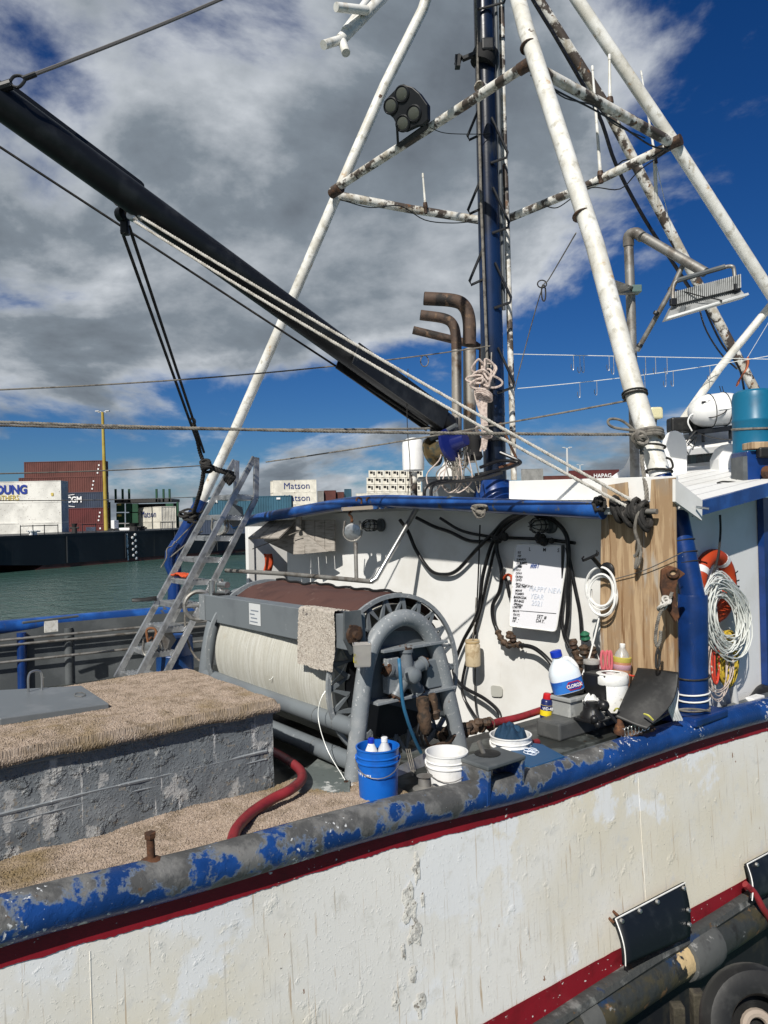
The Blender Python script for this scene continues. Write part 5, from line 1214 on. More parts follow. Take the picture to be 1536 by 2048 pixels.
# black hoses at mast foot
for i, pts in enumerate((((848, 1000, 11.2), (852, 975, 11.2), (880, 962, 11.3), (930, 962, 11.4), (980, 945, 11.4), (1020, 935, 11.5), (1035, 925, 11.6), (1000, 922, 11.6), (960, 935, 11.5)), ((862, 998, 11.1), (866, 972, 11.15), (900, 964, 11.3), (960, 958, 11.35), (1005, 945, 11.4)), ((1000, 905, 11.7), (1035, 920, 11.6), (1038, 928, 11.6), (1000, 940, 11.5), (950, 950, 11.45)))):
    g = G(); g.tube(smooth(PL(*pts), 6), .026, 8); tag(g.build('hose', m['hose'], None, True), ('black hose rising from the eave and looping round the mast foot', 'black hose running beside the looped one to the mast foot', 'short black hose loop at the right of the mast foot')[i], 'hose')
# ============================================================ things on the bulkhead
WU = UW - .015
def wl(x, y, d=0.): return oU(x, y, WU - d)
HS = [
 ([(800, 1040, .3), (817, 1065, .12), (832, 1100, .06), (860, 1140, .05), (887, 1149, .05), (915, 1140, .06), (955, 1097, .08), (985, 1068, .1), (1010, 1042, .15), (1045, 1024, .3)], .026, 'looped black hose sagging lowest on the left of the wall'),
 ([(832, 1035, .2), (868, 1053, .1), (900, 1064, .1), (940, 1082, .08), (985, 1082, .07)], .024, 'black hose sloping from the blue rack to the hose bunch'),
 ([(880, 1036, .2), (925, 1062, .1), (990, 1074, .08), (1080, 1078, .05), (1150, 1086, .05)], .020, 'black hose running level above the white board'),
 ([(1052, 1022, .3), (1010, 1048, .14), (985, 1085, .1), (966, 1150, .1), (955, 1225, .1), (925, 1285, .08), (907, 1340, .08), (925, 1372, .1), (970, 1398, .15), (998, 1425, .2), (995, 1450, .25), (960, 1456, .3)], .024, 'black hose falling past the jar and curling at the bottom'),
 ([(1060, 1024, .3), (1016, 1052, .14), (992, 1090, .08), (975, 1160, .06), (957, 1235, .06), (936, 1310, .06), (924, 1380, .08), (945, 1425, .12), (965, 1450, .3)], .020, 'thin black hose hanging behind the jar'),
 ([(1000, 1060, .1), (993, 1095, .08), (1003, 1140, .08), (1000, 1180, .07), (986, 1210, .07), (987, 1240, .08), (998, 1268, .1)], .026, 'black hose curving left of the white board to a rusty valve'),
 ([(992, 1085, .06), (998, 1120, .06), (1012, 1160, .05), (1020, 1195, .04)], .022, 'short black hose tucked behind the white board edge'),
 ([(1040, 1290, .14), (1068, 1296, .14), (1095, 1318, .14), (1112, 1345, .14), (1120, 1390, .16)], .026, 'black hose from the rusty valve down behind the jug'),
 ([(1070, 1030, .2), (1105, 1040, .12), (1130, 1065, .1), (1137, 1100, .09), (1137, 1180, .08), (1135, 1240, .08), (1130, 1270, .1), (1140, 1295, .1)], .026, 'thick black hose hugging the right edge of the white board'),
 ([(1126, 1090, .07), (1126, 1180, .07), (1122, 1230, .07), (1128, 1265, .08), (1148, 1300, .09)], .022, 'black hose between the board and the thick hose'),
 ([(1134, 1095, .06), (1148, 1165, .05), (1160, 1225, .05), (1164, 1280, .07)], .022, 'black hose slanting right towards the green valve'),
 ([(960, 1050, .12), (957, 1140, .06), (953, 1240, .05), (950, 1390, .05), (958, 1450, .1)], .010, 'thin black cable hanging straight behind the jar'),
]
for i, (pts, r_, lb) in enumerate(HS):
    g = G(); g.tube(smooth([wl(*p) for p in pts], 7), r_, 9); tag(g.build('hose', m['hose'], None, True), lb, 'hose')
for x, y in ((1000, 1073), (1090, 1078)):
    g = G(); 
    for k in range(7): g.ball(wl(x + rnd.uniform(-12, 14), y + rnd.uniform(-5, 6), .09), rnd.uniform(.035, .06), 8)
    tag(g.build('tape_bundle', m['rubber'], None, True), 'black taped hose bundle ' + ('at the meeting of the wall hoses' if x == 1000 else 'under the right wall lamp'), 'tape')
def fitting(label, pts, extra=()):
    t = thing('hose_fitting', label, 'valve', wl(*pts[-1]))
    g = G(); sp_ = smooth([wl(*p) for p in pts], 5); g.tube(sp_, [.036 + .012 * math.sin(i * 1.9) for i in range(len(sp_))], 10); g.build('wrapped_pipe', m['tape'], t, True)
    for (x, y, d, r_, mm) in extra:
        g = G(); c_ = wl(x, y, d); g.lathe(c_ - Z * r_, Z + U * rnd.uniform(-.4, .4), [(r_ * .6, 0), (r_, r_ * .5), (r_ * .8, r_), (r_, r_ * 1.5), (r_ * .4, r_ * 2)], 9); g.build('valve_body', m[mm], t, True)
m['green'] = M('green_valve', (.015, .12, .06), .5)
fitting('greased rusty tee valve under the left of the white board', [(995, 1262, .1), (1003, 1278, .11), (1015, 1290, .13), (1032, 1288, .13), (1045, 1292, .13)], ((1018, 1270, .15, .05, 'tape'), (1027, 1276, .16, .045, 'rustd'), (1020, 1288, .17, .04, 'tape')))
fitting('greased rusty valve with a green knob right of the jug', [(1146, 1278, .1), (1152, 1310, .12), (1158, 1335, .13), (1160, 1365, .14)], ((1168, 1300, .13, .06, 'tape'), (1172, 1272, .12, .055, 'green'), (1180, 1312, .12, .055, 'rustd'), (1148, 1290, .14, .045, 'rustd'), (1158, 1322, .16, .05, 'tape'), (1186, 1300, .08, .05, 'tape')))
t = thing('hose_fitting', 'greasy taped hose joint lying by the cloth bucket', 'valve', oZ(930, 1478, DK + .2))
g = G(); sp_ = smooth(PL((880, 1478, 6.5), (905, 1462, 6.55), (930, 1460, 6.6), (955, 1452, 6.7), (985, 1448, 6.8)), 6); g.tube(sp_, [.05 + .02 * math.sin(i * 1.7) for i in range(len(sp_))], 10); g.build('wrapped_pipe', m['tape'], t, True)
for k in range(7):
    g = G(); g.ball(P(895 + 12 * k + rnd.uniform(-6, 6), 1468 - 3 * k + rnd.uniform(-10, 8), 6.5 + .03 * k), .05, 8, (1, 1, .8)); g.build('grease_lump', m['tape'], t, True)
g = G(); g.tube(smooth(PL((960, 1453, 6.7), (1000, 1443, 6.8), (1040, 1434, 6.9), (1090, 1418, 7.1)), 6), .034, 10); tag(g.build('hose', m['redhose'], None, True), 'red hose running behind the cloth bucket to the grey console', 'hose')
g = G(); g.tube(smooth(PL((1030, 1490, 6.5), (1055, 1487, 6.5), (1075, 1484, 6.6)), 6), .03, 10); tag(g.build('hose', m['redhose'], None, True), 'short bit of red hose at the foot of the grey console', 'hose')
# caged wall lamps
m['lampglass'] = M('lamp_glass', (.75, .75, .72), .08, trans=.6)
def cage_lamp(label, x, y):
    b0_ = wl(x + 26, y, 0); ax_ = -U
    t = thing('wall_lamp', label, 'lamp', b0_)
    g = G(); g.lathe(b0_, ax_, [(.10, 0), (.10, .03), (.075, .05), (.075, .12), (.085, .125), (.085, .14)], 18); g.build('base', m['dgrey'], t, True)
    g = G(); g.lathe(b0_, ax_, [(.070, .13), (.074, .2), (.07, .27), (.05, .32), (.01, .335)], 18); g.build('glass', m['lampglass'], t, True)
    a_ = ax_.orthogonal().normalized(); c_ = ax_.cross(a_)
    for k in range(4):
        w_ = a_ * math.cos(k * math.pi / 4) + c_ * math.sin(k * math.pi / 4)
        g = G(); g.tube([b0_ + ax_ * h + w_ * r for h, r in ((.13, .083), (.26, .085), (.33, .06), (.355, 0), (.33, -.06), (.26, -.085), (.13, -.083))], .006, 5); g.build('cage_wire', m['black'], t, True)
    for h in (.19, .27):
        g = G(); g.tube([b0_ + ax_ * h + (a_ * math.cos(k * .45) + c_ * math.sin(k * .45)) * .086 for k in range(14)], .006, 5, closed=True); g.build('cage_wire', m['black'], t, True)
cage_lamp('caged wall lamp above the white board', 1076, 1050); cage_lamp('caged wall lamp beside the hanging pulley', 737, 1050)
# white board
wb = [wl(1031, 1088, .07), wl(1137, 1092, .06), wl(1112, 1263, .14), wl(1018, 1252, .15)]
t = thing('white_board', 'white marker board with handwritten fish list hung on the wall', 'white board', wb[3])
def rounded(q, f=.06):
    out = []
    for i in range(4):
        p, a_, b_ = q[i], q[(i - 1) % 4], q[(i + 1) % 4]
        for k in range(4):
            s_ = k / 3; e0, e1 = p.lerp(a_, f), p.lerp(b_, f); out.append(e0.lerp(p, s_).lerp(p.lerp(e1, s_), s_))
    return out
g = G(); g.prism(rounded(wb), U * .02); g.build('panel', m['boardwhite'], t)
g = G(); g.tube(rounded(wb), .009, 6, closed=True); g.build('rim', m['plain_white'], t, True)
bxv = (wb[1] - wb[0]); byv = (wb[3] - wb[0]); bxn = bxv.normalized(); byn = -byv.normalized()
def bpnt(s, q): return wb[0].lerp(wb[1], s).lerp(wb[3].lerp(wb[2], s), q) - U * .006
words = ['B/E', 'Y/F', 'B-MARLN', 'STR-MRL', 'HEBI', 'AKU', 'OPAH', 'OILFISH', 'ONO', 'MONCHONG', 'SHK-TRE', 'MAHI', 'TOMBO', 'BARRCDA', 'BLK-BASS', 'SPRFISH', 'LOBSTER', 'MAHI', 'RAYS', 'B/E  -', 'Y/F  -']
for i, w_ in enumerate(words):
    ja_ = rnd.uniform(-.09, .09); text_obj('handwriting', w_, rnd.uniform(.036, .044), bpnt(.05 + rnd.uniform(0, .03), .115 + i * .0415 + rnd.uniform(-.004, .004)), bxn + byn * ja_, byn - bxn * ja_, m['ink'], t, bold=rnd.uniform(.0001, .0012), width=rnd.uniform(.85, 1.1), shear=rnd.uniform(.05, .4))
for s_, w_ in ((.28, 'L'), (.55, 'M'), (.82, 'S')): text_obj('handwriting', w_, .06, bpnt(s_, .075), bxn, byn, m['ink'], t, bold=.0006)
text_obj('handwriting', '##1', .08, bpnt(.34, .275), bxn, byn, m['inkblue'], t, bold=.001, shear=.2)
for w_, s_, q in (('HAPPY NEW', .36, .55), ('YEAR', .40, .64), ('2021', .44, .72)): text_obj('handwriting', w_, .085, bpnt(s_, q), bxn, byn, m['inkfaint'], t, shear=.15)
for w_, s_, q in (('SET #', .58, .865), ('DAY.', .57, .915)): text_obj('handwriting', w_, .058, bpnt(s_, q), bxn, byn, m['ink'], t, bold=.0006, shear=.15)
g = G(); g.tube([bpnt(.22, .80), bpnt(.96, .79)], .0025, 4); g.build('ruled_line', m['ink'], t)
g = G(); g.tube(smooth([wl(1007, 1158, .06), wl(1014, 1150, .08), wl(1022, 1152, .09), wl(1024, 1162, .08)], 4), .018, 7); tag(g.build('plastic_clip', m['orange'], None, True), 'small orange clip at the left edge of the white board', 'clip')
# hanging jar
q = wl(946, 1333, .22)
t = thing('jar', 'stained beige plastic jar hanging on the wall hoses', 'jar', q)
m['jar'] = M('stained_jar_plastic', (.50, .41, .27), .5, layers=[((.36, .27, .16), 9, .5, .62), ((.62, .52, .38), 4, .55, .65)])
g = G(); g.lathe(q, Z, [(.07, 0), (.092, .012), (.095, .03), (.095, .27), (.085, .29), (.09, .3), (.09, .335), (.08, .335), (.078, .05)], 22); g.build('body', m['jar'], t, True)
g = G(); g.lathe(q, Z, [(.086, .298), (.093, .302), (.093, .316), (.086, .32)], 22); g.build('neck_ring', M('jar_ring', (.42, .30, .15), .5), t, True)
ropeobj([q + Z * .33 - U * .0, wl(950, 1240, .08), wl(952, 1195, .06)], .006, 'rope_grey', 'thin string holding the beige jar', False, 'string', 'string')
# pulley and rod under the eave rack
q = P(705, 1064, 10.9)
b_ = block('pulley_block', 'large round pulley block hanging below the blue eave rack', q, -(U * .6 + W * .75), .125, m['steel'])
g = G(); g.tube(smooth(PL((703, 1045, 10.9), (703, 1034, 10.9), (698, 1028, 10.9), (705, 1020, 10.9), (712, 1012, 10.9)), 4), .018, 7); g.build('hook', m['rust'], b_, True)
t = thing('handrail', 'bent steel pipe handrail from the ladder to the eave', 'handrail', P(742, 1163, 9.7))
g = G(); g.tube(PL((452, 1141, 12.1), (575, 1148, 11.0), (742, 1163, 9.75)), .032, 12); g.build('pipe', m['galv'], t, True)
g = G(); g.tube(PL((742, 1164, 9.75), (752, 1158, 9.75), (800, 1075, 10.0), (835, 1014, 10.2)), .036, 12); g.build('pipe', m['steel'], t, True)
g = G(); g.tube(PL((711, 1085, 10.0), (713, 1160, 9.95)), .026, 10); g.build('hanger_rod', m['galv'], t, True)
# blue slatted rack with hooks
t = thing('hook_rack', 'blue slatted rack with rusty hooks on the eave pipe', 'rack', P(760, 1012, 10.2))
for k in range(6):
    a_, b_ = P(686 + 24 * k, 1018 - 1 * k, 10.55 - .12 * k), P(722 + 22 * k, 1005 - .6 * k, 10.95 - .1 * k)
    g = G(); d_ = (b_ - a_); g.box(a_ - Z * .02, d_, -W * .10, Z * .03); g.build('slat', m['rail2'], t)
g = G(); g.box(P(683, 1022, 10.5), P(820, 1014, 9.85) - P(683, 1022, 10.5), U * .05, Z * .05); g.build('front_bar', M('rack_wood', (.30, .25, .2), .8, layers=[((.02, .07, .2), 6, .5, .55)]), t)
for x in (723, 743, 765, 786):
    q = P(x, 1008, 10.3); g = G(); g.tube(smooth([q, q + Z * .06 - X * .0, q + Z * .085 - X * .03, q + Z * .08 - X * .06, q + Z * .04 - X * .07], 4), .014, 6); g.build('hook', m['rust'], t, True)
# wooden hatch hood under the far eave
t = thing('wooden_hood', 'weathered grey wooden hood with a raised flap over the far doorway', 'wooden hood', wl(600, 1108, .5))
def wq(pts, name, th=.025):
    q = [P(*p) for p in pts]; n_ = (q[1] - q[0]).cross(q[2] - q[0]).normalized() * th; g = G(); g.prism(q, n_); g.build(name, m['wood'], t)
for k in range(3):
    s0_, s1_ = k / 3, (k + 1) / 3 - .02
    lo = lambda s: (497 + 63 * s, 1078 + 0 * s, 12.4 - .5 * s); hi = lambda s: (540 + 56 * s, 1044 - 3 * s, 13.0 - .5 * s)
    wq([lo(s0_), lo(s1_), hi(s1_), hi(s0_)], 'plank')
for k in range(4):
    x0, x1 = 592 + 20 * k, 592 + 20 * (k + 1) - 1.0
    wq([(x0 if k else 588, 1109 - 2 * k, 12.3 - .12 * k), (x1, 1108 - 2 * k, 12.2 - .12 * k), (x1, 1040, 12.3 - .12 * k), (x0 + (4 if k == 0 else 0), 1040, 12.4 - .12 * k)], 'plank')
wq([(530, 1082, 13.0), (588, 1109, 12.35), (597, 1042, 12.4), (545, 1050, 13.0)], 'side_plank')
g = G(); g.tube(PL((598, 1034, 12.2), (598, 1060, 12.2)), .05, 8); g.build('corner_post', m['wood'], t)
wq([(605, 1062, 12.1), (655, 1103, 11.75), (612, 1107, 12.0)], 'brace', .02)
g = G(); g.grid(lambda s, q_: P(527 + 14 * s + 3 * math.sin(q_ * 4), 1108 + 40 * q_, 13.9 + .05 * math.sin(s * 6)), 8, 8); o = g.build('rain_jacket', m['orange'], None, 'all'); o.modifiers.new('th', 'SOLIDIFY').thickness = .03; tag(o, 'orange jacket hanging in the dark far doorway', 'jacket')
ropeobj(sag(P(505, 1098, 12.6), P(600, 1062, 12.1), .0, 6), .008, 'rope_grey', 'thin string tying the wooden flap', False, 'string', 'string')
# plate patch on wall and cable
g = G(); g.prism(rounded([wl(982, 1370, .004), wl(1005, 1373, .004), wl(1005, 1394, .004), wl(983, 1393, .004)], .25), -U * .006); tag(g.build('wall_patch', M('patch_paint', (.46, .46, .42), .6), None), 'small grey patch on the white wall below the jar', 'patch')

# ============================================================ plywood sheet and cleat
PU = 3.42
pw = [(1203, 972), (1254, 964), (1256, 1008), (1285, 1012), (1300, 1004), (1302, 959), (1350, 955), (1353, 1200), (1355, 1356), (1300, 1362), (1250, 1400), (1201, 1400), (1200, 1200)]
g = G(); g.prism([oU(x, y, PU) for x, y in pw], U * .022); tag(g.build('plywood_sheet', m['ply'], None, bevel=.003), 'notched sheet of weathered plywood standing beside the blue post', 'plywood')
t = thing('cleat_bar', 'steel cleat bar across the plywood wound with black rope', 'cleat', oU(1258, 1022, PU - .1))
g = G(); g.tube([oU(1201, 1022, PU - .1), oU(1314, 1023, PU - .1)], .026, 12); g.build('bar', m['galv'], t, True)
rn = random.Random(21)
for i in range(16):
    cx_ = 1232 + i * 4.0; g = G(); c_ = oU(cx_, 1018 + rn.uniform(-8, 10) + i * .8, PU - .12); rr_ = rn.uniform(.05, .11); tl = rn.uniform(-.6, .6)
    g.tube([c_ + U * (.07 * math.cos(k)) + Z * (rr_ * math.sin(k)) + W * (tl * rr_ * math.sin(k)) for k in [j * .524 for j in range(12)]], .026, 7, closed=True); g.build('rope_turn', m['rope_dark'], t, True)
for pts in (((1285, 1010, .16), (1275, 1030, .2), (1270, 1060, .18), (1278, 1090, .14), (1272, 1110, .12), (1268, 1112, .12)), ((1276, 1085, .14), (1282, 1100, .12), (1278, 1125, .12), (1271, 1136, .12), (1274, 1115, .12))):
    g = G(); g.tube(smooth([oU(x, y, PU - d) for x, y, d in pts], 6), .016, 7); g.build('rope_tail', m['rope_grey'], t, True)
g = G(); 
for i in range(5): g.tube([oU(1195 + 8 * math.cos(k) + rn.uniform(-1, 1) + i * 2, 1008 + 13 * math.sin(k) + rn.uniform(-3, 3), 3.2 + .05 * math.sin(2 * k + i)) for k in [j * .524 for j in range(12)]], .018, 6, closed=True)
tag(g.build('rope_wrap', m['rope_dark'], None, True), 'dark rope wrapped round the near end of the eave pipe', 'rope')
g = G(); 
for i in range(4): g.tube([oU(960 + (16 - 3 * i) * math.cos(k) + rn.uniform(-2, 2), 1016 + (6 + i) * math.sin(k) + 2 * i, 3.12 + .03 * math.sin(2 * k + i)) for k in [j * .524 for j in range(12)]], .015, 6, closed=True)
g.tube(smooth([oU(945, 1020, 3.1), oU(955, 1035, 3.1), oU(968, 1032, 3.1), oU(970, 1018, 3.1)], 5), .01, 6)
tag(g.build('rope_wrap', m['rope_grey'], None, True), 'brown twine knotted round the middle of the eave pipe', 'rope')
# rope from leg to cleat
ropeobj(smooth(PL((1283, 880, 7.55), (1284, 920, 7.45), (1288, 950, 7.35), (1293, 985, 7.25), (1292, 1012, 7.2)), 6), .022, 'rope_grey', 'frayed grey rope hanging from the leg knot to the cleat')
t = thing('leg_lashing', 'grey ropes knotted round the foot of the near gantry leg', 'rope lashing', P(1290, 870, 7.6))
lt = (NL[4] - NL[5]).normalized(); la = lt.orthogonal().normalized(); lb_ = lt.cross(la)
def ring_on_leg(x, y, Y, r_, tr, mat, n=1, tilt=.0):
    for i in range(n):
        c_ = P(x + 1 * i, y + 5 * i, Y); g = G()
        g.tube([c_ + (la * math.cos(k) + lb_ * math.sin(k)) * r_ + lt * (tilt * math.sin(k)) for k in [j * .314 for j in range(20)]], tr, 7, closed=True); g.build('rope_turn', m[mat], t, True)
ring_on_leg(1296, 866, 7.66, .135, .022, 'rope_grey', 3, .02)
ring_on_leg(1269, 786, 7.9, .122, .012, 'rope_dark', 2, .02)
ring_on_leg(1303, 893, 7.62, .125, .012, 'rope_dark', 1, .05); ring_on_leg(1318, 943, 7.56, .120, .012, 'rope_dark', 1, .04)
for i in range(5):
    g = G(); c_ = P(1281 + rn.uniform(-4, 4), 874 + rn.uniform(-8, 10), 7.42); g.tube([c_ + V((.05 * math.cos(k), .05 * math.sin(k + i), .05 * math.sin(k))) for k in [j * .524 for j in range(12)]], .02, 6, closed=True); g.build('knot_turn', m['rope_grey'], t, True)
g = G(); g.tube(smooth(PL((1278, 868, 7.45), (1245, 842, 7.45), (1222, 838, 7.45), (1216, 845, 7.45), (1228, 855, 7.45), (1275, 862, 7.45)), 6), .014, 7); g.build('free_loop', m['rope_grey'], t, True)
g = G(); g.tube(smooth(PL((1330, 940, 7.4), (1345, 935, 7.4), (1342, 920, 7.4), (1332, 915, 7.4)), 5), .012, 6); g.build('free_loop', m['rope_dark'], t, True)
# phone mount and white cable coil
t = thing('phone_mount', 'black phone holder arm sticking out beside the plywood', 'phone holder', oU(1210, 1140, PU - .1))
g = G(); g.tube([oU(1215, 1150, PU - .05), oU(1185, 1115, PU - .22)], .022, 8); g.build('arm', m['plastic_black'], t, True)
g = G(); g.tube([oU(1166, 1121, PU - .24), oU(1172, 1119, PU - .25), oU(1192, 1110, PU - .25), oU(1196, 1104, PU - .25)], .014, 6); g.build('grip', m['plastic_black'], t, True)
g = G(); g.tube([oU(1193, 1112, PU - .25), oU(1197, 1108, PU - .27), oU(1193, 1101, PU - .27)], .009, 6); g.build('claw', m['plastic_black'], t); g = G(); g.tube([oU(1168, 1122, PU - .25), oU(1164, 1117, PU - .27), oU(1168, 1113, PU - .27)], .009, 6); g.build('claw', m['plastic_black'], t)
g = G(); g.lathe(oU(1216, 1140, PU - .04), -U, [(.08, 0), (.08, .02), (.05, .04)], 14); g.build('suction_base', m['plastic_black'], t, True)
pts = []
for k in range(64):
    a_ = k * .55; r_ = 1 + .16 * math.sin(k * .37); pts.append(oU(1203 + 27 * r_ * math.cos(a_) + 4 * math.sin(k * .21), 1183 + 38 * r_ * math.sin(a_) + 5 * math.cos(k * .17), PU - .10 - .04 * math.sin(k * .5)))
g = G(); g.tube(smooth(pts, 4), .012, 6); tag(g.build('cable_coil', m['cable_white'], None, True), 'coil of white cable hung from the phone holder', 'cable')
ropeobj(smooth([oU(1200, 1225, PU - .1), oU(1196, 1245, PU - .12), oU(1180, 1310, PU - .2), oU(1165, 1350, PU - .3)], 5), .009, 'cable_white', 'white cable dropping from the coil to the cup tray', False, 'cable', 'cable')
ropeobj(smooth([oU(1230, 1158, PU - .03), oU(1290, 1140, PU - .04), oU(1365, 1105, PU - .06)], 5), .005, 'wire', 'thin rusty wire strung across the plywood', False, 'wire', 'wire')
# rusty hook plate on the blue post
t = thing('hook_plate', 'rusty chain plate with a hole welded to the blue post', 'hook plate', P(1345, 1190, 6.78))
q = [P(x, y, 6.78) for x, y in ((1324, 1140), (1340, 1131), (1355, 1136), (1372, 1148), (1356, 1160), (1352, 1190), (1360, 1235), (1352, 1245), (1330, 1210), (1322, 1175))]
g = G(); g.prism(q, Yd * .05); g.build('plate', m['rust'], t, bevel=.01)
g = G(); c_ = P(1345, 1146, 6.78); g.tube([c_ + V((.045 * math.cos(k), -.01, .035 * math.sin(k))) for k in [j * .524 for j in range(12)]], .018, 7, closed=True); g.build('eye', m['rust'], t, True)
g = G(); c_ = P(1345, 1146, 6.78); g.lathe(c_, V((0, -1, 0)), [(.04, 0), (.04, .004)], 14); g.build('eye_hole', m['ply'], t)
g = G(); g.rope(smooth(PL((1344, 1185, 6.74), (1336, 1205, 6.72), (1322, 1222, 6.72), (1314, 1250, 6.72), (1311, 1280, 6.72), (1315, 1293, 6.72), (1320, 1280, 6.72), (1321, 1262, 6.72)), 7), .016, .06); g.build('rope_becket', m['rope_grey'], t, True)
g = G(); g.tube(smooth(PL((1316, 1295, 6.72), (1312, 1315, 6.72), (1313, 1335, 6.72), (1318, 1330, 6.72), (1319, 1312, 6.72), (1315, 1295, 6.72)), 5), .011, 7); g.build('rope_loop', m['rope_dark'], t, True)
for i in range(4):
    g = G(); c_ = P(1333 - 3 * i, 1200 + 5 * i, 6.72); g.tube([c_ + V((.035 * math.cos(k), .03 * math.sin(k), .03 * math.sin(k + i))) for k in [j * .524 for j in range(12)]], .012, 6, closed=True); g.build('knot_turn', m['rope'], t, True)
# wires round the post
for y, mm in ((1352, 'rope_dark'), (1384, 'cable_white'), (1396, 'cable_white'), (1416, 'rope_grey')):
    c_ = P(1386, y, 7.3); g = G(); g.tube([c_ + V((.155 * math.cos(k), .155 * math.sin(k), .012 * math.sin(k + y))) for k in [j * .314 for j in range(20)]], .008, 6, closed=True); tag(g.build('wire_band', m[mm], None, True), {1352: 'dark wire tied round the blue post, highest of four', 1384: 'upper white wire round the blue post', 1396: 'lower white wire round the blue post', 1416: 'grey rope round the foot of the blue post'}[y], 'wire')
for y in (1082, 1106, 1125):
    f_ = (y - 1010) / 165.; c_ = P(1349 + 35 * f_, y, 7.45 - .15 * f_); g = G(); d_ = (P(1384, 1178, 7.3) - P(1349, 1010, 7.45)).normalized(); a_ = d_.orthogonal().normalized(); e_ = d_.cross(a_)
    g.tube([c_ + (a_ * math.cos(k) + e_ * math.sin(k)) * .115 for k in [j * .314 for j in range(20)]], .007, 6, closed=True); tag(g.build('wire_band', m['rope_dark'], None, True), {1082: 'uppermost thin dark band round the slanting blue brace', 1106: 'middle thin dark band round the slanting blue brace', 1125: 'lowest thin dark band round the slanting blue brace'}[y], 'wire')

# ============================================================ on the side wall: life ring, line coils
SV = .06
c_ = oV(1428, 1172, SV)
t = thing('life_ring', 'orange life ring with pale bands on the side wall', 'life ring', c_ - Z * .38)
g = G(); n = 40; g.tube([c_ + (U * math.cos(2 * math.pi * k / n) + Z * math.sin(2 * math.pi * k / n)) * .31 for k in range(n)], .078, 14, closed=True); g.build('ring', M('life_ring_orange', (.40, .045, .010), .5, layers=[((.36, .04, .01), 4, .45, .65)]), t, True)
for k in range(4):
    a0 = math.radians(50 + 90 * k); g = G(); g.tube([c_ + (U * math.cos(a0 + j * .05) + Z * math.sin(a0 + j * .05)) * .31 for j in range(5)], .081, 14); g.build('band', m['sticker'], t, True)
for k, ch in enumerate('LINES'):
    a0 = math.radians(20 - 14 * k); q = c_ + (U * math.cos(a0) + Z * math.sin(a0)) * .31 - W * .082
    text_obj('lettering', ch, .09, q, U * math.sin(a0) - Z * math.cos(a0), U * math.cos(a0) + Z * math.sin(a0), m['ink'], t, bold=.003, align='CENTER')
ropeobj(smooth([oV(1440, 1030, SV - .05), oV(1441, 1060, SV - .04), oV(1438, 1100, SV - .1), oV(1432, 1130, SV - .14), oV(1425, 1150, SV - .14)], 5), .012, 'rope_dark', 'dark cord holding the life ring to the eave', False)
rn = random.Random(31); pts = []
for k in range(620):
    a_ = k * .52; tr = k / 620; rx, ry = 34 + 8 * math.sin(k * .113) + rn.uniform(-2, 3), 66 + 14 * math.sin(k * .071) + rn.uniform(-3, 4)
    pts.append(oV(1452 + 8 * math.sin(k * .031) + rx * math.cos(a_) + 10 * math.sin(a_), 1232 + 12 * math.cos(k * .043) + ry * math.sin(a_), SV - .14 - .07 * math.sin(k * .37) - .05 * tr))
g = G(); g.tube(smooth(pts, 2), .0065, 5); tag(g.build('line_coil', m['line'], None, True), 'thick coil of white monofilament line hung over the life ring', 'line coil')
pts = []
for k in range(120):
    a_ = k * .55; pts.append(oV(1455 + (14 + 7 * math.sin(k * .23)) * math.cos(a_) + 4 * math.sin(k * .11), 1318 + (48 + 8 * math.sin(k * .17)) * math.sin(a_), SV - .12 - .04 * math.sin(k * .41)))
ropeobj(smooth(pts, 3), .014, 'rope_yellow', 'hank of yellow rope hanging below the white line coil', False, 'rope_hank', 'rope')
pts = []
for k in range(44):
    a_ = k * .6; pts.append(oV(1432 + (6 + 3 * math.sin(k * .3)) * math.cos(a_), 1320 + (44 + 8 * math.sin(k * .2)) * math.sin(a_), SV - .14 - .03 * math.sin(k * .5)))
ropeobj(smooth(pts, 3), .010, 'rope_red', 'red and white cord hanging beside the yellow rope', False, 'rope_hank', 'rope')
pts = []
for k in range(60):
    a_ = k * .5; pts.append(oV(1436 + (24 + 8 * math.sin(k * .3)) * math.cos(a_), 1330 + (62 + 12 * math.sin(k * .2)) * math.sin(a_), SV - .2 - .03 * math.sin(k * .5)))
ropeobj(smooth(pts, 3), .0055, 'rope_pink', 'thin pale lines looping loosely below the white coil', False, 'line_coil', 'line coil')
g = G(); g.tube([oV(1465, 1372, SV - .05), oV(1472, 1420, SV - .05)], .04, 10); tag(g.build('pipe_stub', m['palegrey'], None, True), 'grey plastic pipe standing below the yellow rope', 'pipe')
# dark tarp bundle at right
q = oV(1530, 1392, .0)
g = G()
def bun(s, t_): 
    a_ = math.pi * t_; r_ = .17 + .03 * noise.noise(V((s * 4, t_ * 5, 2))); sw = .35 + .65 * math.sin(min(1, s * 1.6) * math.pi / 2)
    return q + U * (s * .9 - .30) + W * (.05 + r_ * sw * math.cos(a_)) + Z * (-.10 + r_ * 1.3 * sw * math.sin(a_))
g.grid(bun, 30, 16); o = g.build('cloth_bundle', m['rubber'], None, 'all'); tag(o, 'black cloth bundle lying inside the rail at the right edge', 'cloth')
g = G(); g.cb(oV(1510, 1398, -.05), U * .12, W * .05, Z * .03); tag(g.build('white_box', m['plain_white'], None, bevel=.01), 'white box edge below the black cloth bundle', 'box')
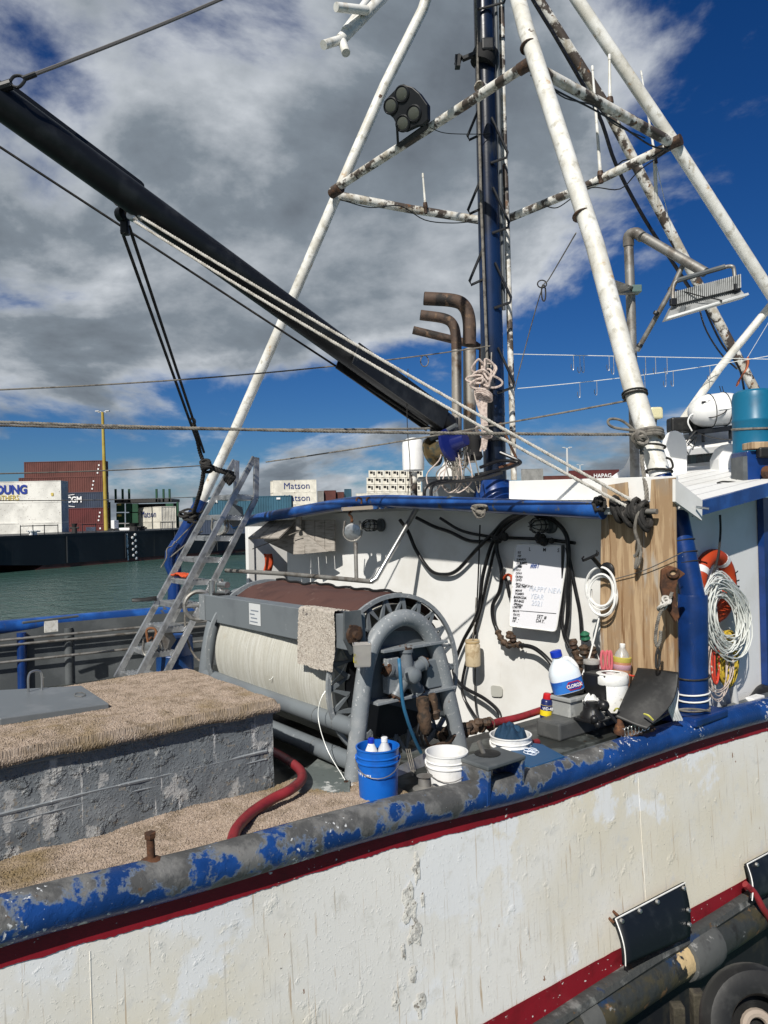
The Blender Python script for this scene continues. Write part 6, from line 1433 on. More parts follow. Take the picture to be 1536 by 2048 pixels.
# ============================================================ console and what stands on it
CV = .30
cq = oV(1119, 1449, CV); ca_, _, cz_ = uv(cq)
cback = uv(oU(1072, 1430, ca_))[1]
t = thing('console', 'dark grey deck console box inside the rail', 'console', B(ca_ + .7, CV + .3, DK))
g = G(); g.box(B(ca_, CV, DK), U * 1.5, W * (cback - CV), Z * (cz_ - DK)); g.build('body', M('console_paint', (.075, .078, .078), .4, layers=[((.11, .112, .11), 3, .45, .65), ((.3, .3, .29), 24, .74, .76), ((.045, .045, .045), 5, .6, .7, (2, 2, .3))], bump=(30, .12, .002)), t, bevel=.02)
# junction box
jq = oV(1141, 1438, .36); ja, _, jz = uv(jq); jz = cz_
jt = P(1141, 1412, jq.y).z - jq.z
t = thing('junction_box', 'light grey steel junction box on the console under the jug', 'box', B(ja + .2, .7, jz))
jb = uv(oU(1097, 1424, ja))[1]; ju = uv(oV(1177, 1420, .36))[0]
_jc = B((ja + ju) / 2, (.36 + jb) / 2, 0); JY = _jc.y
JH = max(.08, P(1139, 1388, JY).z - jz - .035)
m['jbox'] = M('junction_box_paint', (.30, .31, .305), .5, layers=[((.42, .43, .42), 6, .5, .62), ((.16, .155, .15), 12, .62, .7)], bump=(20, .25, .003))
g = G(); g.box(B(ja, .36, jz), U * (ju - ja), W * (jb - .36), Z * JH); g.build('body', m['jbox'], t, bevel=.006)
g = G(); g.box(B(ja - .02, .34, jz + JH), U * (ju - ja + .04), W * (jb - .32), Z * .035); g.build('lid', m['jbox'], t, bevel=.008)
g = G(); g.cb(B((ja + ju) / 2, (.36 + jb) / 2, jz + JH + .04), U * .12, W * .10, Z * .008); g.build('black_slab', m['rubber'], t)  # thin black slab on the lid under the jug
# helper: local frame facing the camera at a pixel
def frame(x, y, Y, tilt=0.):
    c = P(x, y, Y); r = V((RT.x, RT.y, 0)).normalized(); a = math.radians(tilt)
    up = Z * math.cos(a) + r * math.sin(a); rt = r * math.cos(a) - Z * math.sin(a); return c, rt, up, rt.cross(up).normalized() * 1  # rt x up points to camera
# bleach jug
k_ = JY / FPX
c, rt, up, nn_ = frame(1139, 1386, JY, -14)
t = thing('bleach_jug', 'white bleach jug with blue cap and blue label leaning on the junction box', 'jug', c)
prof = [(20, 0), (28, 1), (31, 4), (31, 22), (31, 40), (29, 47), (24, 56), (17, 64), (11, 71), (10.5, 74), (10.5, 78), (9, 79)]
g = G()
def sq(n, base, prf, flat=.72):
    vs = []; N_ = 28
    for r, h in prf:
        for k in range(N_):
            a = 2 * math.pi * k / N_; cx, sx = math.cos(a), math.sin(a); e = (abs(cx) ** 3 + abs(sx) ** 3) ** (-1 / 3.)
            off = 0 if h < 45 else -(h - 45) * .16
            vs.append(base + (rt * (cx * e * r + off) - nn_ * (sx * e * r * flat)) * k_ + up * h * k_)
    fs = [(i * N_ + k, i * N_ + (k + 1) % N_, (i + 1) * N_ + (k + 1) % N_, (i + 1) * N_ + k) for i in range(len(prf) - 1) for k in range(N_)]
    fs += [tuple(range(N_))[::-1], tuple((len(prf) - 1) * N_ + k for k in range(N_))]
    n.add(vs, fs)
sq(g, c, prof); bd = g.build('bottle', M('jug_plastic', (.66, .72, .78), .35, spec=.5), t, True)
g = G(); sq(g, c, [(31.4, 7), (31.4, 31)]); lbv = g.build('label', M('jug_label', (.03, .17, .55), .35, layers=[((.35, .55, .75), 5, .58, .66), ((.02, .10, .42), 3, .5, .6)]), t, True)
g = G(); sq(g, c, [(20, -1), (29.5, 0), (31.3, 2), (31.3, 6.0)]); g.build('dark_base', m['rubber'], t, True)
m['bleach_red'] = M('label_red', (.35, .02, .05), .4)
lc = c + rt * 9 * k_ + up * 19 * k_ + nn_ * (31.6 * .74 * k_)
g = G(); g.prism([lc + rt * x * k_ + up * y * k_ for x, y in ((-17, 0), (-10, 8.5), (10, 8.5), (17, 0), (10, -8.5), (-10, -8.5))], nn_ * .002); g.build('emblem', m['bleach_red'], t)
g = G(); g.prism([lc + nn_ * .002 + rt * x * k_ + up * y * k_ for x, y in ((-14, 0), (-8.5, 6.5), (8.5, 6.5), (14, 0), (8.5, -6.5), (-8.5, -6.5))], nn_ * .002); g.build('emblem', M('label_navy', (.03, .03, .22), .4), t)
text_obj('lettering', 'CLOROX', 9.5 * k_, lc + nn_ * .006 - up * 3.2 * k_, rt, up, m['logo_white'], t, bold=.0012, align='CENTER', width=.78)
hc_ = c + rt * -4 * k_ + up * 78 * k_ - rt * 1.2 * k_
g = G(); g.lathe(c + rt * -5.2 * k_ + up * 77 * k_, up, [(11.5 * k_, 0), (11.5 * k_, 11 * k_), (10 * k_, 12 * k_)], 20); g.build('cap', M('cap_blue', (.01, .04, .42), .35), t, True)
g = G(); g.tube(smooth([c + (rt * x + up * y - nn_ * 0) * k_ for x, y in ((4, 68), (14, 68), (22, 60), (27, 48), (27, 40))], 5), 4.6 * k_, 10); g.build('handle', m['plain_white'], t, True)
# oil spray can
c, rt, up, nn_ = frame(1091, 1436, 7.0, 6); k_ = 7.0 / FPX
t = thing('spray_can', 'blue and yellow spray can with red cap beside the junction box', 'spray can', c)
g = G(); g.lathe(c, up, [(10.5 * k_, 0), (11.5 * k_, 1 * k_), (11.5 * k_, 34 * k_), (9 * k_, 38 * k_), (7 * k_, 39 * k_)], 22); g.build('can', M('can_blue', (.012, .02, .10), .3), t, True)
g = G(); g.lathe(c, up, [(11.7 * k_, 6 * k_), (11.7 * k_, 27 * k_)], 22); g.build('label', M('can_yellow', (.75, .58, .02), .35), t, True)
g = G(); g.lathe(c, up, [(11.8 * k_, 17 * k_), (11.85 * k_, 26.5 * k_)], 22); g.build('label_band', M('can_navy', (.012, .02, .12), .35), t, True)
text_obj('lettering', 'WD-40', 8.5 * k_, c + up * 18.5 * k_ + nn_ * 12.2 * k_, rt, up, m['logo_white'], t, bold=.0006, align='CENTER', width=.78)
g = G(); g.lathe(c, up, [(8 * k_, 38 * k_), (8.5 * k_, 40 * k_), (8 * k_, 48 * k_), (6 * k_, 50 * k_)], 18); g.build('cap', M('can_red', (.5, .015, .02), .35), t, True)
# dark tray with tumbler, pliers, spray bottle
q = oU(1166, 1400, 2.75); q2 = oU(1212, 1400, 2.75); g = G(); g.box(B(2.75, uv(q2)[1], q.z), U * .25, W * (uv(q)[1] - uv(q2)[1]), Z * .26); tag(g.build('tray', m['plastic_black'], None, bevel=.012), 'black plastic tray against the plywood behind the canister', 'tray')
TY = 7.25; k_ = TY / FPX
def lathe_px(name, label, cat, x, yb, Y, parts, tilt=0., n=22):
    c, rt, up, nn_ = frame(x, yb, Y, tilt); t = thing(name, label, cat, c); k = Y / FPX
    for pn, prf, mt in parts:
        g = G(); g.lathe(c, up, [(r * k, h * k) for r, h in prf], n); g.build(pn, mt, t, True)
    return t, c, rt, up, nn_, k
lathe_px('tumbler', 'black insulated tumbler with clear lid beside the pink handles', 'tumbler', 1184, 1357, TY, [('cup', [(13, 0), (14, 1), (16, 30), (15, 31)], m['plastic_black']), ('lid', [(16, 30), (16.5, 32), (16, 37), (12, 38), (12, 35)], m['clear'])])
m['orangeliq'] = M('orange_plastic_bottle', (.42, .17, .09), .35, trans=.1, layers=[((.5, .27, .16), 5, .5, .65)])
t, c, rt, up, nn_, k = lathe_px('bottle', 'plastic bottle of orange liquid with a clear top against the plywood', 'bottle', 1240, 1398, TY, [('body', [(14, 0), (16, 2), (18, 60), (18.5, 75), (17, 78)], m['orangeliq']), ('yellow_rim', [(18, 74), (18.8, 76), (18.8, 84), (17, 85)], M('rim_yellow', (.45, .38, .08), .4)), ('dome', [(15, 84), (12, 93), (6, 101), (5, 103)], m['clear']), ('cap', [(5, 103), (5.5, 104), (5.5, 110), (4, 111)], m['plain_white'])], 4)
g = G(); g.lathe(c, up, [(17.6 * k, 60 * k), (18.4 * k, 61 * k), (18.6 * k, 70 * k), (18 * k, 71 * k)], 22); g.build('label_ring', M('ring_purple', (.42, .25, .30), .4), t, True)
t = thing('pliers', 'pliers with pink looped handles standing by the tumbler', 'pliers', P(1213, 1345, TY))
m['pink'] = M('pink_handle', (.55, .13, .15), .4)
for i, (dx, w_) in enumerate(((-7, 8), (2, 7), (8, 6))):
    g = G(); c_ = P(1213 + dx, 1321, TY - .02 * i); g.tube([c_ + (X * (w_ * .5 * math.cos(a)) + Z * (19 * math.sin(a))) * k_ for a in [j * .314 for j in range(20)]], 2.6 * k_, 7, closed=True); g.build('handle', m['pink'], t, True)
g = G(); g.cb(P(1213, 1350, TY), X * .02, Yd * .01, Z * .06); g.build('jaw', m['steel'], t)
# white canister
lathe_px('canister', 'white plastic canister with a screw lid on the console', 'canister', 1224, 1420, 6.95, [('body', [(29, 0), (31, 2), (32.5, 58), (32, 60)], m['plain_white']), ('lid', [(32.6, 54), (33.8, 56), (33.8, 70), (32, 73), (20, 75), (19, 73), (1, 74)], m['plain_white'])], 0, 28)
# white rag
g = G(); c_ = P(1183, 1408, 6.85)
g.grid(lambda s, q_: c_ + V(((s - .5) * .14, (q_ - .5) * .1, .03 + .05 * noise.noise(V((s * 4, q_ * 4, 3))) + .05 * math.sin(s * 3.1) * math.sin(q_ * 3.1))), 14, 12); tag(g.build('rag', m['plain_white'], None, 'all'), 'crumpled white rag between the junction box and canister', 'rag')
# joystick controls
t = thing('control_lever', 'black control lever unit bolted on the console', 'control lever', P(1185, 1452, 6.6))
q = B(uv(P(1185, 1440, 6.75))[0], uv(P(1185, 1440, 6.75))[1], cz_)
g = G(); g.cb(q + Z * .012, U * .12, W * .12, Z * .012); g.build('base_plate', m['plastic_black'], t, bevel=.006)
g = G(); g.lathe(q + Z * .02, Z, [(.11, 0), (.11, .03), (.085, .06), (.08, .10), (.06, .105), (.06, .14), (.05, .145)], 20); g.build('turret', m['plastic_black'], t, True)
g = G(); h_ = q + Z * .12; e_ = h_ - U * .05 - W * .20 - Z * .06 - X * .12; g.tube([h_, e_], .016, 8); g.build('side_lever', m['steel'], t, True)
g = G(); g.ball(e_, .036, 12); g.ball(e_ - Z * .05 + X * .03, .03, 10); g.build('side_knob', m['plastic_black'], t, True)
for dx, dy in ((1, 1), (1, -1), (-1, 1), (-1, -1)):
    g = G(); g.lathe(q + U * .1 * dx + W * .1 * dy + Z * .024, Z, [(.008, 0), (.008, .006)], 8); g.build('screw', m['steel'], t)
t = thing('joystick', 'black ball topped joystick leaning over the console', 'joystick', P(1240, 1455, 6.65))
g = G(); g.tube(PL((1208, 1415, 6.65), (1238, 1450, 6.62)), .016, 8); g.build('stick', m['plastic_black'], t, True)
g = G(); g.ball(P(1207, 1411, 6.65), .055 * .95, 16); g.build('knob', m['plastic_black'], t, True)
g = G(); g.lathe(P(1240, 1468, 6.62), Z, [(.05, 0), (.055, .03), (.03, .1), (.02, .14)], 12); g.build('rusty_boot', m['rust'], t, True)
# rubber sheet
RS = [(1277, 1338, 7.15), (1355, 1345, 7.0), (1352, 1390, 6.85), (1290, 1462, 6.5), (1232, 1432, 6.6), (1262, 1385, 6.95)]
def rsh(s, q_):
    top = P(1276, 1337, 7.02).lerp(P(1357, 1345, 6.74), s); mid_ = P(1262, 1385, 6.85).lerp(P(1352, 1398, 6.68), s); bot = P(1230, 1435, 6.62).lerp(P(1292, 1460, 6.5), s)
    a = top.lerp(mid_, q_).lerp(mid_.lerp(bot, q_), q_); return a - Yd * (.09 * math.sin(q_ * 3.1) * math.sin(s * 2.6)) + Z * (.05 * math.sin(s * 4.5 + q_ * 2) * q_ * (1 - q_) * 3)
g = G(); g.grid(rsh, 24, 24); o = g.build('rubber_sheet', m['rubber'], None, 'all'); o.modifiers.new('th', 'SOLIDIFY').thickness = .012; tag(o, 'black rubber sheet draped from the plywood over the console end', 'rubber sheet')
m['tie'] = M('yellow_cable_tie', (.55, .52, .10), .5)
for i, (a_, b_) in enumerate((((1283, 1362, 6.9), (1294, 1367, 6.85)), ((1330, 1375, 6.75), (1350, 1388, 6.7)), ((1288, 1428, 6.5), (1306, 1440, 6.45)), ((1238, 1418, 6.6), (1228, 1422, 6.6)))):
    g = G(); g.tube(smooth(PL(a_, ((a_[0] + b_[0]) / 2, (a_[1] + b_[1]) / 2 - 3, a_[2] - .05), b_), 4), .008, 5); tag(g.build('cable_tie', m['tie'], None, True), ('yellow cable tie high on the rubber sheet', 'longest yellow cable tie at the right edge of the rubber sheet', 'yellow cable tie low on the rubber sheet', 'yellow tie at the left corner of the rubber sheet')[i], 'cable tie')
# white cables by the post
for i in range(4):
    x = 1340 + 5 * i; g = G(); g.tube(smooth(PL((1352 - i, 1368, 6.95), (x, 1385, 6.85), (x - 2, 1415, 6.8), (x + 8, 1440, 6.85)), 6), .014, 7); tag(g.build('cable', m['cable_white'], None, True), ('leftmost', 'second', 'third', 'rightmost')[i] + ' of four white cables looping beside the blue post', 'cable')
# snap hooks on a wire along the rail
t = thing('snap_hooks', 'row of small metal snap clips on a wire by the joystick', 'clips', P(1265, 1460, 6.6))
g = G(); g.tube(PL((1240, 1468, 6.6), (1300, 1445, 6.7)), .008, 6); g.build('wire', m['steel'], t)
for k in range(8):
    x, y = 1246 + 7 * k, 1462 - 2.6 * k; g = G(); c_ = P(x, y + 3, 6.58); g.tube([c_ + V((.018 * math.cos(a), 0, .045 * math.sin(a) - .01)) for a in [j * .52 for j in range(12)]], .005, 5, closed=True); g.build('clip', m['steel'], t, True)
g = G(); 
for k in range(6): g.ball(P(1250 + 10 * k, 1472 - 3 * k, 6.62), .05, 8, (1, 1, .6))
tag(g.build('grease_heap', m['rustd'], None, True), 'greasy dark heap under the snap clips', 'grease')
ropeobj(smooth(PL((1300, 1450, 6.75), (1330, 1432, 6.85), (1355, 1420, 6.95), (1385, 1418, 7.0), (1420, 1422, 7.15)), 5), .010, 'rope_grey', 'grey wire running along the rail to the blue post foot', False, 'wire', 'wire')
ropeobj(smooth(PL((1258, 1350, 7.1), (1268, 1352, 7.05), (1278, 1350, 7.0)), 5), .008, 'rope_red', 'short orange cord beside the bottle', False, 'cord', 'cord')

# ============================================================ buckets
def bucket(label, x, yt, Y, body, wpx, hm, extra=None):
    c = P(x, yt, Y); k = Y / FPX; R_ = wpx / 2 * k; H_ = hm
    base = V((c.x, c.y, c.z - H_)); t = thing('bucket', label, 'bucket', base, 'deck buckets')
    s = R_ / .150
    g = G(); g.lathe(base, Z, [(.125 * s, 0), (.132 * s, .004), (.143 * s, H_ * .70), (.143 * s, H_ * .72), (.152 * s, H_ * .73), (.152 * s, H_ * .75), (.145 * s, H_ * .76), (.145 * s, H_ * .83), (.152 * s, H_ * .835), (.152 * s, H_ * .85), (.146 * s, H_ * .86), (.148 * s, H_ * .97), (.154 * s, H_ * .975), (.154 * s, H_), (.143 * s, H_), (.122 * s, .03), (.001, .03)], 36); g.build('shell', body, t, True)
    g = G(); a0 = base + Z * H_ * .79; pts = [a0 + V((math.cos(a) * .157 * s, math.sin(a) * .157 * s, -.10 * math.sin(-a) * (1 if a < 0 else 0))) for a in [math.pi + j * math.pi / 10 for j in range(11)]]
    pts = [a0 + V((math.cos(a) * .157 * s, math.sin(a) * .16 * s, -abs(math.sin(a)) * .10)) for a in [math.pi + j * math.pi / 12 for j in range(13)]]
    g.tube(pts, .0035, 5); g.build('bail_handle', m['wire'], t, True)
    for sx in (-1, 1):
        g = G(); g.lathe(a0 + X * sx * .145 * s, X * sx, [(.022, 0), (.022, .012)], 10); g.build('handle_lug', body, t)
    return t, base, s, H_
m['bk_blue'] = M('bucket_blue', (.008, .12, .50), .35, layers=[((.006, .09, .40), 4, .5, .65), ((.01, .012, .015), 22, .735, .75)])
m['bk_white'] = M('bucket_white', (.80, .80, .79), .35, layers=[((.66, .65, .62), 5, .55, .7)])
BY = 5.36
t, base, s_, H_ = bucket('bright blue plastic bucket holding two white bottles by the reel leg', 755, 1491, BY, m['bk_blue'], 86, .385)
g = G(); vs = []
for j in range(2):
    for k in range(10):
        a = math.radians(196 + k * 6); r_ = (.1265 if j == 0 else .1385) * s_ + .0025; vs.append(base + V((math.cos(a) * r_, math.sin(a) * r_, .02 + .20 * j)))
g.add(vs, [(k, k + 1, 10 + k + 1, 10 + k) for k in range(9)]); g.build('paper_label', M('paper_label', (.70, .71, .72), .7, layers=[((.15, .2, .35), 18, .60, .64), ((.4, .4, .42), 40, .56, .62)]), t)
for i, (dx, dy, hh, r_, capm) in enumerate(((-.045, .0, .03, .05, 'cap'), (.05, .02, .02, .055, 'w'))):
    q = base + V((dx, dy, .10)); tb_ = thing('bottle', ('white bottle with blue cap standing in the blue bucket', 'round translucent bottle standing in the blue bucket')[i], 'bottle', q)
    g = G(); g.lathe(q, Z, [(r_, 0), (r_ * 1.05, .02), (r_ * 1.05, .20), (r_ * .8, .26), (.022, .30), (.02, .31)], 18); g.build('body', m['plain_white'] if i == 0 else M('milky_plastic', (.72, .74, .76), .3, trans=.25), tb_, True)
    g = G(); g.lathe(q + Z * .305, Z, [(.024, 0), (.024, .03), (.02, .034)], 14); g.build('cap', M('bottle_cap', (.01, .03, .4) if i == 0 else (.75, .76, .77), .35), tb_, True)
t, base, s_, H_ = bucket('white plastic bucket with dark blue gloves behind the rail', 893, 1502, 5.75, m['bk_white'], 84, .385)
for k, (tx, sz, sp_) in enumerate((('INDUSTRIAL', .020, .00), ('SUPPLY CO', .020, -.03))):
    text_obj('print', 'III II IIII', .022, base + V((-.02, -.1395 * s_, .135 + sp_)), X, Z, m['ink'], t, bold=.0008)
g = G(); g.cb(base + V((-.075, -.128 * s_, .13)), X * .018, Yd * .002, Z * .03); g.build('print', m['logo_gold'], t)
m['navycloth'] = M('navy_cloth', (.008, .035, .075), .85, layers=[((.015, .06, .12), 8, .5, .65)], bump=(30, .5, .01))
def heap(name, label, q, rx, ry, h, mat, cat, seed=0, n=26):
    g = G(); g.grid(lambda s, t_: q + V(((s - .5) * 2 * rx, (t_ - .5) * 2 * ry, h * max(0, 1 - ((s - .5) ** 2 + (t_ - .5) ** 2) * 4) ** .4 * (.75 + .5 * noise.noise(V((s * 5, t_ * 5, seed))) + .25 * noise.noise(V((s * 13, t_ * 13, seed)))))), n, n)
    return tag(g.build(name, mat, None, 'all'), label, cat)
heap('glove', 'dark blue rubber gloves lying in the white bucket', base + Z * .22, .11, .11, .10, m['navycloth'], 'gloves', 2)
t, base, s_, H_ = bucket('white bucket stuffed with navy cloth in front of the console', 1021, 1468, 6.45, m['bk_white'], 82, .34)
heap('cloth', 'navy cloth heaped out of the rear white bucket', base + Z * .28, .145, .145, .17, m['navycloth'], 'cloth', 6)

# ============================================================ fairlead on the rail
fq = oV(978, 1533, -.16); f0, _, fz = uv(fq); f1_ = uv(oV(1046, 1499, -.16))[0]; fb_ = uv(oU(924, 1511, f0))[1]
t = thing('fairlead', 'worn grey and blue fairlead block welded over the rail', 'fairlead', B((f0 + f1_) / 2, 0, 2.75))
rz = rail_at(f0)[1]
g = G(); g.box(B(f0 - .02, -.17, fz - .03), U * (f1_ - f0 + .04), W * (fb_ + .18), Z * .03); g.build('top_plate', m['dgrey'], t, bevel=.008)
for a in (f0 - .015, f1_ - .02):
    g = G(); g.prism([B(a, -.165, fz - .03), B(a, fb_, fz - .03), B(a, fb_ + .03, fz - .12), B(a, fb_ + .02, rz - .06), B(a, -.08, rz - .10), B(a, -.15, rz - .04)], U * .035); g.build('cheek_plate', m['rail'], t, bevel=.006)
g = G(); g.tube([B(f0, .08, (fz + rz) / 2 + .05), B(f1_, .08, (fz + rz) / 2 + .05)], .06, 14); g.build('roller', m['blue'], t, True)
g = G(); g.tube([B(f0 + .18, fb_ - .06, fz - .02), B(f0 + .14, fb_ - .04, fz + .10)], .018, 8); g.build('pin', m['galv'], t, True)
g = G(); g.lathe(B(f0 + .2, .05, fz), Z, [(.10, 0), (.1, .006), (.05, .01)], 16); g.build('rubber_pad', m['rubber'], t, True)
# blue painted plate with a doodle
bpz = DK + .05
q = [oZ(x, y, bpz) for x, y in ((1010, 1512), (1040, 1482), (1085, 1488), (1130, 1512), (1060, 1535))]
t = thing('blue_plate', 'blue painted deck plate with a chalk doodle behind the fairlead', 'deck plate', q[0] - Z * .1)
g = G(); g.prism(q, Z * -.04); g.build('plate', M('plate_blue', (.012, .07, .17), .45, layers=[((.02, .10, .22), 4, .5, .65)]), t, bevel=.006)
for i in range(5):
    cx_, cy_ = 1062 + 7 * math.cos(i * 1.3), 1503 + 4 * math.sin(i * 1.3); g = G(); g.tube([oZ(cx_ + 9 * math.cos(a), cy_ + 3.4 * math.sin(a + .4), bpz + .004) for a in [j * .45 for j in range(14)]], .004, 4, closed=True); g.build('chalk_line', m['inkfaint'], t)
# grey valve pot by the bucket
g = G(); q = oZ(850, 1590, DK); g.lathe(q, Z, [(.09, 0), (.09, .05), (.05, .07), (.045, .13), (.06, .14)], 14); tag(g.build('deck_pipe', m['galv'], None, True), 'stubby grey deck pipe between the blue and white buckets', 'pipe')
for i in range(3):
    g = G(); g.tube(smooth(PL((812 + 4 * i, 1498, 6.1), (822 + 3 * i, 1540, 5.9), (830 - 4 * i, 1570, 5.8), (850, 1585 - 3 * i, 5.75)), 5), .004, 5); tag(g.build('line', m['rope_grey'], None, True), ('left', 'middle', 'right')[i] + 'most thin line trailing between the front buckets' if i != 1 else 'middle thin line trailing between the front buckets', 'line')
# ============================================================ up forward: cabin, raft, barrel
HY = 10.4
def quad(name, pts, th, mat, par, bev=.0):
    q = [P(*p) for p in pts]; n_ = (q[1] - q[0]).cross(q[2] - q[0]).normalized(); 
    if n_.y < 0: n_ = -n_
    g = G(); g.prism(q, n_ * th); return g.build(name, mat, par, bevel=bev)
t = thing('wheelhouse', 'white wheelhouse front with dark windows under a deep brow', 'wheelhouse', P(1440, 960, 11.5))
quad('front_wall', [(1366, 985, 11.6), (1700, 955, 11.3), (1700, 855, 11.3), (1366, 890, 11.6)], .3, m['white'], t)
quad('window', [(1376, 928, 11.55), (1452, 920, 11.5), (1452, 884, 11.5), (1376, 892, 11.55)], .03, m['glass'], t)
quad('window', [(1540, 912, 11.4), (1640, 904, 11.35), (1640, 868, 11.35), (1540, 876, 11.4)], .03, m['glass'], t)
q = [P(1366, 898, 11.1), P(1700, 868, 10.8), P(1700, 838, 11.2), P(1366, 868, 11.5)]; g = G(); g.prism(q, Z * -.10 + Yd * .05); g.build('brow', m['white'], t, bevel=.01)
quad('roof', [(1366, 868, 11.5), (1700, 838, 11.2), (1700, 832, 14), (1420, 858, 14)], -.08, m['white'], t)
quad('sill', [(1374, 945, 11.2), (1452, 940, 11.1), (1452, 926, 11.45), (1374, 930, 11.5)], .02, m['white'], t)
t = thing('wind_shield', 'white round topped shield plate standing behind the near gantry leg', 'shield', P(1352, 958, 10.2))
pts = [(1325, 960)] + [(1325 + 24.5 * (1 - math.cos(a)), 895 - 34 * math.sin(a)) for a in [math.pi * k / 12 for k in range(13)]] + [(1374, 956)]
g = G(); g.prism([P(x, y, 10.2) for x, y in pts], Yd * .04); g.build('plate', m['white'], t, bevel=.004)
g = G(); g.prism([P(x, y, 10.3) for x, y in ((1222, 955), (1250, 935), (1262, 910), (1322, 900), (1326, 960))], Yd * .04); g.build('flared_base', m['white'], t)
g = G(); g.prism([P(x, y, 10.0) for x, y in ((1440, 975), (1475, 970), (1475, 892), (1462, 886), (1448, 896), (1438, 918))], Yd * .3); tag(g.build('vent_cowl', m['white'], None, bevel=.015), 'white vent cowl left of the blue barrel', 'vent')
# life raft canister
q = P(1432, 820, 11.0); ax_ = (P(1476, 815, 11.0) - P(1385, 826, 11.0)).normalized()
t = thing('life_raft', 'white life raft canister strapped on the wheelhouse roof', 'life raft', q - Z * .25)
m['raft'] = M('raft_white', (.80, .80, .79), .3, layers=[((.68, .68, .66), 4, .5, .7)])
g = G(); g.lathe(q - ax_ * .36, ax_, [(.03, -.03), (.10, -.02), (.17, .04), (.225, .14), (.24, .24), (.245, .25), (.245, .28), (.24, .29), (.24, .44), (.245, .45), (.245, .48), (.24, .49), (.22, .60), (.16, .70), (.05, .74)], 28); g.build('canister', m['raft'], t, True)
for h in (-.10, .12):
    g = G(); a_ = ax_.orthogonal().normalized(); e_ = ax_.cross(a_); g.tube([q + ax_ * h + (a_ * math.cos(k) + e_ * math.sin(k)) * .248 for k in [j * .314 for j in range(20)]], .008, 5, closed=True); g.build('strap', m['black'], t, True)
g = G(); n_ = (CAM - q).normalized(); g.cb(q - ax_ * .22 - Yd * .19 + Z * .12, ax_ * .07, Yd * .008, Z * .012); g.build('label_mark', m['ink'], t)
g = G(); g.lathe(q - ax_ * .22 - Yd * .19 + Z * .12, -Yd, [(.018, 0), (.018, .02)], 10); g.build('fastener', m['raft'], t)
g = G(); g.tube([q - ax_ * .33 - Yd * .12 - Z * .02, q - ax_ * .05 - Yd * .24 - Z * .02, q + ax_ * .2 - Yd * .24 - Z * .02], .012, 6); g.build('seam_rib', m['raft'], t, True)
g = G(); g.tube(smooth([q - ax_ * .30 - Yd * .10 - Z * .07, q - ax_ * .15 - Yd * .22 - Z * .12, q + ax_ * .0 - Yd * .24 - Z * .08, q + ax_ * .05 - Yd * .24 - Z * .03], 5), .008, 5); g.build('rope', m['rope_dark'], t, True)
g = G(); g.cb(q - Z * .29 + Yd * .05, ax_ * .34, Yd * .12, Z * .03); g.build('cradle', m['black'], t)
for h in (-.2, .2):
    g = G(); g.tube([q + ax_ * h - Z * .45, q + ax_ * h - Z * .28], .025, 6); g.build('cradle_leg', m['black'], t)
g = G(); g.cb(P(1372, 850, 11.3), X * .26, Yd * .12, Z * .11); g.cb(P(1400, 852, 11.2), X * .12, Yd * .1, Z * .08); tag(g.build('black_case', m['rubber'], None, bevel=.03), 'black weathered case on the roof left of the raft', 'case')
t = thing('cream_light', 'cream plastic lamp beside the near gantry leg', 'lamp', P(1312, 850, 10.9))
g = G(); g.cb(P(1310, 827, 10.9), X * .09, Yd * .09, Z * .085); g.build('housing', M('cream_plastic', (.62, .58, .36), .4), t, bevel=.025)
g = G(); g.tube(PL((1310, 838, 10.9), (1308, 872, 10.9)), .03, 8); g.build('stem', m['dgrey'], t)
# blue barrel and blue crate
q = P(1512, 968, 9.1); k_ = 9.1 / FPX
g = G(); g.lathe(q, Z, [(r * k_, h * k_) for r, h in ((36, 0), (40, 3), (41, 60), (42, 62), (42, 66), (41, 68), (41, 122), (42, 124), (42, 128), (41, 130), (41, 170), (38, 182), (30, 187), (29, 184))], 32)
t = thing('blue_barrel', 'tall turquoise blue plastic barrel on the roof at the right edge', 'barrel', q); g.build('body', M('barrel_blue', (.008, .125, .23), .35, layers=[((.006, .10, .19), 3, .5, .65)]), t, True)
g = G(); g.tube([q + V((math.cos(a) * 41.6 * k_, math.sin(a) * 41.6 * k_, 110 * k_ + .02 * math.sin(a))) for a in [j * .314 for j in range(20)]], .014, 6, closed=True); g.build('strap', m['rope_grey'], t, True)
t = thing('blue_crate', 'chipped blue steel crate with timber in front of the barrel', 'crate', P(1515, 972, 8.6))
g = G(); q = P(1496, 972, 8.55); g.box(q, X * .6, Yd * .4, Z * .40); g.build('box', m['blue'], t, bevel=.01)
g = G(); g.box(q - X * .05 + Z * .06, X * .05, Yd * .3, Z * .28); g.build('side_plate', m['dgrey'], t)
g = G(); g.cb(P(1518, 892, 8.6), X * .14, Yd * .12, Z * .04); g.build('timber', m['ply'], t, bevel=.01)
g = G(); g.cb(P(1536, 905, 8.5), X * .12, Yd * .05, Z * .06); g.build('timber', m['rubber'], t, bevel=.02)
g = G(); g.lathe(P(1535, 945, 8.5), -Yd, [(.08, 0), (.06, .05), (.05, .05)], 12); g.build('rust_ring', m['rust'], t, True)
ropeobj(smooth(PL((1434, 966, 8.5), (1450, 963, 8.5), (1490, 968, 8.5), (1440, 970, 8.5), (1434, 967, 8.5)), 5), .009, 'rope_dark', 'dark cord lying on the white roof before the barrel', False, 'cord', 'cord')
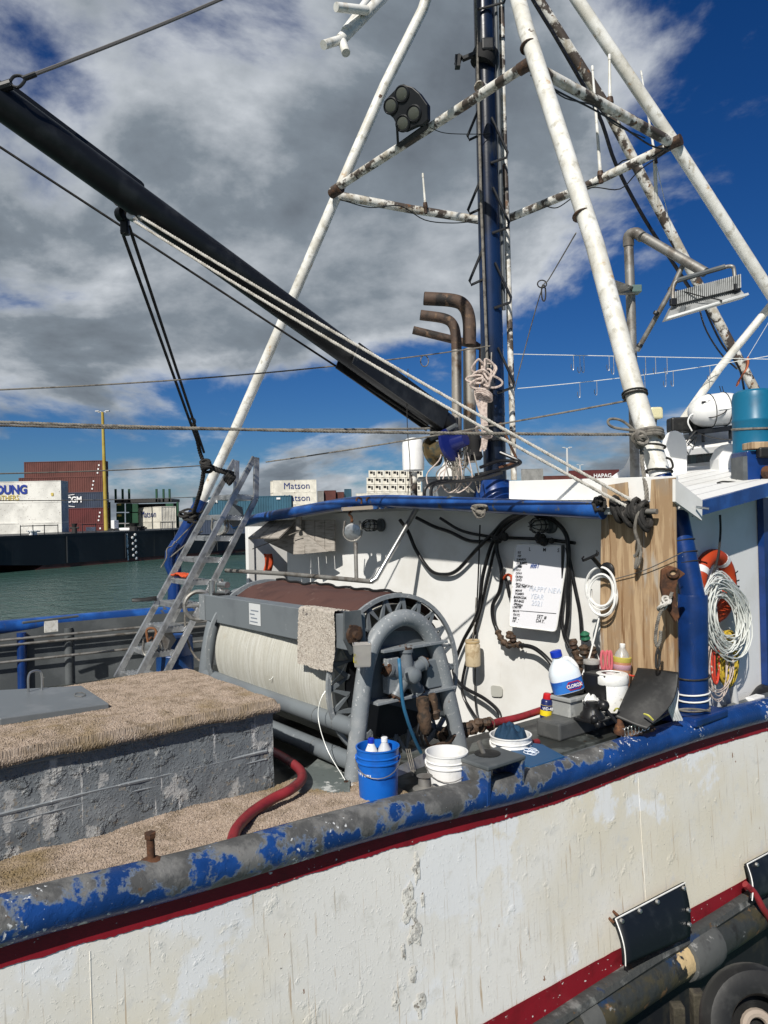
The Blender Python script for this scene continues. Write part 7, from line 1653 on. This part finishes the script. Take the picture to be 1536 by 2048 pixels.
for i, pts in enumerate((((1378, 910, 10.9), (1370, 890, 10.9), (1392, 862, 10.9), (1400, 868, 10.9), (1440, 878, 10.8), (1475, 878, 10.7)), ((1375, 892, 10.8), (1392, 875, 10.8), (1385, 900, 10.8)), ((1384, 862, 10.9), (1376, 845, 10.9), (1380, 832, 10.9), (1386, 828, 10.9)))):
    g = G(); g.tube(smooth(PL(*pts), 6), .008 if i < 2 else .012, 5); tag(g.build('cable', m['hose' if i < 2 else 'cable_white'], None, True), ('thin black cable draped along the wheelhouse brow', 'short black cable hanging from the wheelhouse brow corner', 'white cable curling up to the life raft')[i], 'cable')
for x in (1444, 1449):
    g = G(); g.tube(PL((x, 790, 11.4), (x - 5, 772, 11.4)), .006, 5); tag(g.build('whip_aerial', m['black'], None), ('left' if x == 1444 else 'right') + ' thin black whip aerial behind the life raft', 'aerial')
# orange rag on the far right leg
g = G(); g.grid(lambda s, q_: P(1498 - 8 * s - 14 * q_ + 5 * math.sin(q_ * 5), 712 + 55 * q_ + 6 * s, 13.6 - .12 * math.sin(s * 4)), 8, 14); o = g.build('rag', M('faded_orange', (.55, .17, .08), .8, layers=[((.4, .1, .05), 8, .5, .62)]), None, 'all'); o.modifiers.new('th', 'SOLIDIFY').thickness = .015; tag(o, 'faded orange rag tied to the rear gantry leg', 'rag')
ropeobj(sag(P(1495, 715, 13.5), P(1570, 590, 13.0), .0, 6), .005, 'line', 'thin white line rising right from the orange rag', False, 'line', 'line')

# ============================================================ pipe arm and LED floodlight
t = thing('davit', 'grey steel pipe davit carrying the long floodlight', 'davit', P(1268, 955, 9.3))
g = G(); g.tube(PL((1270, 955, 9.3), (1266, 780, 9.3), (1262, 620, 9.3), (1257, 485, 9.3)), .058, 14); g.build('upright', m['galv'], t, True)
g = G(); g.tube(smooth(PL((1257, 492, 9.3), (1258, 472, 9.28), (1272, 466, 9.22), (1284, 474, 9.15)), 4), .068, 14); g.build('elbow', m['galv'], t, True)
g = G(); g.tube(PL((1280, 470, 9.2), (1410, 545, 8.6)), .058, 14); g.build('arm', m['galv'], t, True)
g = G(); q = P(1240, 570, 9.0); g.prism(PL((1212, 556, 8.6), (1220, 556, 8.6), (1272, 574, 9.2), (1274, 586, 9.2), (1240, 586, 9.1), (1216, 572, 8.7)), Yd * .10); g.build('clamp_arm', m['galv'], t, bevel=.01)
g = G(); g.cb(P(1270, 580, 9.22), X * .06, Yd * .08, Z * .045); g.build('clamp', M('green_grey_metal', (.10, .16, .15), .5), t, bevel=.01)
g = G(); g.tube(PL((1366, 530, 8.85), (1340, 585, 8.9), (1274, 702, 9.2)), .03, 10); g.build('strut', m['galv'], t, True)
for x, y in ((1341, 580), (1312, 627), (1279, 692)):
    g = G(); g.lathe(P(x, y, 8.95), V((.5, 0, .85)), [(.036, -.01), (.036, .02)], 10); g.build('strut_tie', m['black'], t)
t = thing('led_floodlight', 'long grey finned floodlight hanging from the pipe davit', 'floodlight', P(1410, 640, 8.6))
a_, b_ = P(1343, 612, 8.75), P(1480, 576, 8.4); fd = (b_ - a_); ft_ = V((0, -.25, -.5)).normalized()
m['led_body'] = M('floodlight_metal', (.36, .37, .37), .45, .4, layers=[((.22, .23, .23), 8, .5, .65)])
g = G(); pa = [P(1331, 640, 8.65), P(1345, 612, 8.75), P(1480, 577, 8.4), P(1494, 592, 8.3)]; g.prism(pa, V((0, .12, .0)) + Z * -.0); g.build('housing', m['led_body'], t, bevel=.006)
g = G(); g.prism(PL((1331, 640, 8.64), (1494, 592, 8.29), (1492, 588, 8.29), (1333, 635, 8.64)), V((0, -.05, 0))); g.build('lip', m['palegrey'], t)
g = G()
for k in range(34):
    s_ = (k + .5) / 34; c_ = P(1345 + 132 * s_, 609 - 34 * s_, 8.75 - .35 * s_); g.cb(c_ + Z * .055, fd.normalized() * .005, Yd * .075, Z * .075)
fins = g.build('fin_block', m['led_body'], t); fins['kind'] = 'stuff'
g = G(); g.tube(smooth(PL((1346, 604, 8.7), (1346, 580, 8.72), (1350, 565, 8.72), (1360, 560, 8.7)), 4) + PL((1451, 534, 8.45)) + smooth(PL((1455, 533, 8.45), (1464, 533, 8.42), (1468, 540, 8.42), (1471, 572, 8.4)), 4), .022, 10); g.build('yoke', m['galv'], t, True)
g = G(); g.tube(PL((1355, 561, 8.68), (1451, 533, 8.43)), .03, 8); g.build('yoke_bar', m['dgrey'], t, True)
for x, y, Y in ((1346, 604, 8.68), (1473, 575, 8.38)):
    g = G(); g.cb(P(x, y, Y), X * .035, Yd * .03, Z * .04); g.build('yoke_bracket', m['black'], t, bevel=.008)
g = G(); g.prism(PL((1357, 629, 8.60), (1367, 626, 8.58), (1372, 610, 8.62), (1362, 613, 8.64)), V((0, -.01, 0))); g.build('rating_plate', m['dgrey'], t)
g = G(); g.tube(smooth(PL((1342, 578, 8.75), (1375, 585, 8.6), (1400, 592, 8.5), (1440, 600, 8.35), (1442, 604, 8.35)), 5), .007, 5); g.build('wire', m['hose'], t, True)

# ============================================================ four-lens floodlight on the cross bar
t = thing('floodlight', 'black four lens floodlight bracketed on the rusty cross bar', 'floodlight', P(825, 290, 11.6))
out = [(767, 203), (792, 177), (806, 168), (824, 174), (838, 186), (855, 210), (855, 240), (845, 250), (832, 252), (808, 263), (794, 252), (786, 236), (772, 224)]
LY = 11.35; nf = V((-.45, -.85, -.28)).normalized()
pc = P(808, 216, LY)
def onf(x, y, d=0.): dd = ray(x, y); return CAM + dd * (((pc - CAM).dot(nf)) / dd.dot(nf)) + nf * d
g = G(); g.prism([onf(x, y) for x, y in out], -nf * .12); g.build('housing', m['black'], t, bevel=.012)
g = G()
for k in range(10):
    a_ = onf(800 + 4.5 * k, 178 + 6.5 * k, -.12); g.cb(a_ - nf * .05, X * .006, nf * .05, Z * .10)
fb2 = g.build('fin_block', m['black'], t); fb2['kind'] = 'stuff'
m['lens'] = M('grey_lens', (.07, .075, .062), .15, spec=.6)
for x, y in ((782, 212), (804, 188), (828, 227), (806, 247)):
    g = G(); q = onf(x, y, 0); g.lathe(q, nf, [(.125, -.01), (.125, .015), (.108, .03), (.102, .018)], 22); rg = g.build('lens_ring', m['black'], t, True)
    g = G(); g.lathe(q, nf, [(.101, .012), (.08, .022), (.04, .028), (.005, .03)], 22); g.build('lens', m['lens'], rg, True)
g = G(); g.prism(PL((793, 288, 11.6), (852, 246, 11.35), (858, 254, 11.45), (800, 294, 11.7)), Z * -.02); g.build('mount_plate', m['black'], t)
for p0_, p1_ in (((794, 250, 11.4), (796, 288, 11.6)), ((850, 222, 11.4), (853, 250, 11.4))):
    g = G(); g.tube(PL(p0_, p1_), .022, 6); g.build('yoke_arm', m['black'], t)

# ============================================================ antennas
def aerial(label, pts, r, mats):
    t = thing('aerial', label, 'aerial', P(*pts[0]), 'rod aerials')
    g = G(); q = PL(*pts); g.tube(q, [r] + [r * .8] * (len(q) - 2) + [r * .62], 8); g.build('rod', mats, t, True)
    g = G(); d_ = (q[1] - q[0]).normalized(); g.lathe(q[0] - d_ * .12, d_, [(r * 1.3, 0), (r * 1.4, .1), (r * 1.9, .12), (r * 1.5, .2)], 10); g.build('base', m['rustd'], t, True)
    g = G(); g.lathe(q[-1], d_, [(r * .8, -.03), (r * .9, .0), (r * .7, .05)], 8); g.build('tip', mats, t, True)
aerial('tall white rod aerial rising from the right cross bar', [(1201, 352, 12.4), (1193, 240, 12.4), (1185, 138, 12.4)], .030, m['wpipe'])
aerial('short white rod aerial on the upper cross bar', [(1220, 206, 10.6), (1219, 116, 10.6)], .028, m['wpipe'])
aerial('slender white whip aerial right of the gantry leg', [(1310, 312, 11.9), (1296, 230, 11.9), (1283, 148, 11.9)], .020, m['wpipe'])
aerial('stubby white rod aerial on the left cross bar', [(851, 414, 13.5), (846, 352, 13.5)], .024, m['wpipe'])
g = G(); g.tube(PL((1309, 315, 11.9), (1313, 408, 12.1)), .03, 8); tag(g.build('aerial_mast', m['wpipe'], None, True), 'white lower tube below the slender whip aerial', 'aerial')
ropeobj(sag(P(1311, 322, 11.9), P(1345, 470, 12.2), .0, 6), .006, 'line', 'thin white guy line below the slender whip aerial', False, 'line', 'line')

# ============================================================ exhausts, dome, roof boxes behind the mast
m['exh'] = M('sooty_exhaust', (.085, .055, .04), .7, layers=[((.02, .017, .015), 2.2, .5, .62), ((.16, .10, .06), 7, .55, .66)], bump=(22, .4, .005))
m['exh2'] = M('exhaust_steel', (.34, .31, .27), .5, .4, layers=[((.16, .10, .06), 3, .5, .66), ((.45, .43, .4), 7, .6, .7)], bump=(22, .3, .004))
for lb, pts, r_, low in (('largest sooty exhaust pipe with a curved top', [(848, 597, 13.2), (905, 601, 13.2), (928, 612, 13.2), (938, 640, 13.2), (939, 690, 13.2)], .118, 905), ('middle sooty exhaust pipe left of the largest', [(841, 630, 13.0), (888, 637, 13.0), (906, 650, 13.0), (912, 675, 13.0), (913, 700, 13.0)], .090, 960)):
    t = thing('exhaust_pipe', lb, 'exhaust pipe', P(pts[-1][0], low, pts[0][2]))
    g = G(); g.tube(smooth(PL(*pts), 6), r_, 16); g.build('outlet_bend', m['exh'], t, True)
    g = G(); g.tube(PL((pts[-1][0], 698, pts[0][2]), (pts[-1][0] + 1, low + 20, pts[0][2])), r_ * .97, 16); g.build('stack', m['exh2'], t, True)
    g = G(); q = P(*pts[0]); d_ = (q - P(*pts[1])).normalized(); g.lathe(q, d_, [(r_ * .9, .002), (r_ * .9, .006)], 16); g.build('dark_bore', m['dark'], t)
t = thing('exhaust_pipe', 'thin black exhaust pipe slanting behind the two larger ones', 'exhaust pipe', P(965, 760, 13.6))
g = G(); g.tube(PL((826, 660, 13.5), (950, 690, 13.5), (966, 698, 13.5), (964, 760, 13.5)), .075, 12); g.build('pipe', m['exh'], t, True)
t = thing('satellite_dome', 'white cylindrical satellite dome left of the boom winch', 'satellite dome', P(827, 944, 12.9))
k_ = 12.9 / FPX; q = P(827, 942, 12.9)
g = G(); g.lathe(q, Z, [(r * k_, h * k_) for r, h in ((18, 0), (21.5, 2), (22, 20), (22, 52), (20, 60), (12, 65), (2, 67))], 28); g.build('radome', m['raft'], t, True)
g = G(); g.tube([q - Z * .02, q - Z * .5], .06, 10); g.build('pedestal', m['wpipe2'], t, True)
g = G(); q = P(850, 998, 12.2); g.box(q, X * 1.05, Yd * .8, Z * .32); g.box(q - X * .1 + Z * .32 - Yd * .05, X * 1.25, Yd * .9, Z * .04); tag(g.build('deck_box', m['grey'], None, bevel=.01), 'grey deck box on the roof behind the hoses', 'box')
g = G(); g.prism(PL((868, 965, 13.4), (900, 900, 13.4), (915, 925, 13.4), (918, 965, 13.4)), Yd * .05); g.build('fin', m['white'], None); o = bpy.data.objects['fin']; o.name = 'white_fin'; tag(o, 'white triangular plate below the boom winch', 'plate')
# rope loops tied on the line near the exhausts
g = G(); c_ = P(849, 722, 11.4); g.tube([c_ + V((.06 * math.cos(a), 0, .085 * math.sin(a))) for a in [j * .45 for j in range(14)]], .009, 5, closed=True); tag(g.build('line_loop', m['rope_grey'], None, True), 'small grey loop tied on the thin line left of the exhausts', 'rope')
ropeobj(smooth(PL((816, 738, 11.2), (814, 800, 11.0), (815, 860, 11.0), (820, 930, 11.0), (816, 990, 11.0)), 5), .006, 'rope_dark', 'thin dark line hanging in front of the satellite dome', False, 'line', 'line')

# ============================================================ below: fender tyre, dock piles, red hose at right
t = thing('tyre_fender', 'black tyre fender with a pale rope at the bottom right corner', 'tyre', P(1502, 2120, 4.9))
q = P(1516, 2056, 4.9); axt = (CAM - q).normalized() * .8 + W * -.5; k_ = 4.9 / FPX
g = G(); g.lathe(q, axt, [(r * k_, h * k_) for r, h in ((60, -26), (86, -32), (104, -27), (113, -10), (113, 10), (104, 27), (86, 32), (64, 27), (58, 16), (60, 0), (60, -20), (60, -26))], 40); g.build('tyre', m['rubber'], t, True)
g = G(); a_ = axt.orthogonal().normalized(); e_ = axt.normalized().cross(a_); g.tube([q + (a_ * math.cos(k) + e_ * math.sin(k)) * 26 * k_ + axt.normalized() * .0 for k in [j * .314 for j in range(20)]], 9 * k_, 8, closed=True); g.build('rope_ring', M('pale_fender_rope', (.34, .28, .23), .85, bump=(60, .6, .006)), t, True)
g = G(); g.tube([q - Z * .12 + W * .10, V((q.x, q.y, -.5)) + W * .10], .09, 10); g.build('hanging_post', m['rustd'], t)
m['pile'] = M('old_dock_pile', (.035, .03, .02), .85, layers=[((.07, .06, .042), 5, .5, .62), ((.03, .025, .02), 7, .55, .65)], bump=(14, .6, .02))  # brown darkened, with the shade beneath the rub rail put into the colour
for i, (x, yt) in enumerate(((1387, 1990), (1347, 2016))):
    q = P(x, yt, 5.6); g = G(); g.box(V((q.x, q.y, -.5)), X * .09, Yd * .09, Z * (q.z + .5)); tag(g.build('dock_pile', m['pile'], None, bevel=.01), ('taller darkened timber stub in the dark beneath the rub rail', 'shorter darkened timber stub in the dark beneath the rub rail')[i], 'timber')
g = G(); g.tube(smooth([onH(1490, 1768, .12), onH(1508, 1785, .16), onH(1525, 1815, .2), onH(1545, 1850, .2), onH(1560, 1900, .2)], 6), .032, 10); tag(g.build('hose', m['redhose'], None, True), 'red hose hanging over the rub rail at the right edge', 'hose')
